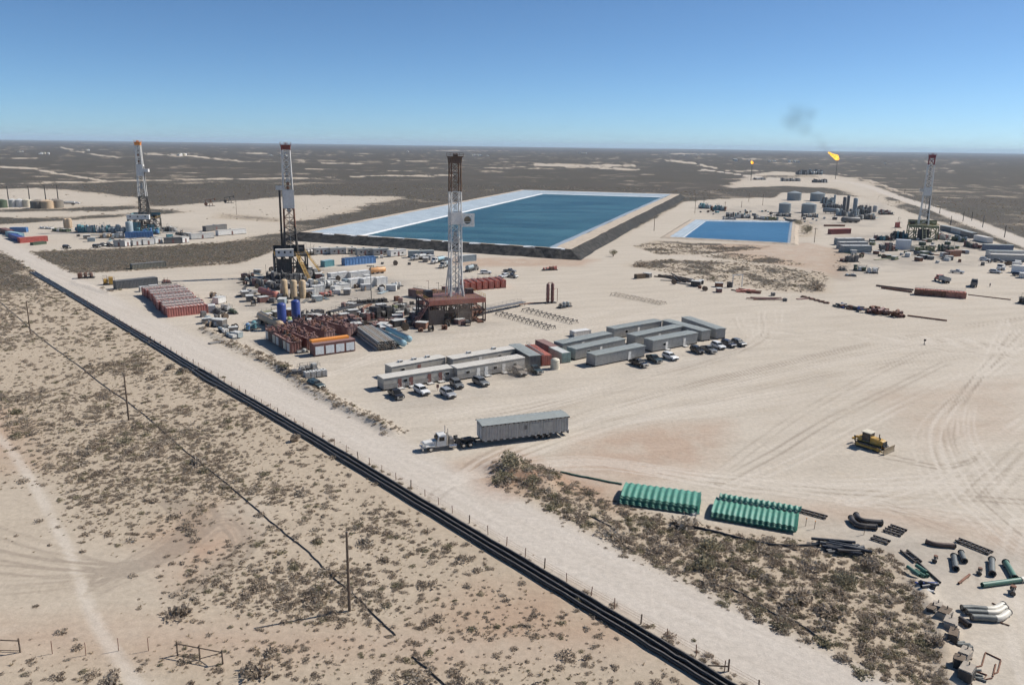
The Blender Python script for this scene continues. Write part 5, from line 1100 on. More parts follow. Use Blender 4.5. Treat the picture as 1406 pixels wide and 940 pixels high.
# ------------------------------------------------------------------ the bulldozer
def dozer():
    a, b = G(1174, 611), G(1209, 622); d = b - a; rz = math.atan2(d.y, d.x); Uv = d.normalized(); n_ = Vector((-Uv.y, Uv.x, 0))
    t = thing('bulldozer', 'yellow tracked bulldozer with blade and rear ripper on the open pad', 'bulldozer', (a + b) / 2 + n_ * 1.3, rz); x = d.length / 2
    for s in (-1, 1):
        y0, y1 = (s * 1.25 - .32, s * 1.25 + .32)
        prof = [(-x + .45, .03), (x - .45, .03), (x - .1, .28), (x, .62), (x - .25, .98), (-x + .4, 1.1), (-x + .05, .85), (-x, .5), (-x + .15, .2)]
        tk = MB().prism(prof, y0, y1).build('track', DARKSTEEL, t)
        sh = MB()
        for k in range(16): q = -x + .35 + (2 * x - .7) * k / 15; sh.box(q - .05, q + .05, y0 - .04, y1 + .04, -.0, .05); sh.box(q - .05, q + .05, y0 - .04, y1 + .04, 1.0, 1.12)
        sh.build('track_shoe', DARKSTEEL, tk)
        MB().box(-x + .6, x - .6, s * 1.25 - .36, s * 1.25 + .36, .35, .75).build('track_frame', YELLOW, tk)
        for q in (-x + .5, x - .5): MB().bar((q, s * 1.22 - s * .4, .58), (q, s * 1.25 + s * .37, .58), .36, 12).build('sprocket', YELLOW, tk)
    MB().box(-x + .3, x - .4, -.9, .9, .6, 1.25).build('hull', YELLOW, t, bevel=.06)
    MB().prism([(-.1, 1.2), (x - .1, 1.2), (x - .1, 1.95), (x - .5, 2.1), (-.1, 2.25)], -.72, .72).build('engine_hood', YELLOW, t, bevel=.06)
    MB().box(x - .1, x + .02, -.7, .7, .9, 1.95).build('radiator_grille', DARKSTEEL, t); MB().bar((x * .45, .35, 2.1), (x * .45, .35, 3.0), .1, 10).build('exhaust', DARKSTEEL, t); MB().bar((x * .65, -.3, 2.1), (x * .65, -.3, 2.55), .14, 10).build('air_cleaner', DARKSTEEL, t)
    cb = MB().box(-x * .62, -.05, -.85, .85, 1.25, 1.7).build('operator_station', DARKSTEEL, t)
    for q in (-x * .62, -.1):
        for s in (-1, 1): MB().bar((q, s * .8, 1.7), (q, s * .8, 2.95), .06, 6).build('cab_post', DARKSTEEL, cb)
    MB().box(-x * .6, -.12, -.78, .78, 1.72, 2.9).build('cab_glass', GLASS, t); MB().box(-x * .72, .1, -1.05, 1.05, 2.95, 3.1).build('canopy', CREAM, t, bevel=.05)
    MB().box(-x * .98, -x * .62, -.95, .95, 1.2, 1.9).build('fuel_tank', YELLOW, t, bevel=.06)
    bl = MB(); pr = [(x + .95, .1), (x + 1.05, .08), (x + .92, .45), (x + .9, .85), (x + 1.0, 1.3), (x + .9, 1.32), (x + .78, .85), (x + .8, .45)]; bl.prism(pr, -1.95, 1.95); bl.build('blade', mat('worn_blade', (.30, .235, .15), .5, .3, .3, .3), t)
    for s in (-1, 1): MB().bar((0, s * 1.68, .55), (x + .85, s * 1.6, .4), .12, 6).build('push_arm', YELLOW, t); MB().bar((x * .7, s * .5, 1.5), (x + .85, s * .6, .95), .07, 6).build('lift_cylinder', CHROME, t)
    rp = MB(); rp.box(-x - 1.0, -x - .75, -.95, .95, .95, 1.3)
    for s in (-.7, .7): rp.bar((-x + .2, s, 1.0), (-x - .8, s, 1.1), .1, 6); rp.bar((-x + .2, s * .6, 1.5), (-x - .8, s * .6, 1.3), .07, 6)
    rp.build('ripper_frame', YELLOW, t); MB().prism([(-x - 1.05, 1.5), (-x - .75, 1.5), (-x - .7, .5), (-x - .55, .2), (-x - .8, .35), (-x - .95, .7)], -.12, .12).build('ripper_shank', DARKSTEEL, t)
dozer()
# ------------------------------------------------------------------ drilling rigs
def lattice(mb, w0, d0, w1, d1, z0, z1, n, r=.16, front=True, thick=.2):
    """four-legged braced tower section, width w, depth d tapering from z0 to z1"""
    def cor(t): w_, d_ = w0 + (w1 - w0) * t, d0 + (d1 - d0) * t; z = z0 + (z1 - z0) * t; return [Vector((sx * w_ / 2, sy * d_ / 2, z)) for sx, sy in ((-1, -1), (1, -1), (1, 1), (-1, 1))]
    a, b = cor(0), cor(1)
    for k in range(4): mb.bar(a[k], b[k], thick)
    for i in range(n):
        p, q = cor(i / n), cor((i + 1) / n)
        for k in range(4):
            j = (k + 1) % 4
            if k == 0 and not front: continue
            mb.bar(q[k], q[j], r); (mb.bar(p[k], q[j], r) if (i + k) % 2 else mb.bar(p[j], q[k], r))
            if k % 2 == 0: (mb.bar(p[j], q[k], r) if (i + k) % 2 else mb.bar(p[k], q[j], r))
    return mb
def rig(label, P, rz, hf, H, secs, floorm, subm, fl=(12, 10), dog=None, board=None, crown=RED, stair=None, stand=None, ramp=True, mastoff=(0, 0), mw=(4.6, 2.6), windm=None, band=None, tarps=(), tarpm=None, mt=.28):
    t = thing('drilling_rig', label, 'drilling rig', G(*P), rz); fx, fy = fl[0] / 2, fl[1] / 2
    for s in (-1, 1):                                   # substructure: two braced side boxes
        y0, y1 = sorted((s * fy, s * (fy - 2.2))); mb = MB()
        for y in (y0 + .15, y1 - .15):
            xs = [-fx + fl[0] * k / 4 for k in range(5)]
            for k, x in enumerate(xs): mb.bar((x, y, 0), (x, y, hf - .5), .24)
            for a_, b_ in zip(xs[:-1], xs[1:]): mb.bar((a_, y, .2), (b_, y, hf * .5), .16); mb.bar((b_, y, hf * .5), (a_, y, hf - .6), .16)
            for z in (.25, hf * .5, hf - .6): mb.bar((-fx, y, z), (fx, y, z), .22)
        for k in range(5): x = -fx + fl[0] * k / 4; [mb.bar((x, y0, z), (x, y1, z), .16) for z in (.25, hf * .5, hf - .6)]
        mb.build('substructure_box', subm, t)
    for (sd, u0, u1, z0_, z1_) in tarps:
        x0, x1 = -fx + fl[0] * u0, -fx + fl[0] * u1
        if sd == 'n': MB().box(x0, x1, -fy - .22, -fy - .12, z0_, z1_).build('tarpaulin_wall', tarpm, t)
        else: MB().box(-fx - .22, -fx - .12, -fy + fl[1] * u0, -fy + fl[1] * u1, z0_, z1_).build('tarpaulin_wall', tarpm, t)
    MB().box(-fx, fx, -fy, fy, hf - .5, hf).build('drill_floor', floorm, t)
    if band: MB().box(-fx - .08, fx + .08, -fy - .1, -fy - .02, hf - 1.4, hf + .15).build('floor_girder', band, t)
    rails(MB(), [(-fx, -fy), (fx, -fy), (fx, fy), (-fx, fy), (-fx, -fy)], hf, 1.15, .05).build('guard_rail', YELLOW if stair else STEEL, t)
    if windm:
        ww = MB(); ww.box(-fx, fx, fy - .12, fy - .04, hf + .02, hf + 2.8); ww.box(-fx, -fx + .08, -1, fy - .14, hf + .02, hf + 2.6); ww.build('wind_wall', windm, t)
    bp = MB()
    for z, r in ((.3, .9), (1.6, .75), (2.9, .9), (4.2, .6), (5.2, .75)): bp.lathe((0, 0, z), [(r * .7, 0), (r, .2), (r, .9), (r * .7, 1.1)], 12)
    bp.build('blowout_preventer', RUST, t, True)
    for k, (x, y, sx, sy, sz, m_) in enumerate(((-fx + 2.2, 1.2, 2.6, 2.2, 2.0, DARKSTEEL), (fx - 2.2, 2.4, 2.4, 2.0, 1.7, subm))): MB().box(x - sx / 2, x + sx / 2, y - sy / 2, y + sy / 2, hf + .02, hf + sz).build('drawworks' if k == 0 else 'floor_engine', m_, t, bevel=.06)
    if dog:
        side, m_, l_ = dog; x0, x1 = (-fx - 2.6, -fx - .1) if side == 'x' else (-fx + .3, -fx + .3 + l_)
        y0, y1 = (-fy, -fy + l_) if side == 'x' else (-fy - 2.6, -fy - .12)
        d_ = MB().box(x0, x1, y0, y1, hf - .3, hf + 2.5).build('doghouse', m_, t, bevel=.05); MB().box(x0 - .12, x1 + .12, y0 - .12, y1 + .12, hf + 2.5, hf + 2.62).build('roof', ROOFW, d_)
        n_ = 3
        for k in range(n_): q = x0 + (x1 - x0) * (k + .5) / n_; MB().box(q - .35, q + .35, y0 - .06, y0 - .02, hf + 1.1, hf + 1.9).build('window', GLASS, d_)
        lg = MB()
        for x in (x0 + .2, x1 - .2):
            for y in (y0 + .2, y1 - .2): lg.bar((x, y, 0), (x, y, hf - .3), .14)
        lg.build('leg', subm, d_)
    mx, my = mastoff; m0 = bpy.data.objects.new('mast', None)
    N_ = len(secs)
    for k, (f0, f1, m_, kind) in enumerate(secs):
        w = lambda f: mw[0] + (mw[1] - mw[0]) * f
        z0, z1 = hf + (H - hf - 3) * f0, hf + (H - hf - 3) * f1; mb = MB()
        lattice(mb, w(f0), w(f0) * .72, w(f1), w(f1) * .72, z0, z1, max(1, int((z1 - z0) / 2.6)), mt * .45 if kind != 'open' else mt * .36, kind != 'open', mt)
        o_ = mb.build('mast_section', m_, t, loc=(mx, my, 0))
        if kind == 'panel':
            pm_ = MB(); wz = w((f0 + f1) / 2) * 1.12; pm_.box(-wz / 2, wz / 2, -wz * .36 - .22, -wz * .36 - .12, z0 + .1, z1 - .1); pm_.box(wz / 2, wz / 2 + .1, -wz * .36, wz * .36, z0 + .1, z1 - .1); pm_.box(-wz / 2 - .1, -wz / 2, -wz * .36, wz * .36, z0 + .1, z1 - .1); pm_.build('wind_panel', m_, o_)
        if kind == 'marks':
            for q in range(3): zq = z0 + (z1 - z0) * (q + .5) / 3; MB().box(-.5, .5, -w(f0) * .36 - .3, -w(f0) * .36 - .22, zq - .6, zq + .6).build('mark_plate', RUST if q < 2 else LGREY, o_)
    # A-frame legs splayed at the mast foot
    af = MB()
    for s in (-1, 1): af.bar((mx + s * mw[0] * .62, my - 1.6, hf), (mx + s * mw[0] * .45, my, hf + (H - hf) * .27), .24); af.bar((mx + s * mw[0] * .62, my + 3.4, hf), (mx + s * mw[0] * .45, my + .8, hf + (H - hf) * .27), .2)
    af.build('mast_foot', secs[0][2], t)
    cz = H - 3; cw = mw[1]
    cb = MB(); lattice(cb, cw * 1.05, cw * .8, cw * 1.15, cw * .9, cz, H - 1.2, 1, .12, True, .2); cb.box(-cw * .7, cw * .7, -cw * .55, cw * .55, H - 1.2, H - .95)
    for q in range(4): cb.bar((-.6 + q * .4, -.35, H - .55), (-.6 + q * .4 + .14, -.35, H - .55), .45, 12)
    cb.box(-cw * .5, cw * .5, -cw * .42, -cw * .36, H - 2.9, H - 1.25); cb.box(-cw * .52, -cw * .46, -cw * .36, cw * .36, H - 2.9, H - 1.25); cb.box(cw * .46, cw * .52, -cw * .36, cw * .36, H - 2.9, H - 1.25)
    co = cb.build('crown_block', crown, t, loc=(mx, my, 0)); rails(MB(), [(-cw * .7, -cw * .55), (cw * .7, -cw * .55), (cw * .7, cw * .55), (-cw * .7, cw * .55), (-cw * .7, -cw * .55)], H - .95, 1.0, .05).build('crown_rail', crown, co)
    ln = MB()
    for q in (-.45, -.15, .15, .45): ln.bar((mx + q, my - .3, hf + (H - hf) * .42), (mx + q, my - .3, H - 1.2), .04)
    ln.build('drilling_line', DARKSTEEL, t)
    tz = hf + (H - hf) * .38; td = MB().box(mx - .7, mx + .7, my - .9, my + .3, tz, tz + 2.2); td.bar((mx, my - .3, tz + 2.2), (mx, my - .3, tz + 3.6), .55, 10); td.bar((mx, my - .3, hf + .5), (mx, my - .3, tz), .14, 8); td.build('top_drive', MGREY, t)
    if board:
        f, side, m_, hole = board; z = hf + (H - hf) * f; s = 1 if side == 'r' else -1; x0, x1 = mx + s * 1.8, mx + s * 4.9; x0, x1 = min(x0, x1), max(x0, x1)
        b_ = MB().box(x0, x1, my - 1.5, my + 1.5, z - .15, z).build('racking_board', m_, t); fr = MB()
        if hole:
            ccx = (x0 + x1) / 2 + .3; h_ = 1.9
            for q in (-1, 1): fr.box(ccx + q * h_ - .35, ccx + q * h_ + .35, my - 1.7, my - 1.4, z - 1.6, z + 2.6); fr.box(ccx - h_ + .36, ccx + h_ - .36, my - 1.7, my - 1.4, z + .5 + q * 1.75 - .3, z + .5 + q * 1.75 + .3)
            fr.pipe((ccx, my - 1.75, z + .5), (ccx, my - 1.3, z + .5), 1.75, .25, 18); fr.build('wind_frame', m_, b_); MB().bar((ccx, my - 1.2, z + .5), (ccx, my - 1.1, z + .5), 1.2, 14).build('fan_screen', mat('dark_screen', (.13, .11, .07), .7), b_)
        else:
            fr.box(x0, x1, my - 1.6, my - 1.5, z, z + 1.7); fr.box(x1 - .1, x1, my - 1.5, my + 1.5, z, z + 1.7); fr.build('wind_frame', m_, b_)
            for q in range(3): MB().bar((x0 + .4 + q, my - 1.4, z - .2), (x0 + .4 + q, my + 1.2, z - .2), .06).build('finger', STEEL, b_)
    if stand:
        f, x, m_ = stand; z = hf + (H - hf) * f; mb = MB()
        for q in range(6): mb.bar((x + (q % 3) * .3 - .3, my - .5 + (q // 3) * .3, hf + .02), (x + (q % 3) * .22 + .1 - .2, my - .5 + (q // 3) * .3, z + 3.2), .16, 6)
        mb.build('pipe_stand', m_, t)
    if ramp:
        rm = MB(); rm.prism([(0, 0), (.4, 0), (0, 0)], 0, 0) if False else None
        rm.bar((1.0, -fy, hf - .3), (1.0, -fy - hf * 1.1, .6), .2); rm.bar((-1.0, -fy, hf - .3), (-1.0, -fy - hf * 1.1, .6), .2)
        for q in range(9): u = q / 8; y_, z_ = -fy - hf * 1.1 * u, hf - .3 + (.9 - hf) * u; rm.bar((-1, y_, z_), (1, y_, z_), .12)
        rm.build('pipe_ramp', floorm, t)
    if stair:
        for (p, q, m_) in stair: stairs(p, q, 1.2, m_, t)
    return t
RZ = math.radians(24)
rig('tall drilling rig with white mast, orange crown and teal base at the far left', (200, 318), math.radians(8), 8.5, 55,
    [(0, .30, DARKSTEEL, 'x'), (.30, .58, WHITE, 'open'), (.58, .74, WHITE, 'panel'), (.74, 1, WHITE, 'marks')], DARKSTEEL, DARKSTEEL, (16, 12), ('y', WHITE, 13), (.60, 'r', WHITE, False), ORANGE, [((6, -6, 8.4), (13, -9, .2), STEEL)], (.6, 2.0, DARKSTEEL), True, (0, 1), (5, 2.8), TEAL, None, (('n', .1, .45, 1, 6.5), ('n', .7, .95, .5, 5)), TEAL)
rig('drilling rig with red crown, white upper mast and yellow stairs, second from left', (400, 380), math.radians(20), 10.0, 55,
    [(0, .26, DARKSTEEL, 'x'), (.26, .44, RUST, 'x'), (.44, .62, WHITE, 'panel'), (.62, .74, LGREY, 'marks'), (.74, 1, WHITE, 'x')], DARKSTEEL, DARKSTEEL, (13, 11), ('y', WHITE, 7), (.58, 'l', LGREY, False), mat('crown_red', (.22, .035, .03), .6), [((2.5, -5.5, 9.8), (6, -14, .2), YELLOW), ((6.5, -1, 9.8), (13, -4, .2), YELLOW)], (.55, -3.0, DARKSTEEL), False, (.5, 1), (4.8, 3.0), DARKSTEEL, None, (('n', .05, .5, 1, 8.5), ('n', .62, .98, 1.2, 6), ('s', 0, .8, .6, 8)), mat('black_tarp', (.035, .035, .037), .8))
rig('drilling rig with brown mast top, white lattice mast and maroon base in the middle', (619, 438), RZ, 7.6, 52.5,
    [(0, .22, LGREY, 'x'), (.22, .55, WHITE, 'x'), (.55, .64, WHITE, 'panel'), (.64, .79, WHITE, 'x'), (.79, 1, mat('brown_mast', (.12, .062, .035), .7, .1, .3, .1), 'x')], MAROON, mat('dark_maroon_steel', (.075, .045, .04), .7, .1, .3, .2), (19, 13), None, (.53, 'r', WHITE, True), mat('brown_crown', (.10, .055, .035), .7), [((-9.3, -6, 7.4), (-15, -8, .2), MAROON)], None, False, (1.6, 0), (3.7, 3.1), None, mat('brick_red_girder', (.42, .13, .085), .6), (('n', .0, .26, .3, 4.8), ('n', .52, .74, .3, 3.6), ('s', 0, .6, .3, 4.6)), mat('brown_tarp', (.095, .07, .06), .8, 0, .35, .3), .23)
rig('drilling rig with olive floor, white mast and red crown at the far right', (1265, 328), math.radians(-20), 9.0, 54,
    [(0, .24, WHITE, 'x'), (.24, .44, WHITE, 'open'), (.44, .56, WHITE, 'panel'), (.56, .9, WHITE, 'x'), (.9, 1, mat('crown_crimson', (.25, .04, .06), .6), 'x')], OLIVE, OLIVE, (17, 12), None, (.47, 'l', LGREY, False), mat('crown_crimson', (.25, .04, .06), .6), [((7, -5, 8.8), (14, -8, .2), STEEL)], (.45, 2.0, DARKSTEEL), True, (0, 1), (5.2, 3.2), OLIVE, OLIVE, (('n', .3, .7, .5, 7),), DARKSTEEL)

# catwalks and pump plant round the middle rig
def catwalk(label, A, B, W_, h_, m_, legs=6):
    c, rz, L = edge(A, B, W_); t = thing('catwalk', label, 'catwalk', c, rz); x = L / 2
    MB().box(-x, x, -W_ / 2, W_ / 2, h_ - .25, h_).build('deck', m_, t)
    for k in range(legs):
        q = -x + .3 + (L - .6) * k / (legs - 1); mb = MB()
        for s in (-1, 1): mb.bar((q, s * W_ * .42, 0), (q, s * W_ * .42, h_ - .25), .1)
        mb.bar((q, -W_ * .42, .3), (q, W_ * .42, h_ - .3), .06); mb.build('trestle', m_, t)
    rails(MB(), [(-x, W_ / 2), (x, W_ / 2)], h_, 1, .035).build('guard_rail', STEEL, t)
    return t
catwalk('low grey pipe catwalk running out to the right from the middle rig', (664, 432), (722, 420), 2.2, 1.5, STEEL)
openrig('pump_skid', 'dark cluttered pump skid below the right corner of the middle rig', 'pump', edge((642, 437), (664, 433), 5), 5, 5.0, DARKSTEEL, 3, (BEIGE, RUST)); openrig('shaker_skid', 'brown shaker skid with rails at the left foot of the middle rig', 'shaker', edge((570, 446), (600, 441), 5), 5, 4.2, PURPLE, 4, (DARKSTEEL, MAROON))
openrig('valve_skid', 'low skid with white and grey valves before the middle rig', 'skid', edge((560, 449), (592, 446), 3), 3, 1.9, DGREY, 5, (LGREY, WHITE)); openrig('manifold_skid', 'beige choke manifold between rig base and dark pump skid', 'manifold', edge((628, 443), (642, 441), 3), 3, 3.0, BEIGE, 6, (RUST,))
# red ribbed tanks behind the middle rig
for k in range(7):
    A = (640 + k * 8.4, 400 - k * .75); p = G(*A)
    container('mud_tank', 'salmon red ribbed tank behind the middle rig, %s from the left of its row' % ('first', 'second', 'third', 'fourth', 'fifth', 'sixth', 'last')[k], 'tank', (p + Vector((-1.2, 4.5, 0)), math.radians(110), 9.0), 1.75, 3.1, SALMON, None, 'salmon tanks behind the middle rig', False, 0, .9, roofclutter=SALMON)
container('mud_tank', 'dusty red long tank at the left shoulder of the middle rig', 'tank', edge((561, 407), (604, 414), 3.0), 3.0, 2.8, PURPLE, None, roofclutter=RUST)
openrig('mud_skid', 'dark maroon plant skid between red tank and middle rig', 'skid', edge((592, 415), (617, 411), 4.5), 4.5, 5.2, MAROON, 9, (DARKSTEEL, RUST))
# red twin separators
t = thing('separator', 'pair of tall maroon vertical vessels on a skid, alone on the open pad', 'separator', G(755, 416), .45)
MB().box(-2.0, 2.2, -1.1, 1.1, .02, .35).build('skid', DARKSTEEL, t)
for x in (-.9, .95):
    v = MB().lathe((x, 0, .35), [(.3, 0), (.62, .5), (.62, 6.4), (.4, 6.8), (.1, 6.9)], 16).build('vessel', MAROON, t, True)
    for z in (1.5, 3.2, 5.0): MB().lathe((x, 0, z), [(.72, 0), (.72, .14)], 16).build('flange', MAROON, v)
MB().tube([(-.9, 0, 7.2), (-.9, 0, 7.5), (.95, 0, 7.5), (.95, 0, 7.2)], .12, 8).build('crossover_pipe', MAROON, t, True); MB().tube([(1.5, 0, 5.2), (3.0, 0, 5.2), (3.0, 0, .3)], .1, 6).build('vent_pipe', RUST, t, True)
ground_line([(712, 419), (728, 417), (748, 416)], .22, RUST, 'flow_line', 'rusty flow line leading to the twin maroon vessels', 'pipe', 4)
# rows of empty pipe racks
def rack(label, P, rz, m_, group, L=3.4):
    t = thing('pipe_rack', label, 'pipe rack', G(*P), rz, group)
    MB().bar((0, -L / 2, .95), (0, L / 2, .95), .13, 6).build('beam', m_, t)
    for s in (-1, 1): mb = MB().bar((-.6, s * L * .42, 0), (0, s * L * .42, .95), .09); mb.bar((.6, s * L * .42, 0), (0, s * L * .42, .95), .09); mb.build('leg', m_, t)
    return t
r1 = None
for row, (A, B, n_, lab) in enumerate((((686, 432), (757, 452), 13, 'dark V-legged pipe rack in the front row right of the middle rig'), ((722, 427), (788, 444), 12, 'dark V-legged pipe rack in the rear row right of the middle rig'), ((843, 405), (910, 418), 14, 'low sandy pipe rack in the faint row on the open pad'))):
    rz = heading(A, B); r1 = None
    for k in range(n_):
        P = (A[0] + (B[0] - A[0]) * k / (n_ - 1), A[1] + (B[1] - A[1]) * k / (n_ - 1)); grp = ('front rack row', 'rear rack row', 'sandy rack row')[row]
        if r1 is None: r1 = rack(lab, P, rz, DARKSTEEL if row < 2 else CONC, grp)
        else: copy_thing(r1, lab, G(*P), rz + random.uniform(-.1, .1), grp)
openrig('mixer_skid', 'small dark skid standing right of the rack rows', 'skid', edge((771, 424), (786, 421), 2.4), 2.4, 1.8, DGREY, 12, (GREYBLUE,))
def lightpole(label, P, h_):
    t = thing('light_pole', label, 'light pole', G(*P)); MB().bar((0, 0, 0), (0, 0, h_), .16, 8, .1).build('shaft', STEEL, t, True); MB().box(-1.3, 1.3, -.08, .08, h_ - .1, h_ + .05).build('crossarm', STEEL, t)
    for x in (-1.1, -.4, .4, 1.1): MB().cbox((x, -.2, h_ - .1), (.45, .3, .35), 0, 0).build('floodlight', DARKSTEEL, t)
    MB().lathe((0, 0, 0), [(.5, 0), (.4, .4), (.2, .45)], 10).build('base', CONC, t)
lightpole('grey floodlight pole standing between the two middle rigs', (510, 412), 12.5)

# ------------------------------------------------------------------ mud plant in front of the middle rig
bx = lambda A, B, D: edge(A, B, D)
def mudtank(label, place, W_, H_, m_, seed, panels=0, group=None):
    """open-topped mud tank with walkways, agitator motors and guard rails"""
    c, rz, L = place; t = thing('mud_tank', label, 'mud tank', c, rz, group); x, y = L / 2, W_ / 2; r = random.Random(seed)
    b = wavebox(L, W_, .2, H_, .8, .08).build('body', m_, t); sk = MB()
    for s in (-.35, .35): sk.box(-x - .2, x + .2, s * W_ - .15, s * W_ + .15, .0, .2)
    sk.build('skid', DARKSTEEL, t)
    g = MB(); n_ = int(L / 2.4)
    for k in range(n_ + 1): q = -x + L * k / n_; g.box(q - .1, q + .1, -y, y, H_, H_ + .14)
    for s in (-.45, .1, .45): g.box(-x, x, s * W_ - .3, s * W_ + .3, H_ + .14, H_ + .2)
    g.build('walkway', PURPLE, t); rails(MB(), [(-x, -y), (x, -y), (x, y), (-x, y), (-x, -y)], H_ + .14, 1.05, .035).build('guard_rail', m_, t)
    for k in range(n_ * 3):
        q = -x + L * (k + .5) / (n_ * 3); hh = r.uniform(.5, 1.6); yy = r.uniform(-.42, .42) * W_
        mt = MB(); mt.bar((q, yy, H_ + .2), (q, yy, H_ + hh), .32, 10); mt.box(q - .5, q + .5, yy - .5, yy + .5, H_ + .2, H_ + .5); mt.build('agitator', r.choice((DARKSTEEL, m_, PURPLE, RUST)), t)
    for k in range(panels): q = -x + L * (k + .5) / panels; MB().box(q - L / panels * .36, q + L / panels * .36, -y - .1, -y - .02, .5, H_ - .35).build('side_panel', (LGREY, DARKSTEEL, CREAM)[k % 3], t)
    return t
def sideplace(A, B, D, flip=1):
    """long near-left side from A (far) to B (near); the body lies to the right"""
    a, b = G(*A), G(*B); d = b - a; n_ = Vector((-d.y, d.x, 0)).normalized(); return (a + b) / 2 + n_ * D / 2, math.atan2(d.y, d.x), d.length
mudtank('maroon mud tank with pale side panels at the left end of the mud plant', sideplace((365, 466), (399, 486), 3.2), 3.2, 3.1, MAROON, 1, 7)
mudtank('maroon mud tank second in the mud plant, beside the orange-roofed house', sideplace((381, 462), (422, 481), 3.4), 3.4, 3.2, MAROON, 2)
mudtank('dusty maroon mud tank third in the mud plant', sideplace((402, 452), (446, 470), 3.4), 3.4, 3.0, PURPLE, 3); mudtank('dusty maroon mud tank at the right end of the mud plant', sideplace((428, 448), (478, 463), 3.4), 3.4, 2.8, PURPLE, 4)
c, rz, L = edge((432, 490), (488, 482), 3.4)
t = thing('pump_house', 'maroon house with orange roof and four white roller doors', 'pump house', c, rz); x, y = L / 2, 1.7
MB().box(-x, x, -y, y, .2, 3.3).build('wall', MAROON, t); MB().box(-x - .1, x + .1, -y - .1, y + .1, 3.3, 3.45).build('roof', PURPLE, t); MB().box(-x + .05, x - .9, .1, y - .05, 3.45, 4.1).build('roof_cover', ORANGE, t, bevel=.05)
for k in range(4):
    q = -x + L * (k + .5) / 4; d_ = MB().box(q - L * .1, q + L * .1, -y - .08, -y - .02, .5, 2.7).build('roller_door', mat('roller_white', (.62, .66, .68), .5, 0, .1, .15), t); MB().box(q - .2, q + .2, -y - .12, -y - .08, .55, .63).build('handle', STEEL, d_)
for q in (-.33, .33): MB().box(-x - .2, x + .2, q * 3.4 - .12, q * 3.4 + .12, .01, .2).build('skid', DARKSTEEL, t)
for P, h_, lab in (((388, 452), 7.6, 'front dark blue storage silo in the mud plant'), ((407, 444), 7.0, 'rear dark blue storage silo in the mud plant')):
    vtank('silo', lab, 'silo', P, 1.35, h_, BLUE, 'blue silos', 'dome', True, 0, 0)
htank('tank_trailer', 'beige horizontal tank trailer left of the blue silos', 'tank', sideplace((352, 441), (380, 456), 2.6), 1.35, BEIGE, None, 1.9)
openrig('pump_unit', 'small teal pump unit left of the beige tank', 'pump', edge((341, 455), (358, 451), 2.6), 2.6, 2.4, TEAL, 21, (DARKSTEEL, MBLUE)); openrig('chemical_skid', 'olive yellow chemical skid behind the beige tank', 'skid', edge((362, 436), (381, 432), 3), 3, 2.2, OLIVE, 22, (YELLOW,))
vtank('chemical_tank', 'small lime green tank between the blue silos', 'tank', (398, 447), .7, 2.4, mat('lime_paint', (.30, .42, .10), .5), None, 'dome', False)
catwalk('long dark catwalk with trestles behind the mud plant', (458, 437), (500, 426), 2.4, 2.2, DARKSTEEL, 7)
for A, B, D, H_, m_, sd, acc, lab in (((504, 442), (540, 436), 5, 4.0, DARKSTEEL, 31, (MAROON,), 'black plant skid left of the middle rig base'), ((470, 448), (502, 443), 4, 2.6, PURPLE, 32, (RUST, DARKSTEEL), 'dusty maroon pump skid between mud plant and black skid'), ((420, 441), (448, 436), 4, 2.8, DARKSTEEL, 33, (DGREY,), 'dark generator skid right of the rear blue silo'), ((512, 452), (550, 446), 4, 2.2, PURPLE, 34, (BEIGE, RUST), 'low dusty maroon skid before the middle rig'), ((540, 436), (566, 432), 4, 3.4, DGREY, 35, (DARKSTEEL, OLIVE), 'dark machinery skid at the left of the middle rig'), ((478, 420), (534, 415), 3, 1.6, DARKSTEEL, 36, (PURPLE,), 'dark low pipe skid under the floodlight pole')):
    openrig('plant_skid', lab, 'skid', edge(A, B, D), D, H_, m_, sd, acc)
c, rz, L = sideplace((488, 459), (518, 482), 5.5)
t = thing('pipe_bundle', 'bundle of dusty grey pipes with tan ends right of the orange-roofed house', 'pipe bundle', c, rz); pr = .34
for k in range(4):
    for j in range(8 - k % 2): yy = -2.6 + (j + .5 * (k % 2)) * .72; MB().pipe((-L / 2 + random.uniform(-.3, .3), yy, .4 + k * .62), (L / 2 + random.uniform(-.4, .4), yy, .4 + k * .62), pr, .2, 10).build('pipe', CONC if (j + k) % 3 else MGREY, t, True)
for q in (-.3, .3): MB().box(q * L - .12, q * L + .12, -2.9, 2.9, 0, .06).build('timber', WOOD, t)
for k, (A, B, lab) in enumerate((((514, 460), (551, 479), 'pale blue horizontal tank beside the grey pipe bundle'), ((521, 455), (559, 473), 'second pale blue horizontal tank, farther from the pipe bundle'))): htank('blue_tank', lab, 'tank', sideplace(A, B, 1.8), .95, LBLUE, None, 1.4)
openrig('trash_skid', 'small pale debris skid before the maroon mud tank', 'skid', edge((408, 486), (424, 484), 1.4), 1.4, 1.0, LGREY, 41, (SALMON,))
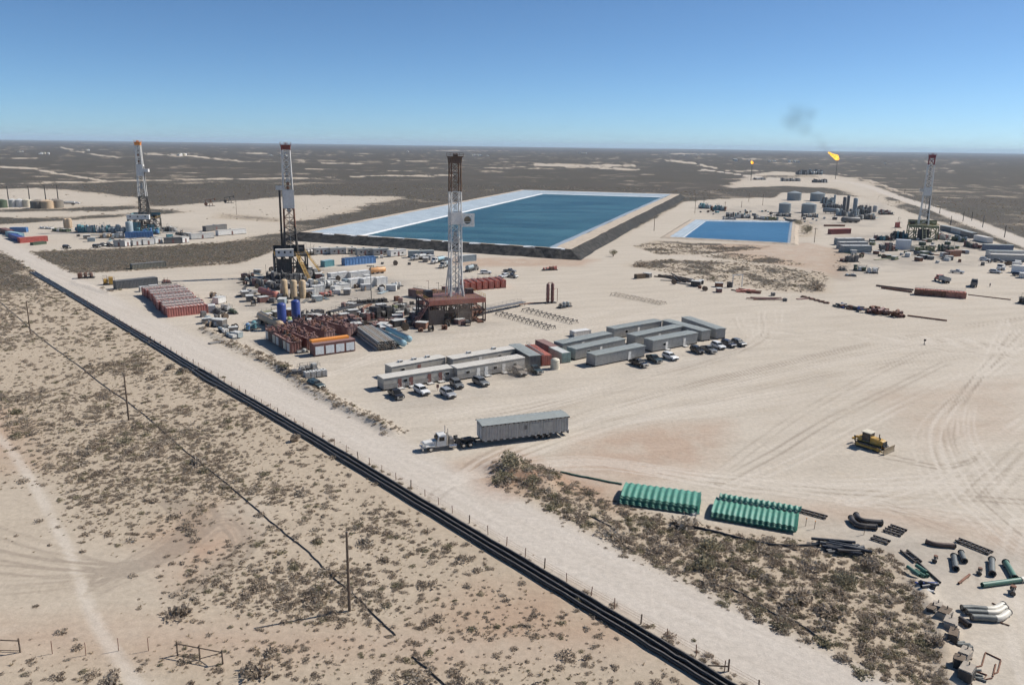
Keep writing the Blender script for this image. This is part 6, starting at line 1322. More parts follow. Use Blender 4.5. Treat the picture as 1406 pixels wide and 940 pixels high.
# ------------------------------------------------------------------ plant round the rig with yellow stairs
for P, h_, lab in (((391, 409), 6.4, 'left one of three beige upright silos'), ((404, 410), 6.4, 'middle one of three beige upright silos'), ((416, 409), 6.2, 'right one of three beige upright silos')):
    vtank('silo', lab, 'silo', P, 1.2, h_, mat('tan_silo', (.50, .37, .22), .55, 0, .2, .2), 'beige silos', 'dome', True)
htank('fuel_tank', 'red horizontal fuel tank left of the beige silos', 'tank', sideplace((353, 405), (376, 412), 2.6), 1.3, SALMON)
vehicle('pickup', 'silver pickup parked left of the red fuel tank', (343, 404), (334, 405), SILVER)
openrig('generator_skid', 'small red generator at the foot of the white plant', 'generator', edge((441, 409), (459, 407), 2.4), 2.4, 2.2, RED, 51, (SALMON,))
house('control_house', 'small white control house with dark window beside the silos', 'control house', (421, 408), (432, 407), 2.5, 2.8, WHITE, ROOFW, None, (), MAROON, (.5,), ac=0, steps=False)
FL = 'white mud plant units before the second rig'
for k, (A, B, D, H_, m_, kind, lab) in enumerate((((432, 405), (446, 403), 2.6, 3.2, LGREY, 'c', 'grey panelled box right of the small control house'), ((420, 398), (440, 396), 3, 4.2, CREAM, 'o', 'cream tall frame skid behind the control house'), ((441, 398), (462, 395), 3, 4.4, LGREY, 'o', 'grey tall frame skid in the white plant'), ((463, 398), (482, 395), 3, 3.8, WHITE, 'o', 'white frame skid in the white plant'), ((482, 396), (500, 393), 3, 3.4, WHITE, 'c', 'white box tank in the white plant'), ((500, 395), (517, 392), 3, 3.4, WHITE, 'c', 'second white box tank in the white plant'), ((518, 393), (532, 391), 3, 3.2, WHITE, 'c', 'rightmost white box tank in the white plant'),
        ((455, 386), (480, 383), 3, 3.0, WHITE, 'c', 'white long tank at the back of the white plant'), ((482, 384), (508, 381), 3, 3.0, WHITE, 'c', 'second white long tank at the back of the white plant'), ((377, 392), (404, 397), 2.4, 3.2, ROOFW, 'o', 'long pale beam skid behind the beige silos'), ((360, 395), (384, 399), 3, 3.0, DGREY, 'o', 'dark pump skid left of the beige silos'), ((352, 412), (372, 416), 2, 1.2, LGREY, 'o', 'low grey hose skid before the red fuel tank'), ((536, 396), (554, 393), 2, 1.8, LGREY, 'o', 'small grey frame standing apart right of the white plant'))):
    if kind == 'c': container('plant_tank', lab, 'tank', edge(A, B, D), D, H_, m_, None, FL, False, 1)
    else: openrig('plant_skid', lab, 'skid', edge(A, B, D), D, H_, m_, 60 + k, (LGREY, WHITE, GREYBLUE) if m_ in (WHITE, LGREY, CREAM) else (DARKSTEEL,), FL)
htank('orange_tank', 'orange horizontal tank behind the white plant', 'tank', edge((509, 377), (531, 375), 2.4), 1.2, mat('pale_orange', (.72, .36, .14), .5))
container('blue_tank', 'long blue ribbed tank on the open pad behind the white plant', 'tank', edge((474, 365), (516, 361), 3.2), 3.2, 3.2, MBLUE, MBLUE, None, False, 2, 1.6, roofclutter=MBLUE); container('teal_box', 'small teal box between second rig and long blue tank', 'container', edge((446, 367), (459, 365), 2.6), 2.6, 2.8, TEAL, LBLUE, None, False)
for A, B, D, H_, m_, sd, acc, lab in (((362, 388), (388, 390), 6, 5.5, DARKSTEEL, 81, (DGREY,), 'black engine plant at the left foot of the second rig'), ((340, 392), (362, 394), 4, 3.2, DGREY, 82, (MAROON, STEEL), 'dark pump plant left of the second rig'), ((392, 391), (424, 389), 5, 4.2, DGREY, 83, (STEEL, DARKSTEEL), 'dark machinery right before the second rig'), ((424, 384), (445, 380), 4, 4.0, STEEL, 84, (GREYBLUE, DGREY), 'grey tank skid right of the yellow stairs'), ((330, 383), (348, 384), 3, 2.6, MAROON, 85, (RUST,), 'maroon skid at the left edge of the second rig plant'), ((418, 352), (436, 350), 5, 5.0, STEEL, 86, (LGREY,), 'grey piled plant behind the second rig')):
    openrig('plant_skid', lab, 'skid', edge(A, B, D), D, H_, m_, sd, acc)
# houses and tankers along the foot of the reservoir bank
GB = 'camp houses along the reservoir bank'
for A, B, m_, rf, lab in (((431, 350), (452, 349), LGREY, ROOFW, 'grey house at the left end of the row under the reservoir bank'), ((454, 350), (476, 349), MGREY, ROOFG, 'darker grey house second in the row under the bank'), ((477, 349), (489, 349), CREAM, ROOFW, 'short cream house third in the row under the bank'), ((491, 351), (512, 350), MGREY, ROOFG, 'grey house fourth in the row under the bank'), ((513, 351), (534, 350), MGREY, ROOFG, 'grey house fifth in the row under the bank'), ((537, 353), (558, 351), WHITE, ROOFW, 'bright white house at the right end of the row under the bank'), ((562, 354), (596, 353), GREYBLUE, ROOFG, 'long grey-blue house right of the bright white one')):
    house('bank_house', lab, 'camp house', A, B, 3.6, 3.2, m_, rf, None, (.5,), MAROON, (.25, .75), m_ in (MGREY, GREYBLUE), 1, GB, steps=False)
def lorry(label, P, Q, paint, body, kind='tanker', L=9.0, name='tanker_truck', place=None, group=None):
    """cab-forward haul truck; P middle, Q where the nose aims"""
    p = place[0] if place else G(*P); rz = place[1] if place else heading(P, Q); t = thing(name, label, 'truck', p, rz, group); x = L / 2
    MB().box(-x, x - .3, -.5, .5, .7, 1.0).build('chassis', DARKSTEEL, t); MB().prism([(x - 3.3, .9), (x - 1.4, .9), (x - 1.4, 1.95), (x - 1.6, 2.85), (x - 3.3, 2.9)], -1.15, 1.15).build('cab', paint, t, bevel=.06)
    MB().prism([(x - 1.4, .8), (x - .1, .8), (x, 1.2), (x - .15, 1.65), (x - 1.4, 1.85)], -.85, .85).build('hood', paint, t, bevel=.06)
    MB().add([(x - 1.39, -.95, 2.0), (x - 1.39, .95, 2.0), (x - 1.55, .9, 2.7), (x - 1.55, -.9, 2.7)], [(0, 1, 2, 3)]).build('windscreen', GLASS, t).location = (.03, 0, 0)
    for s in (-1, 1):
        MB().box(x - 2.8, x - 1.8, s * 1.15, s * 1.18, 1.9, 2.6).build('side_window', GLASS, t); MB().bar((x - 3.45, s * .9, 1), (x - 3.45, s * .9, 3.3), .09, 8).build('exhaust_stack', CHROME, t)
        for q in (x - .9, -x + 2.3, -x + .9): wheel(t, q, s * 1.2, .52, .45)
    MB().box(x - .12, x + .1, -1.1, 1.1, .5, .85).build('bumper', CHROME, t)
    if kind == 'tanker':
        MB().tube([(-x + .1, 0, 2.0), (-x + .3, 0, 2.0), (x - 4.1, 0, 2.0), (x - 3.8, 0, 2.0)], [.7, 1.0, 1.0, .7], 16).build('tank', body, t, True); MB().box(-x + .4, x - 4.2, -.25, .25, 2.98, 3.06).build('walkway', STEEL, t)
    elif kind == 'dump':
        mb = MB(); x0, x1 = -x - .2, x - 3.6
        mb.prism([(x0, 1.15), (x1, 1.15), (x1, 1.25), (x0, 1.25)], -1.2, 1.2); mb.box(x0, x1, -1.25, -1.15, 1.25, 2.4); mb.box(x0, x1, 1.15, 1.25, 1.25, 2.4); mb.box(x1 - .1, x1, -1.15, 1.15, 1.25, 2.7); mb.box(x0, x0 + .1, -1.15, 1.15, 1.25, 2.2); mb.build('dump_bed', body, t)
        for k in range(5): MB().box(x0 + (x1 - x0) * (k + .5) / 5 - .07, x0 + (x1 - x0) * (k + .5) / 5 + .07, -1.33, -1.25, 1.2, 2.4).build('bed_rib', body, t)
    else:
        MB().box(-x, x - 3.7, -1.2, 1.2, 1.02, 1.16).build('flatbed', STEEL, t); MB().box(-x + 1, x - 4.6, -.9, .9, 1.16, 2.3).build('load', body, t, bevel=.06)
    return t
lorry('pale blue tanker truck under the bank, left of the middle mast', (601, 361), (590, 363), WHITE, LBLUE); lorry('grey-blue tanker truck just left of the middle mast foot', (612, 367), (600, 370), MGREY, GREYBLUE); lorry('grey-blue tanker truck just right of the middle mast', (648, 372), (660, 369), DGREY, GREYBLUE)
lorry('white tanker truck parked behind the grey-blue one under the bank', (575, 357), (563, 358), WHITE, LGREY, L=8)
container('bank_tank', 'grey box tank under the bank right of the middle mast', 'tank', edge((634, 360), (654, 358), 3), 3, 3, GREYBLUE, LGREY)
vehicle('suv', 'white sport utility right of the middle mast', (667, 376), (680, 376), CARW); vehicle('suv', 'white sport utility beside the grey pickup right of the red tanks', (692, 381), (680, 383), CARW); vehicle('pickup', 'grey pickup close to the white sport utility right of the red tanks', (703, 381), (716, 383), CARG); vehicle('pickup', 'dark grey pickup behind the white sport utility right of the red tanks', (700, 374), (712, 375), CARG); vehicle('pickup', 'silver pickup before the long grey-blue house under the bank', (571, 356), (560, 357), SILVER)
openrig('loader', 'small red-orange loader on the open ground under the reservoir bank', 'loader', edge((746, 372), (766, 371), 2), 2, 1.8, SALMON, 91, (RUST,))
# ------------------------------------------------------------------ frac tank block and yard beside the road
FRED = mat('sun_faded_red', (.40, .12, .10), .7, 0, .25, .3)
a, b, e = G(231, 436), G(286, 430), G(197, 405); front = b - a; side = e - a; n_ = 11
for k in range(n_):
    p = a + side * ((k + .5) / n_) + front * (.5 + random.uniform(-.05, .05)); lab = 'red ribbed frac tank with dusty top, ' + ('nearest of the roadside block' if k == 0 else 'farthest of the roadside block' if k == n_ - 1 else '%s from the near end of the roadside block' % ('', 'second', 'third', 'fourth', 'fifth', 'sixth', 'seventh', 'eighth', 'ninth', 'tenth')[k])
    container('frac_tank', lab, 'frac tank', (p, math.atan2(front.y, front.x), front.length), side.length / n_ * .90, 2.9 + .12 * (k % 3), FRED if k < 4 or k % 2 else SALMON, mat('dusty_tank_top', (.62, .47, .43), .75, 0, .35, .4), 'frac tanks beside the road', False, 3, .75, roofclutter=(SALMON, ROOFW, LGREY)[k % 3])
container('dark_trailer', 'long dark blue-grey trailer box behind the frac tank block', 'trailer', edge((160, 398), (217, 392), 3), 3, 3.2, mat('slate', (.07, .085, .10), .5), DGREY, None, True, 0, .5); container('white_tank', 'low white tank beside the dark trailer box, left one', 'tank', edge((193, 401), (205, 400), 2.2), 2.2, 1.8, WHITE); container('white_tank', 'low white tank beside the dark trailer box, right one', 'tank', edge((206, 399), (218, 398), 2.2), 2.2, 1.8, WHITE)
openrig('excavator', 'yellow machine left of the dark trailer box near the road', 'machine', edge((142, 392), (158, 391), 3), 3, 3.4, YELLOW, 101, (YELLOW, RUST)); openrig('scrap_machine', 'brown rusty machine by the road behind the yellow one', 'machine', edge((106, 383), (130, 382), 3), 3, 2.6, RUST, 102, (MAROON, DARKSTEEL)); openrig('rusty_skid', 'small rusty skid right of the dark trailer box', 'skid', edge((224, 390), (236, 389), 2.5), 2.5, 1.8, MAROON, 103)
container('long_box', 'long olive-grey box lying in the strip of scrub behind the frac tanks', 'container', edge((182, 370), (228, 366), 3), 3, 2.2, mat('olive_grey', (.17, .17, .14), .7), DGREY, None, False)
for k, (A, B, D, H_, m_, acc, lab) in enumerate((((283, 447), (297, 450), 2, 1.6, LGREY, (WHITE, DGREY), 'pale pump skid first in the row beside the road below the frac tanks'), ((296, 455), (308, 459), 2, 1.8, GREYBLUE, (WHITE,), 'blue-grey skid second in the row beside the road'), ((306, 464), (320, 467), 2.4, 1.6, LGREY, (DGREY, GREYBLUE), 'grey skid last in the row beside the road'), ((292, 412), (304, 416), 2, 2.0, LGREY, (DGREY,), 'grey skid at the back right of the frac tank block'), ((300, 424), (312, 428), 2, 2.0, WHITE, (DGREY,), 'white pump skid at the right of the frac tank block'), ((288, 428), (300, 432), 2, 1.6, DGREY, (LGREY,), 'dark hose skid at the right corner of the frac tank block'), ((312, 430), (322, 432), 1.6, 1.6, DGREEN, (DGREY,), 'small green skid standing apart right of the frac tanks'))):
    openrig('roadside_skid', lab, 'skid', edge(A, B, D), D, H_, m_, 110 + k, acc)
# generators and pumps at the near corner of the pad
for k in range(4):
    A, B = (420 + k * 7.6, 521 - k * 1.1), (426.5 + k * 7.6, 520 - k * 1.1); c, rz, L = edge(A, B, 1.7); t = thing('tote_tank', 'white caged tote tank, %s of the four beside the grey pump' % ('first', 'second', 'third', 'last')[k], 'tote tank', c, rz, 'white tote tanks')
    MB().box(-L / 2, L / 2, -.85, .85, .2, 1.75).build('tank', LGREY, t, bevel=.08); MB().box(-L / 2 - .04, L / 2 + .04, -.9, .9, .02, .18).build('pallet', DARKSTEEL, t); cg = MB()
    for q in range(4): cg.bar((-L / 2 + L * q / 3, -.9, .2), (-L / 2 + L * q / 3, -.9, 1.8), .03)
    for z in (.6, 1.1, 1.6): cg.bar((-L / 2, -.9, z), (L / 2, -.9, z), .03)
    cg.build('cage', STEEL, t); MB().lathe((0, 0, 1.75), [(.2, 0), (.2, .12)], 8).build('cap', BLACK, t)
openrig('pump_skid', 'dark grey pump skid left of the white tote tanks', 'pump', edge((400, 519), (419, 518), 2.4), 2.4, 1.9, DGREY, 131, (STEEL,)); openrig('rear_pump_skid', 'grey pump skid behind the white tote tanks', 'pump', edge((412, 513), (440, 509), 2), 2, 1.9, MGREY, 132, (DGREY,))
vehicle('suv', 'dark blue car parked on the bank by the road near the tote tanks', (434, 532), (443, 535), CART); pole('short_post', 'short dark post with the weathered brush by the road', (378, 505), 2.0, False, .18, None, DARKSTEEL); openrig('brush_skid', 'small dark scrap heap beside the short post', 'scrap', edge((383, 512), (396, 512), 1.6), 1.6, 1.2, DARKSTEEL, 133, (RUST,))
# ------------------------------------------------------------------ far left pad
for A, B, D, H_, m_, sd, acc, lab in (((102, 319), (130, 320), 6, 4.8, TEAL, 141, (GREYBLUE, DARKSTEEL, LBLUE), 'teal mud plant at the left end of the far left rig'), ((131, 320), (170, 320), 6, 4.8, GREYBLUE, 142, (TEAL, LGREY), 'grey-blue mud plant joined to the teal one'), ((187, 322), (218, 322), 5, 4.2, TEAL, 143, (MBLUE, DARKSTEEL), 'teal machinery under the far left rig floor'), ((222, 317), (236, 319), 4, 3.6, DGREY, 144, (RUST, LGREY), 'dark pump skid right of the far left rig'), ((70, 318), (92, 319), 4, 2.2, DGREEN, 145, (WHITE, OLIVE), 'dark green skid left of the orange box'), ((136, 327), (152, 327), 4, 3.0, BEIGE, 146, (LGREY,), 'beige and grey pump truck skid before the teal plant'), ((153, 327), (170, 327), 4, 3.4, LGREY, 147, (WHITE,), 'pale grey pump skid before the teal plant'), ((52, 314), (70, 315), 3, 1.6, WHITE, 148, (LGREY,), 'low white skid in a row behind the red containers'), ((240, 322), (262, 325), 3, 1.6, DARKSTEEL, 149, (DGREY,), 'low dark pipe skid trailing from the far left rig')):
    openrig('plant_skid', lab, 'skid', edge(A, B, D), D, H_, m_, sd, acc)
vtank('silo', 'grey-blue upright tank beside the far left rig', 'tank', (179, 326), 2.0, 8.6, GREYBLUE, None, 'dome'); vtank('silo', 'beige upright tank near the orange box', 'tank', (96, 313), 1.6, 5.5, BEIGE, None, 'dome'); vtank('silo', 'second beige upright tank near the orange box', 'tank', (91, 313), 1.4, 5.5, BEIGE, None, 'dome')
container('orange_box', 'small orange box left of the teal plant', 'container', edge((106, 319), (112, 319), 2.4), 2.4, 3.0, mat('red_orange', (.62, .14, .06), .5)); container('blue_tank', 'blue ribbed tank at the front of the far left rig', 'tank', edge((172, 327), (210, 326), 3.4), 3.4, 3.4, MBLUE, None, None, False, 2, 1.4)
LF = 'trailers before the far left rig'
for A, B, m_, lab in (((156, 339), (171, 339), MGREY, 'grey trailer at the left end of the row before the far left rig'), ((172, 339), (180, 338), WHITE, 'short white trailer second in that far left row'), ((183, 338), (195, 337), LGREY, 'pale grey trailer third in that far left row'), ((197, 337), (212, 336), WHITE, 'white trailer fourth in that far left row'), ((214, 335), (224, 334), WHITE, 'short white trailer fifth in that far left row'), ((226, 335), (250, 334), DGREY, 'dark grey trailer in the middle of the far left row'), ((251, 334), (260, 333), WHITE, 'white end trailer right of the dark grey one'), ((263, 329), (294, 327), LGREY, 'long pale grey trailer right of the middle of the far left row'), ((300, 324), (338, 321), WHITE, 'long white trailer at the right end of the far left row'), ((283, 318), (312, 315), DGREY, 'dark trailer behind the long white one')):
    house('trailer_house', lab, 'trailer', A, B, 3.2, 3.2, m_, ROOFW if m_ in (WHITE, LGREY) else DGREY, None, (.5,), MAROON, (), False, 1, LF, steps=False)
for P, kd, m_, lab in (((92, 341), 'suv', CARB, 'dark car alone on the far left pad'), ((133, 340), 'suv', CARB, 'dark car left of the far left trailer row'), ((141, 338), 'pickup', CARG, 'grey pickup in the far left trailer row'), ((149, 338), 'pickup', CARB, 'black pickup beside the first grey far left trailer')): vehicle(kd, lab, P, (P[0] + 9, P[1] + 1), m_)
for k, (A, B, D, H_, m_, lab) in enumerate((((14, 319), (36, 319), 3, 2.8, MBLUE, 'blue container at the back of the stack by the left edge'), ((8, 324), (26, 327), 3, 2.6, LBLUE, 'pale blue container in the stack by the left edge'), ((12, 327), (28, 333), 3, 2.6, BLUE, 'dark blue container in the stack by the left edge'), ((28, 334), (66, 331), 3, 2.8, RED, 'long red container in front of the stack by the left edge'), ((0, 319), (12, 323), 3, 2.6, MAROON, 'maroon container at the very left edge'), ((46, 337), (64, 335), 2.4, 1.4, DGREEN, 'low dark green tank before the long red container'))):
    container('container', lab, 'container', edge(A, B, D), D, H_, m_, SALMON if m_ is RED else None, 'containers at the left edge', False)
# tank battery beyond
for P, r_, m_, lab in (((52, 286), 5.2, mat('brown_tank', (.20, .175, .14), .6), 'brown round tank, left one of the far battery'), ((65, 286), 5.0, BEIGE, 'brown and tan round tank, middle one of the far battery'), ((78, 285), 5.4, mat('brown_tank', (.20, .175, .14), .6), 'brown round tank, right one of the far battery'), ((38, 284), 3.2, CREAM, 'small cream round tank left of the far brown ones'), ((28, 284), 3.0, WHITE, 'small white round tank in the far battery'), ((18, 284), 3.0, LGREY, 'small grey round tank in the far battery'), ((3, 285), 4.0, DGREEN, 'dark tank at the left edge of the far battery')):
    vtank('round_tank', lab, 'tank', P, r_, 5.8, m_, 'far left tank battery', 'cone')
for k, P in enumerate(((41, 277), (63, 275), (80, 275), (12, 277))): pole('vent_stack', ('thin vent stack behind the left brown tank', 'thin vent stack behind the middle brown tank', 'thin vent stack behind the right brown tank', 'thin vent stack near the left picture edge')[k], P, 14, False, .5, 'vent stacks of the far battery', DARKSTEEL)
lorry('grey truck beside the far left tank battery', (94, 281), (86, 281), MGREY, LGREY, L=11); vehicle('pickup', 'white pickup beside the grey truck at the far battery', (105, 280), (114, 280), CARW)
def pumpjack(label, P, rz, m_):
    t = thing('pump_jack', label, 'pump jack', G(*P), rz); MB().box(-4, 4, -1, 1, .02, .5).build('base', CONC, t); mb = MB()
    for s in (-1, 1): mb.bar((-.8, s * .9, .5), (.6, s * .2, 5.6), .18); mb.bar((2.0, s * .9, .5), (.6, s * .2, 5.6), .18)
    mb.build('samson_post', m_, t); MB().bar((-4.2, 0, 5.0), (3.6, 0, 6.2), .35).build('walking_beam', m_, t); MB().prism([(3.5, 4.6), (4.3, 5.4), (4.4, 6.6), (3.9, 7.4), (3.4, 6.4)], -.3, .3).build('horse_head', m_, t); MB().bar((-3.6, -.7, 1.8), (-3.6, .7, 1.8), 1.4, 10).build('counterweight', m_, t); MB().bar((-3.6, 0, 1.8), (-4.0, 0, 5.0), .12).build('pitman_arm', m_, t)
pumpjack('dark pump jack on the bare ground right of the far left rig', (315, 279), .3, DARKSTEEL); pumpjack('rusty pump jack left of the dark one on the bare ground', (289, 283), .2, RUST)
pole('power_pole', 'lone power pole on the bare ground between the two left rigs', (325, 295), 11, True)
# ------------------------------------------------------------------ gas plant behind the small pond
for P, r_, h_, lab in (((1090, 275), 7.6, 8.2, 'grey-blue storage tank at the back left of the plant'), ((1122, 276), 7.8, 8.2, 'grey-blue storage tank at the back right of the plant'), ((1077, 292), 5.2, 8.0, 'grey-blue storage tank at the front left of the plant'), ((1110, 292), 6.4, 7.6, 'grey-blue storage tank at the front middle of the plant')):
    vtank('storage_tank', lab, 'tank', P, r_, h_, TANKGREY, 'storage tanks of the gas plant', 'cone', True, 0, 3)
for P, r_, h_, m_, lab in (((1145, 284), 1.0, 11.5, GREYBLUE, 'slim grey-blue column of the gas plant'), ((1158, 293), 1.5, 14, DGREY, 'dark tall column of the gas plant'), ((1163, 292), 1.3, 15, DGREY, 'second dark tall column close beside the first'), ((1173, 293), 1.9, 13.0, TANKGREY, 'thick grey-blue tower at the right of the gas plant'), ((1201, 291), 1.9, 5.2, MGREY, 'short grey vessel at the right end of the gas plant')):
    vtank('column', lab, 'column', P, r_, h_, m_, None, 'dome')
htank('bullet_tank', 'grey-blue bullet tank before the gas plant columns', 'tank', edge((1129, 293), (1152, 294), 4), 2.0, TANKGREY, None, 3.0); htank('bullet_tank', 'dark bullet tank on the open yard right of the gas plant', 'tank', edge((1157, 306), (1182, 306), 4), 2.0, DGREY, None, 2.4)
for A, B, D, H_, m_, sd, acc, lab in (((1168, 301), (1184, 302), 6, 5.0, GREYBLUE, 161, (LGREY, DGREY), 'grey-blue compressor skid in the gas plant'), ((1185, 301), (1200, 302), 6, 4.5, DGREY, 162, (BEIGE,), 'dark compressor skid at the right of the gas plant'), ((1137, 287), (1156, 288), 6, 6.0, DGREY, 163, (GREYBLUE,), 'dark pipe rack skid between bullet tank and columns'), ((1176, 290), (1196, 291), 6, 6, DGREY, 164, (TANKGREY,), 'dark exchanger skid right of the columns'), ((958, 286), (974, 287), 6, 5.0, GREYBLUE, 165, (TEAL,), 'grey-blue shed skid left of the plant'), ((975, 289), (997, 290), 6, 5.0, TEAL, 166, (RUST, GREYBLUE), 'teal shed skid left of the plant'), ((994, 303), (1012, 303), 5, 3.4, MGREY, 167, (LGREY,), 'grey heap of pipe skids behind the small pond'), ((1013, 300), (1032, 300), 5, 3.4, LGREY, 168, (DGREY,), 'pale skid right of the grey heap behind the pond'), ((1050, 303), (1070, 303), 4, 3.6, OLIVE, 169, (GREYBLUE,), 'olive grey tank skid behind the small pond'), ((1076, 304), (1090, 306), 4, 2.6, DGREY, 170, (), 'dark pump skid at the corner of the small pond'), ((1208, 295), (1228, 295), 3, 2.4, DGREY, 171, (MAROON,), 'dark skid on the yard right of the gas plant')):
    openrig('plant_skid', lab, 'skid', edge(A, B, D), D, H_, m_, sd, acc)
for k, (P, h_) in enumerate((((954, 293), 11), ((966, 284), 9), ((995, 291), 9), ((1047, 282), 11), ((1100, 302), 11), ((1145, 302), 10), ((898, 317), 10), ((1118, 333), 9), ((1028, 277), 9), ((1018, 285), 6))):
    pole('power_pole', ('power pole at the gap between reservoir and small pond', 'power pole behind the grey-blue shed', 'power pole at the teal shed', 'power pole left of the storage tanks', 'power pole in front of the storage tanks', 'power pole in front of the bullet tank', 'power pole alone on the dirt between the two ponds', 'power pole right of the small pond', 'power pole left of the rear storage tank', 'short power pole behind the small pond')[k], P, h_, k < 8, .22, 'power poles round the gas plant')
for k, (A, B, D, H_, m_, acc, lab) in enumerate((((1128, 285), (1142, 286), 6, 6, GREYBLUE, (DGREY, LGREY), 'grey-blue vessel skid left of the slim column'), ((1147, 296), (1160, 297), 5, 6, DGREY, (GREYBLUE,), 'dark vessel skid under the dark columns'), ((1163, 297), (1176, 298), 5, 7, TANKGREY, (DGREY, LGREY), 'grey vessel skid under the thick tower'), ((1178, 294), (1196, 295), 5, 7, DGREY, (GREYBLUE,), 'dark boiler skid right of the thick tower'), ((1100, 298), (1124, 299), 4, 3.5, DGREY, (GREYBLUE,), 'low dark pump skid before the front middle storage tank'), ((1066, 297), (1086, 298), 4, 3, MGREY, (DGREY,), 'low grey pump skid before the front left storage tank'), ((1125, 279), (1144, 280), 6, 7, GREYBLUE, (DGREY,), 'grey-blue separator skid between tanks and slim column'), ((1205, 293), (1222, 294), 4, 4, MGREY, (MAROON,), 'grey skid at the right corner of the gas plant'), ((996, 298), (1024, 299), 5, 4.4, DGREY, (TEAL, LGREY), 'dark pump heap behind the left half of the pond'), ((1034, 301), (1050, 302), 4, 3, LGREY, (DGREY,), 'pale pump skid behind the middle of the pond'))):
    openrig('plant_skid', lab, 'skid', edge(A, B, D), D, H_, m_, 240 + k, acc)
# flares
def flare(label, P, h_, fs, tilt, seed):
    t = thing('flare_stack', label, 'flare stack', G(*P)); MB().bar((0, 0, 0), (0, 0, h_), .55, 8, .4).build('stack', DARKSTEEL, t, True)
    for k in range(3): a_ = k * 2.1; MB().bar((math.cos(a_) * h_ * .3, math.sin(a_) * h_ * .3, 0), (0, 0, h_ * .8), .08).build('guy_wire', STEEL, t)
    r = random.Random(seed); rings = []; n_ = 12; K = 9
    fm = MB(); vs = []
    for k in range(K):
        u = k / (K - 1); rr = fs * .30 * (math.sin(math.pi * min(1, u * .85 + .1)) ** .8) * (1 - u * .35) + .05
        c_ = Vector((tilt[0] * u * fs, 0, h_ - .4 + tilt[1] * u * fs + .1 * fs * math.sin(u * 5)))
        for i in range(n_): q = 2 * math.pi * i / n_; w_ = rr * r.uniform(.5, 1.5); vs.append(c_ + Vector((math.cos(q) * w_, math.sin(q) * w_, r.uniform(-.1, .1) * fs * .3)))
    fm.add(vs, [(k * n_ + i, k * n_ + (i + 1) % n_, (k + 1) * n_ + (i + 1) % n_, (k + 1) * n_ + i) for k in range(K - 1) for i in range(n_)] + [tuple(range(n_ - 1, -1, -1)), tuple(range((K - 1) * n_, K * n_))])
    o = fm.build('flame', glow('flame_%d' % seed, (1.0, .30, .02), (1.0, .62, .10), 1.25), t, True); s = o.modifiers.new('sub', 'SUBSURF'); s.levels = 1; s.render_levels = 1
    return t
flare('tall flare stack with a large orange flame blowing left', (1147, 246), 36, 25, (-.75, .75), 1); flare('short flare stack with a small flame left of the large one', (1031, 248), 29, 9, (-.2, .8), 2)
# distant yards behind the flares
for A, B, D, H_, m_, sd, lab in (((1096, 240), (1112, 240), 10, 11, DGREY, 181, 'dark far plant, left block behind the flare pads'), ((1113, 240), (1130, 240), 10, 13, GREYBLUE, 182, 'grey-blue far plant, right block behind the flare pads'), ((1075, 249), (1100, 249), 8, 6, MGREY, 183, 'low grey skids on the near flare pad'), ((1118, 251), (1137, 251), 8, 6.5, DARKSTEEL, 184, 'dark tank block on the near flare pad'), ((1036, 247), (1052, 247), 8, 4, WHITE, 185, 'low white skids beside the short flare')): openrig('far_plant', lab, 'plant', edge(A, B, D), D, H_, m_, sd, (DGREY, LGREY))
# ------------------------------------------------------------------ right-hand rig yard
for A, B, D, H_, m_, sd, acc, lab in (((1152, 359), (1163, 360), 3, 2.0, MAROON, 201, (), 'small maroon skid at the left edge of the right rig yard'), ((1164, 360), (1180, 360), 4, 3.6, DGREY, 202, (LGREY,), 'grey machine with rails in the right rig yard'), ((1153, 372), (1164, 372), 3, 2.0, DARKSTEEL, 203, (MAROON,), 'dark skid at the lower left of the right rig yard'), ((1172, 372), (1190, 373), 4, 2.8, DGREEN, 204, (WHITE, LGREY), 'green and white pump skid in the right rig yard'), ((1190, 375), (1206, 376), 4, 2.8, LGREY, 205, (WHITE,), 'pale pump skid right of the green and white one'), ((1160, 379), (1176, 380), 2, 1.2, LGREY, 206, (), 'low grey skid at the bottom left of the right rig yard'), ((1212, 345), (1230, 345), 5, 5.0, DGREY, 207, (MAROON, GREYBLUE), 'dark plant left of the white tank at the right rig'), ((1250, 345), (1268, 346), 4, 3.6, OLIVE, 208, (CREAM,), 'olive mud tank skid before the right rig'), ((1268, 346), (1286, 346), 4, 3.6, OLIVE, 209, (OLIVE,), 'second olive mud tank skid before the right rig'), ((1288, 345), (1312, 346), 5, 4.2, DGREEN, 210, (DGREY,), 'dark green plant right of the olive mud tanks'), ((1200, 330), (1228, 331), 6, 3.4, DARKSTEEL, 211, (MAROON, TEAL), 'dark heap of plant behind the white tank'), ((1228, 328), (1248, 328), 6, 5.0, DARKSTEEL, 212, (TEAL,), 'black machinery at the left foot of the right rig'), ((1282, 328), (1300, 330), 5, 4.0, LGREY, 213, (SALMON,), 'pale skid with red box at the right foot of the rig'), ((1305, 330), (1322, 333), 4, 3.6, GREYBLUE, 214, (DGREEN,), 'grey-blue skid right of the right rig'), ((1322, 338), (1340, 342), 4, 3.4, DGREEN, 215, (MAROON, DGREY), 'dark green and maroon plant by the long trailers')): openrig('plant_skid', lab, 'skid', edge(A, B, D), D, H_, m_, sd, acc)
container('white_tank', 'tall white box tank left of the right rig', 'tank', edge((1230, 342), (1250, 343), 4), 4, 5.4, CARW, None, None, False); container('brown_box', 'brown box right of the olive mud tanks', 'container', edge((1304, 353), (1319, 352), 3), 3, 3.2, mat('brown_box', (.28, .12, .075), .6))
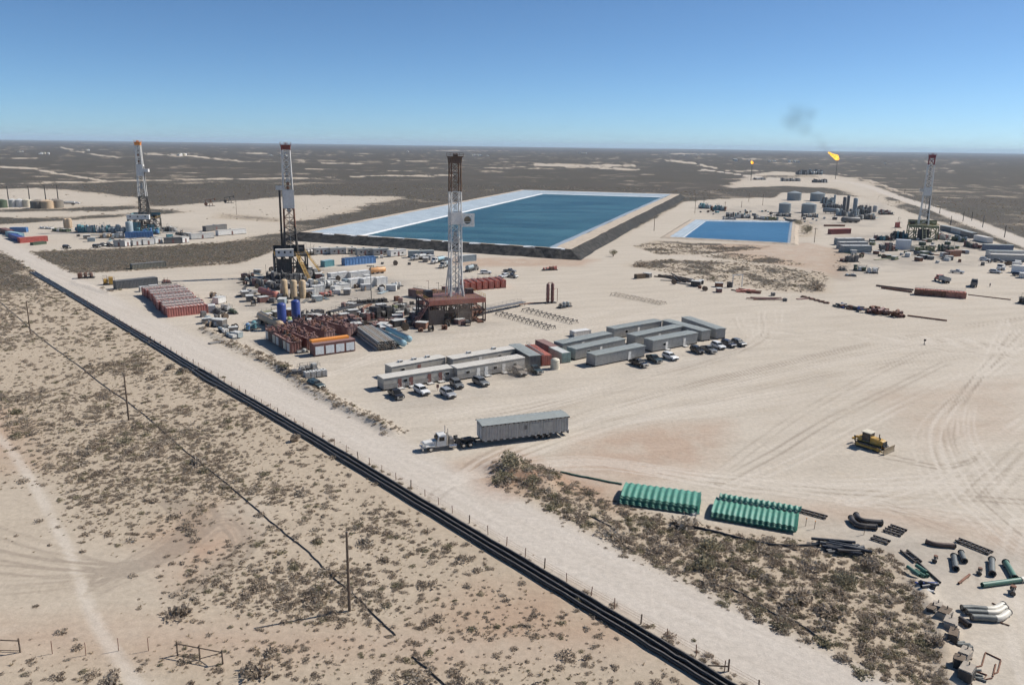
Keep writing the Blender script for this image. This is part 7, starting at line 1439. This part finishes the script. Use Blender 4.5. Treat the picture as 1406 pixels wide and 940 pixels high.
for k in range(3): container('grey_tank', 'grey-blue long tank, %s of the three at the left of the right rig yard' % ('front', 'middle', 'rear')[k], 'tank', edge((1157 - 3 * k, 347 - k * 5.2), (1196 - 5 * k, 347 - k * 5.4), 4.5), 4.5, 3.8, TANKGREY if k != 1 else MGREY, LGREY, 'grey-blue tanks of the right rig yard', False, 2)
container('red_trailer', 'long red trailer box behind the grey-blue tanks', 'trailer', edge((1141, 322), (1168, 321), 3), 3, 3.4, mat('deep_red', (.22, .035, .035), .55), RED, None, False); container('rust_beam', 'long low rusty beam behind the red trailer box', 'beam', edge((1133, 311), (1160, 311), 2), 2, 1.2, RUST, None, None, False); openrig('red_hoist', 'small red hoist standing behind the right rig yard', 'hoist', edge((1231, 313), (1238, 313), 3), 3, 6, RED, 220)
for k in range(5): A = (1256 + k * 14.2, 405 + k * 1.1); container('rust_box', 'rusty ribbed box, %s of the row before the dump trucks' % ('first', 'second', 'third', 'fourth', 'last')[k], 'box', edge(A, (A[0] + 13.2, A[1] + 1), 3.4), 3.4, 2.3, mat('brick_rust', (.40, .16, .11), .8, 0, .3, .25) if k > 2 else RUST, SALMON, 'rusty boxes before the dump trucks', False, 0, .7, roofclutter=RUST)
flanged('long rusty rail lying left of the rusty boxes, rear one', (1203, 393), (1254, 399), .35, mat('brown_pipe', (.10, .06, .05), .6, .1, .3, .15), False, 'rail', cat='rail'); flanged('long rusty rail lying left of the rusty boxes, front one', (1210, 396), (1252, 402), .35, RUST, False, 'rail', cat='rail'); flanged('thin rail lying right of the rusty boxes', (1329, 405), (1388, 412), .18, RUST, False, 'rail', cat='rail')
lorry('red-cab dump truck with a grey bed', (1293, 387), (1282, 384), RED, MGREY, 'dump', 8.5, 'dump_truck'); lorry('dark grey dump truck seen from behind', (1337, 393), (1340, 383), DGREY, DGREY, 'dump', 8.5, 'dump_truck'); lorry('dark maroon truck before the brown box', (1298, 355), (1296, 350), MAROON, DARKSTEEL, 'flat', 7.5, 'flatbed_truck')
for P, Q, kd, m_, lab in (((1314, 375), (1325, 376), 'pickup', SILVER, 'silver pickup on the open yard behind the dump trucks'), ((1261, 350), (1270, 351), 'suv', CARG, 'grey car left of the two before the olive tanks'), ((1275, 350), (1284, 351), 'suv', CARB, 'dark car right of the two before the olive tanks'), ((1328, 348), (1331, 344), 'suv', SILVER, 'small silver car right of the brown box'), ((1352, 358), (1362, 359), 'suv', CARW, 'white car at the left end of the right-edge trailers'), ((1371, 360), (1380, 361), 'suv', CARG, 'grey car between the right-edge trailers'), ((1366, 375), (1376, 376), 'suv', SILVER, 'silver car in front of the white trucks at the right edge'), ((1398, 379), (1408, 380), 'suv', CARN, 'blue car at the right edge of the picture')): vehicle(kd, lab, P, Q, m_)
RT_ = 'trailers along the back road at the right'
for k, (A, B, m_, rf, lab) in enumerate((((1290, 316), (1306, 319), DGREY, ROOFG, 'dark trailer nearest the right rig along the back road'), ((1305, 319), (1320, 323), MGREY, ROOFG, 'grey trailer second along the back road'), ((1318, 323), (1332, 327), DGREY, ROOFG, 'dark grey trailer third along the back road'), ((1336, 330), (1354, 334), WHITE, ROOFW, 'white trailer fourth along the back road'), ((1352, 344), (1391, 345), mat('slate_blue', (.10, .15, .23), .5), ROOFG, 'slate blue trailer at the right edge group'), ((1358, 353), (1412, 354), LGREY, ROOFG, 'long grey trailer below the slate blue one'), ((1360, 358), (1420, 360), MGREY, ROOFW, 'long trailer with pale roof below the grey one'), ((1388, 374), (1430, 379), CARW, ROOFW, 'bright white trailer at the right picture edge'))):
    house('trailer_house', lab, 'trailer', A, B, 4.0, 3.4, m_, rf, None, (), MAROON, (), False, 0, RT_)
lorry('white truck with grey load at the right picture edge', (1374, 370), (1366, 373), WHITE, LGREY, 'flat', 9, 'flatbed_truck'); openrig('dark_machine', 'black machine cut by the right picture edge', 'machine', edge((1398, 417), (1420, 419), 4), 4, 3.2, BLACK, 230, (DARKSTEEL,))
for k, (P, h_) in enumerate((((1305, 309), 7), ((1322, 304), 8), ((1334, 303), 7), ((1349, 312), 9), ((1379, 326), 8), ((1290, 293), 6), ((1242, 266), 6))): pole('fence_pole', 'dark pole of the line beyond the back road, %s' % ('by the grey trailers', 'second', 'third', 'fourth', 'nearest the right edge', 'behind the right rig', 'farthest back')[k], P, h_, False, .3, 'dark poles beyond the back road', DARKSTEEL)
# coils, pipe heap and debris on the open pad
for k in range(6):
    P = (1103 + k * 6.4, 408 + k * 1.7); t = thing('cable_coil', 'rusty wire coil in the short row at the pad edge, %s from left' % ('first', 'second', 'third', 'fourth', 'fifth', 'last')[k], 'coil', G(*P), random.uniform(0, 3), 'rusty wire coils')
    ts = MB(); R_, r_ = .85, .24; vs = []
    for i in range(14):
        for j in range(6): a_, b_ = 2 * math.pi * i / 14, 2 * math.pi * j / 6; vs.append(((R_ + r_ * math.cos(b_)) * math.cos(a_), (R_ + r_ * math.cos(b_)) * math.sin(a_), .3 + r_ * math.sin(b_)))
    ts.add(vs, [(i * 6 + j, ((i + 1) % 14) * 6 + j, ((i + 1) % 14) * 6 + (j + 1) % 6, i * 6 + (j + 1) % 6) for i in range(14) for j in range(6)]); ts.build('wire_ring', RUST, t, True)
    for q in range(3): a_ = q * 2.1; MB().cbox((R_ * math.cos(a_), R_ * math.sin(a_), .3), (.62, .1, .6), a_).build('strap', DARKSTEEL, t)
pile('long low heap of blue and rusty pipe pieces on the open pad', (1148, 420), (1196, 430), 3.4, 30, .36, PIPEBL, 11, (PIPEBL, RUST, BLUE, DGREY), spread=.9, lenf=.25); pile('taller heap of rusty pipe pieces at the end of the blue one', (1190, 428), (1242, 436), 4.2, 44, .55, RUST, 12, (RUST, PURPLE, MAROON), spread=1.0, lenf=.22); flanged('rusty pipe trailing right from the pipe heap', (1246, 434), (1300, 441), .25, RUST, False)
t = thing('goalpost', 'small white goalpost frame at the scrub edge', 'frame', G(1012, 394), .3)
for x in (-2.2, 2.2): MB().bar((x, 0, 0), (x, 0, 5.0), .22).build('post', WHITE, t)
MB().bar((-2.6, 0, 5.0), (2.6, 0, 5.0), .25).build('beam', WHITE, t); MB().box(-4.2, -3.0, -1, 1, 0, 2.2).build('counterweight', DARKSTEEL, t)
pile('scatter of red-brown scrap pipes under the white frame', (1004, 399), (1042, 402), 5, 12, .22, RUST, 13, (RUST, SALMON), spread=.8, name='scrap_pile', cat='scrap pile'); pile('scatter of dark timbers along the scrub edge', (912, 378), (952, 388), 8, 14, .26, WOOD, 14, (WOOD, DARKSTEEL), 'timber_pile', .35, 'timber pile')
container('brown_crate', 'small brown crate alone at the scrub edge', 'crate', edge((875, 383), (886, 382), 2), 2, 1.8, mat('crate_brown', (.14, .09, .05), .8), None, None, False); pile('row of thin pipe pieces near the scrub edge', (1030, 411), (1074, 411), 4, 8, .2, PURPLE, 15, (PURPLE, RUST), spread=.15)
# tiny pale tank groups far out on the plain
for k, P in enumerate(((30, 209), (62, 212), (250, 214), (372, 214), (388, 214), (655, 214.5), (668, 214.5), (560, 209), (800, 211), (940, 213.5), (958, 214), (1010, 221), (1030, 221), (1060, 222.5), (1090, 223), (1215, 225), (120, 207))):
    t = thing('far_tank_group', 'tiny pale tank group far out on the plain near the horizon', 'tank group', G(*P), k * .7, 'tiny tank groups on the far plain'); s_ = .55 + (k % 3) * .25
    for q in range(2 + k % 3): MB().lathe(((q - 1) * 14 * s_, (q % 2) * 5, 0), [(5.5 * s_, 0), (5.5 * s_, 8 * s_), (.3, 9.5 * s_)], 12).build('tank', WHITE if (q + k) % 2 else CREAM, t)
    MB().box(-26 * s_, -14 * s_, -6, 6, 0, 5 * s_).build('shed', LGREY, t)
# ------------------------------------------------------------------ loose pallets, drums and crates lying about the rig yards
def small_kind(kind, m_):
    t = thing({'pallet': 'loaded_pallet', 'drums': 'drum_cluster', 'crate': 'supply_crate', 'spool': 'cable_spool', 'hose': 'pipe_bundle'}[kind], '', {'pallet': 'pallet', 'drums': 'drums', 'crate': 'crate', 'spool': 'spool', 'hose': 'pipe bundle'}[kind])
    if kind == 'pallet': MB().box(-.7, .7, -.6, .6, .02, .16).build('pallet', WOOD, t); MB().box(-.62, .62, -.55, .55, .16, 1.25).build('sacks', m_, t, bevel=.08)
    elif kind == 'drums':
        for x, y in ((-.35, -.3), (.35, -.25), (0, .35)): d_ = MB().lathe((x, y, 0), [(.3, 0), (.3, .9), (.26, .92)], 12).build('drum', m_, t, True); MB().lathe((x, y, .45), [(.32, 0), (.32, .05)], 12).build('hoop', DARKSTEEL, d_)
    elif kind == 'crate': MB().box(-1.3, 1.3, -.9, .9, .12, 1.5).build('body', m_, t, bevel=.03); MB().box(-1.36, 1.36, -.96, .96, 1.5, 1.6).build('lid', LGREY, t); MB().box(-1.1, 1.1, -.7, .7, .01, .12).build('skid', DARKSTEEL, t)
    elif kind == 'spool':
        MB().bar((0, -.5, .8), (0, .5, .8), .45, 14).build('cable', m_, t, True)
        for s in (-1, 1): MB().bar((0, s * .5, .8), (0, s * .58, .8), .8, 16).build('flange', WOOD, t, True)
    else:
        for k in range(5): MB().pipe((-3.2, -.5 + k * .26, .14), (3.2, -.5 + k * .26, .14), .12, .25, 8).build('pipe', m_, t, True)
        for x in (-2, 2): MB().box(x - .08, x + .08, -.8, .8, .0, .05).build('timber', WOOD, t)
    return t
ZONES = [('around the second rig', [(345, 372), (432, 372), (470, 398), (440, 416), (345, 420), (325, 392)], 78, 'd'), ('around the middle rig', [(470, 420), (580, 408), (668, 432), (650, 450), (540, 462), (440, 440)], 84, 'r'), ('in the maroon mud plant', [(352, 436), (420, 430), (500, 446), (556, 452), (520, 458), (440, 452), (372, 458)], 34, 'r'),
         ('around the far left rig', [(100, 316), (178, 316), (240, 318), (330, 316), (250, 330), (110, 332)], 26, 'b'), ('around the right-hand rig', [(1170, 330), (1290, 330), (1350, 348), (1320, 362), (1210, 360), (1165, 350)], 70, 'g'), ('in the gas plant yard', [(960, 290), (1040, 288), (1130, 298), (1210, 288), (1215, 304), (1130, 308), (1040, 302), (950, 296)], 52, 'b'),
         ('at the foot of the reservoir bank', [(440, 352), (620, 356), (660, 372), (560, 366), (450, 362)], 16, 'w'), ('beside the roadside frac tanks', [(284, 402), (330, 430), (325, 470), (300, 470), (278, 440)], 22, 'w'), ('at the right-edge trailers', [(1330, 350), (1400, 362), (1406, 385), (1350, 380)], 10, 'w'), ('along the scrub edge of the pad', [(850, 372), (960, 386), (1100, 408), (1150, 415), (1100, 418), (900, 392)], 14, 'r'), ('left end of the white mud plant', [(425, 385), (535, 380), (560, 400), (470, 408)], 34, 'w')]
PAL = {'d': (DARKSTEEL, DGREY, STEEL, MAROON, GREYBLUE), 'r': (PURPLE, DARKSTEEL, RUST, MAROON, STEEL), 'b': (GREYBLUE, TEAL, DGREY, LGREY, STEEL), 'g': (DGREEN, OLIVE, DGREY, RUST, LGREY), 'w': (WHITE, LGREY, DGREY, STEEL, GREYBLUE)}
KN = {'pallet': 'sack-loaded pallet', 'drums': 'cluster of three drums', 'crate': 'boxy supply crate', 'spool': 'cable spool on its rim', 'hose': 'bundle of loose pipes'}
CN = {'DARK': 0}
protos = {}; rc = np.random.default_rng(77)
def pname(m_): return {'dark_steel': 'black', 'dark_grey_paint': 'dark grey', 'dull_steel': 'steel grey', 'maroon_paint': 'maroon', 'grey_blue_paint': 'grey-blue', 'dusty_maroon_steel': 'dusty maroon', 'rusty_steel': 'rusty', 'teal_paint': 'teal', 'light_grey_paint': 'pale grey', 'dark_green_paint': 'dark green', 'olive_paint': 'olive', 'white_paint': 'white'}[m_.name]
for zone, poly, n_, pal in ZONES:
    pp_ = np.array(poly); got = 0
    while got < n_:
        P = rc.uniform(pp_.min(0), pp_.max(0))
        if not inside(P[:1], P[1:], poly)[0]: continue
        got += 1; kd = ('pallet', 'drums', 'crate', 'crate', 'spool', 'hose')[rc.integers(0, 6)]; m_ = PAL[pal][rc.integers(0, 5)]; loc = G(*P); rz = rc.uniform(0, 6.28)
        lab = '%s %s %s' % (pname(m_), KN[kd], zone); grp = '%s %s %s' % (pname(m_), KN[kd], zone)
        if (kd, m_.name) not in protos:
            t = small_kind(kd, m_); t.location = loc; t.rotation_euler = (0, 0, rz); t['label'] = lab; t['group'] = grp; protos[(kd, m_.name)] = t
        else: t = copy_thing(protos[(kd, m_.name)], lab, loc, rz, grp)
        s_ = rc.uniform(1.0, 1.5); t.scale = (s_, s_, s_)
# ------------------------------------------------------------------ one worker on the right-hand yard
def person(label, P, rz, top, legs_):
    t = thing('person', label, 'person', G(*P), rz)
    me = bpy.data.meshes.new('body'); J = [(0, 0, .95), (0, 0, 1.2), (0, 0, 1.42), (0, 0, 1.52), (0, .02, 1.64), (0, .02, 1.76), (.2, 0, 1.40), (.26, .02, 1.12), (.27, .10, .86), (-.2, 0, 1.40), (-.26, .02, 1.12), (-.27, .10, .86), (.1, 0, .88), (.12, .03, .48), (.12, 0, .08), (.12, .16, .04), (-.1, 0, .88), (-.12, .03, .48), (-.12, -.02, .08), (-.12, .14, .04)]
    Ed = [(0, 1), (1, 2), (2, 3), (3, 4), (4, 5), (2, 6), (6, 7), (7, 8), (2, 9), (9, 10), (10, 11), (0, 12), (12, 13), (13, 14), (14, 15), (0, 16), (16, 17), (17, 18), (18, 19)]
    R_ = [.16, .15, .17, .06, .1, .085, .07, .05, .04, .07, .05, .04, .1, .07, .05, .045, .1, .07, .05, .045]
    me.from_pydata(J, Ed, []); o = bpy.data.objects.new('body', me); C.objects.link(o); o.parent = t; o.modifiers.new('skin', 'SKIN')
    for i, v in enumerate(me.skin_vertices[0].data): v.radius = (R_[i], R_[i]); v.use_root = i == 0
    s = o.modifiers.new('sub', 'SUBSURF'); s.levels = 1; s.render_levels = 1; me.materials.append(legs_)
    MB().lathe((0, 0, .98), [(.22, 0), (.24, .2), (.26, .42), (.12, .5)], 12).build('jacket', top, t, True); MB().lathe((0, .02, 1.72), [(.17, 0), (.13, .02), (.12, .1), (.05, .15)], 12).build('hard_hat', WHITE, t, True)
person('worker in dark clothes and white hard hat standing right of the dump truck', (1359, 394), 2.0, mat('navy_cloth', (.03, .035, .06), .9), mat('dark_trousers', (.03, .03, .035), .9))
# ------------------------------------------------------------------ flare smoke and a puff of road dust
def puff(name, label, cat, balls, dens, col, scale, thr):
    c0 = Vector(balls[0][0]); mb = MB(); lo = Vector([min(b[0][i] - b[1] for b in balls) for i in range(3)]); hi = Vector([max(b[0][i] + b[1] for b in balls) for i in range(3)])
    mb.box(lo.x - c0.x, hi.x - c0.x, lo.y - c0.y, hi.y - c0.y, lo.z - c0.z, hi.z - c0.z); o = mb.build(name, None, loc=c0); tag(o, label, cat, kind='stuff')
    m = bpy.data.materials.new(name + '_volume'); m.use_nodes = True; n = m.node_tree.nodes; l = m.node_tree.links; n.remove(n['Principled BSDF'])
    pv = n.new('ShaderNodeVolumePrincipled'); pv.inputs['Color'].default_value = (*col, 1); pv.inputs['Anisotropy'].default_value = .2
    tc = n.new('ShaderNodeTexCoord'); acc = None
    for (c, r) in balls:
        d = n.new('ShaderNodeVectorMath'); d.operation = 'DISTANCE'; l.new(tc.outputs['Object'], d.inputs[0]); d.inputs[1].default_value = Vector(c) - c0
        mr = n.new('ShaderNodeMapRange'); mr.interpolation_type = 'SMOOTHSTEP'; l.new(d.outputs['Value'], mr.inputs[0]); mr.inputs[1].default_value = r * .98; mr.inputs[2].default_value = r * .2; mr.inputs[3].default_value = 0; mr.inputs[4].default_value = 1
        if acc is None: acc = mr.outputs[0]
        else: ad = n.new('ShaderNodeMath'); ad.operation = 'MAXIMUM'; l.new(acc, ad.inputs[0]); l.new(mr.outputs[0], ad.inputs[1]); acc = ad.outputs[0]
    nz = n.new('ShaderNodeTexNoise'); nz.inputs['Scale'].default_value = scale; nz.inputs['Detail'].default_value = 3; l.new(tc.outputs['Object'], nz.inputs['Vector'])
    rg = n.new('ShaderNodeMapRange'); l.new(nz.outputs[0], rg.inputs[0]); rg.inputs[1].default_value = thr; rg.inputs[2].default_value = .68; rg.inputs[3].default_value = 0; rg.inputs[4].default_value = dens
    mu = n.new('ShaderNodeMath'); mu.operation = 'MULTIPLY'; l.new(acc, mu.inputs[0]); l.new(rg.outputs[0], mu.inputs[1]); l.new(mu.outputs[0], pv.inputs['Density']); l.new(pv.outputs[0], n['Material Output'].inputs['Volume']); o.data.materials.append(m); return o
fb = G(1147, 246); k_ = fb.y / 1000
def air(px, py): D = RT * (cr_ * (px - 703) - sr_ * (470 - py)) + UP * (sr_ * (px - 703) + cr_ * (470 - py)) + FW * F_PX; s_ = fb.y / D.y; return Vector((D.x * s_, fb.y, CAM_H + D.z * s_))
puff('smoke', 'faint grey smoke drifting left above the large flare', 'smoke', [(air(1092, 161), 36), (air(1110, 158), 24), (air(1104, 176), 24), (air(1122, 190), 19), (air(1129, 198), 17), (air(1136, 206), 13)], .015, (.10, .10, .11), .028, .34)
dp = G(712, 515); puff('dust_cloud', 'puff of pale dust round the brown sport utility at the camp', 'dust', [((dp.x, dp.y, 1.6), 4.6), ((dp.x - 4.5, dp.y + 1.5, 2.2), 4.2), ((dp.x - 8, dp.y + 3, 2.0), 3.2)], .16, (.72, .64, .55), .35, .35)
dr = G(600, 440); puff('rig_dust', 'brown dust hanging at the base of the middle rig', 'dust', [((dr.x, dr.y, 4), 9), ((dr.x + 7, dr.y - 3, 4), 8), ((dr.x - 8, dr.y + 1, 3), 7)], .055, (.50, .44, .38), .16, .35)
# ------------------------------------------------------------------ the air: one even, thin haze round everything
hz = MB().box(-44000, 44000, -44000, 44000, -12, 190).build('haze', None); tag(hz, 'thin pale dust haze over the plain', 'haze', kind='stuff')
hm = bpy.data.materials.new('haze_air'); hm.use_nodes = True; hn = hm.node_tree.nodes; hn.remove(hn['Principled BSDF'])
pv = hn.new('ShaderNodeVolumePrincipled'); pv.inputs['Color'].default_value = (.66, .82, 1.0, 1); pv.inputs['Density'].default_value = HAZE; pv.inputs['Anisotropy'].default_value = 0.0
hm.node_tree.links.new(pv.outputs[0], hn['Material Output'].inputs['Volume']); hz.data.materials.append(hm)
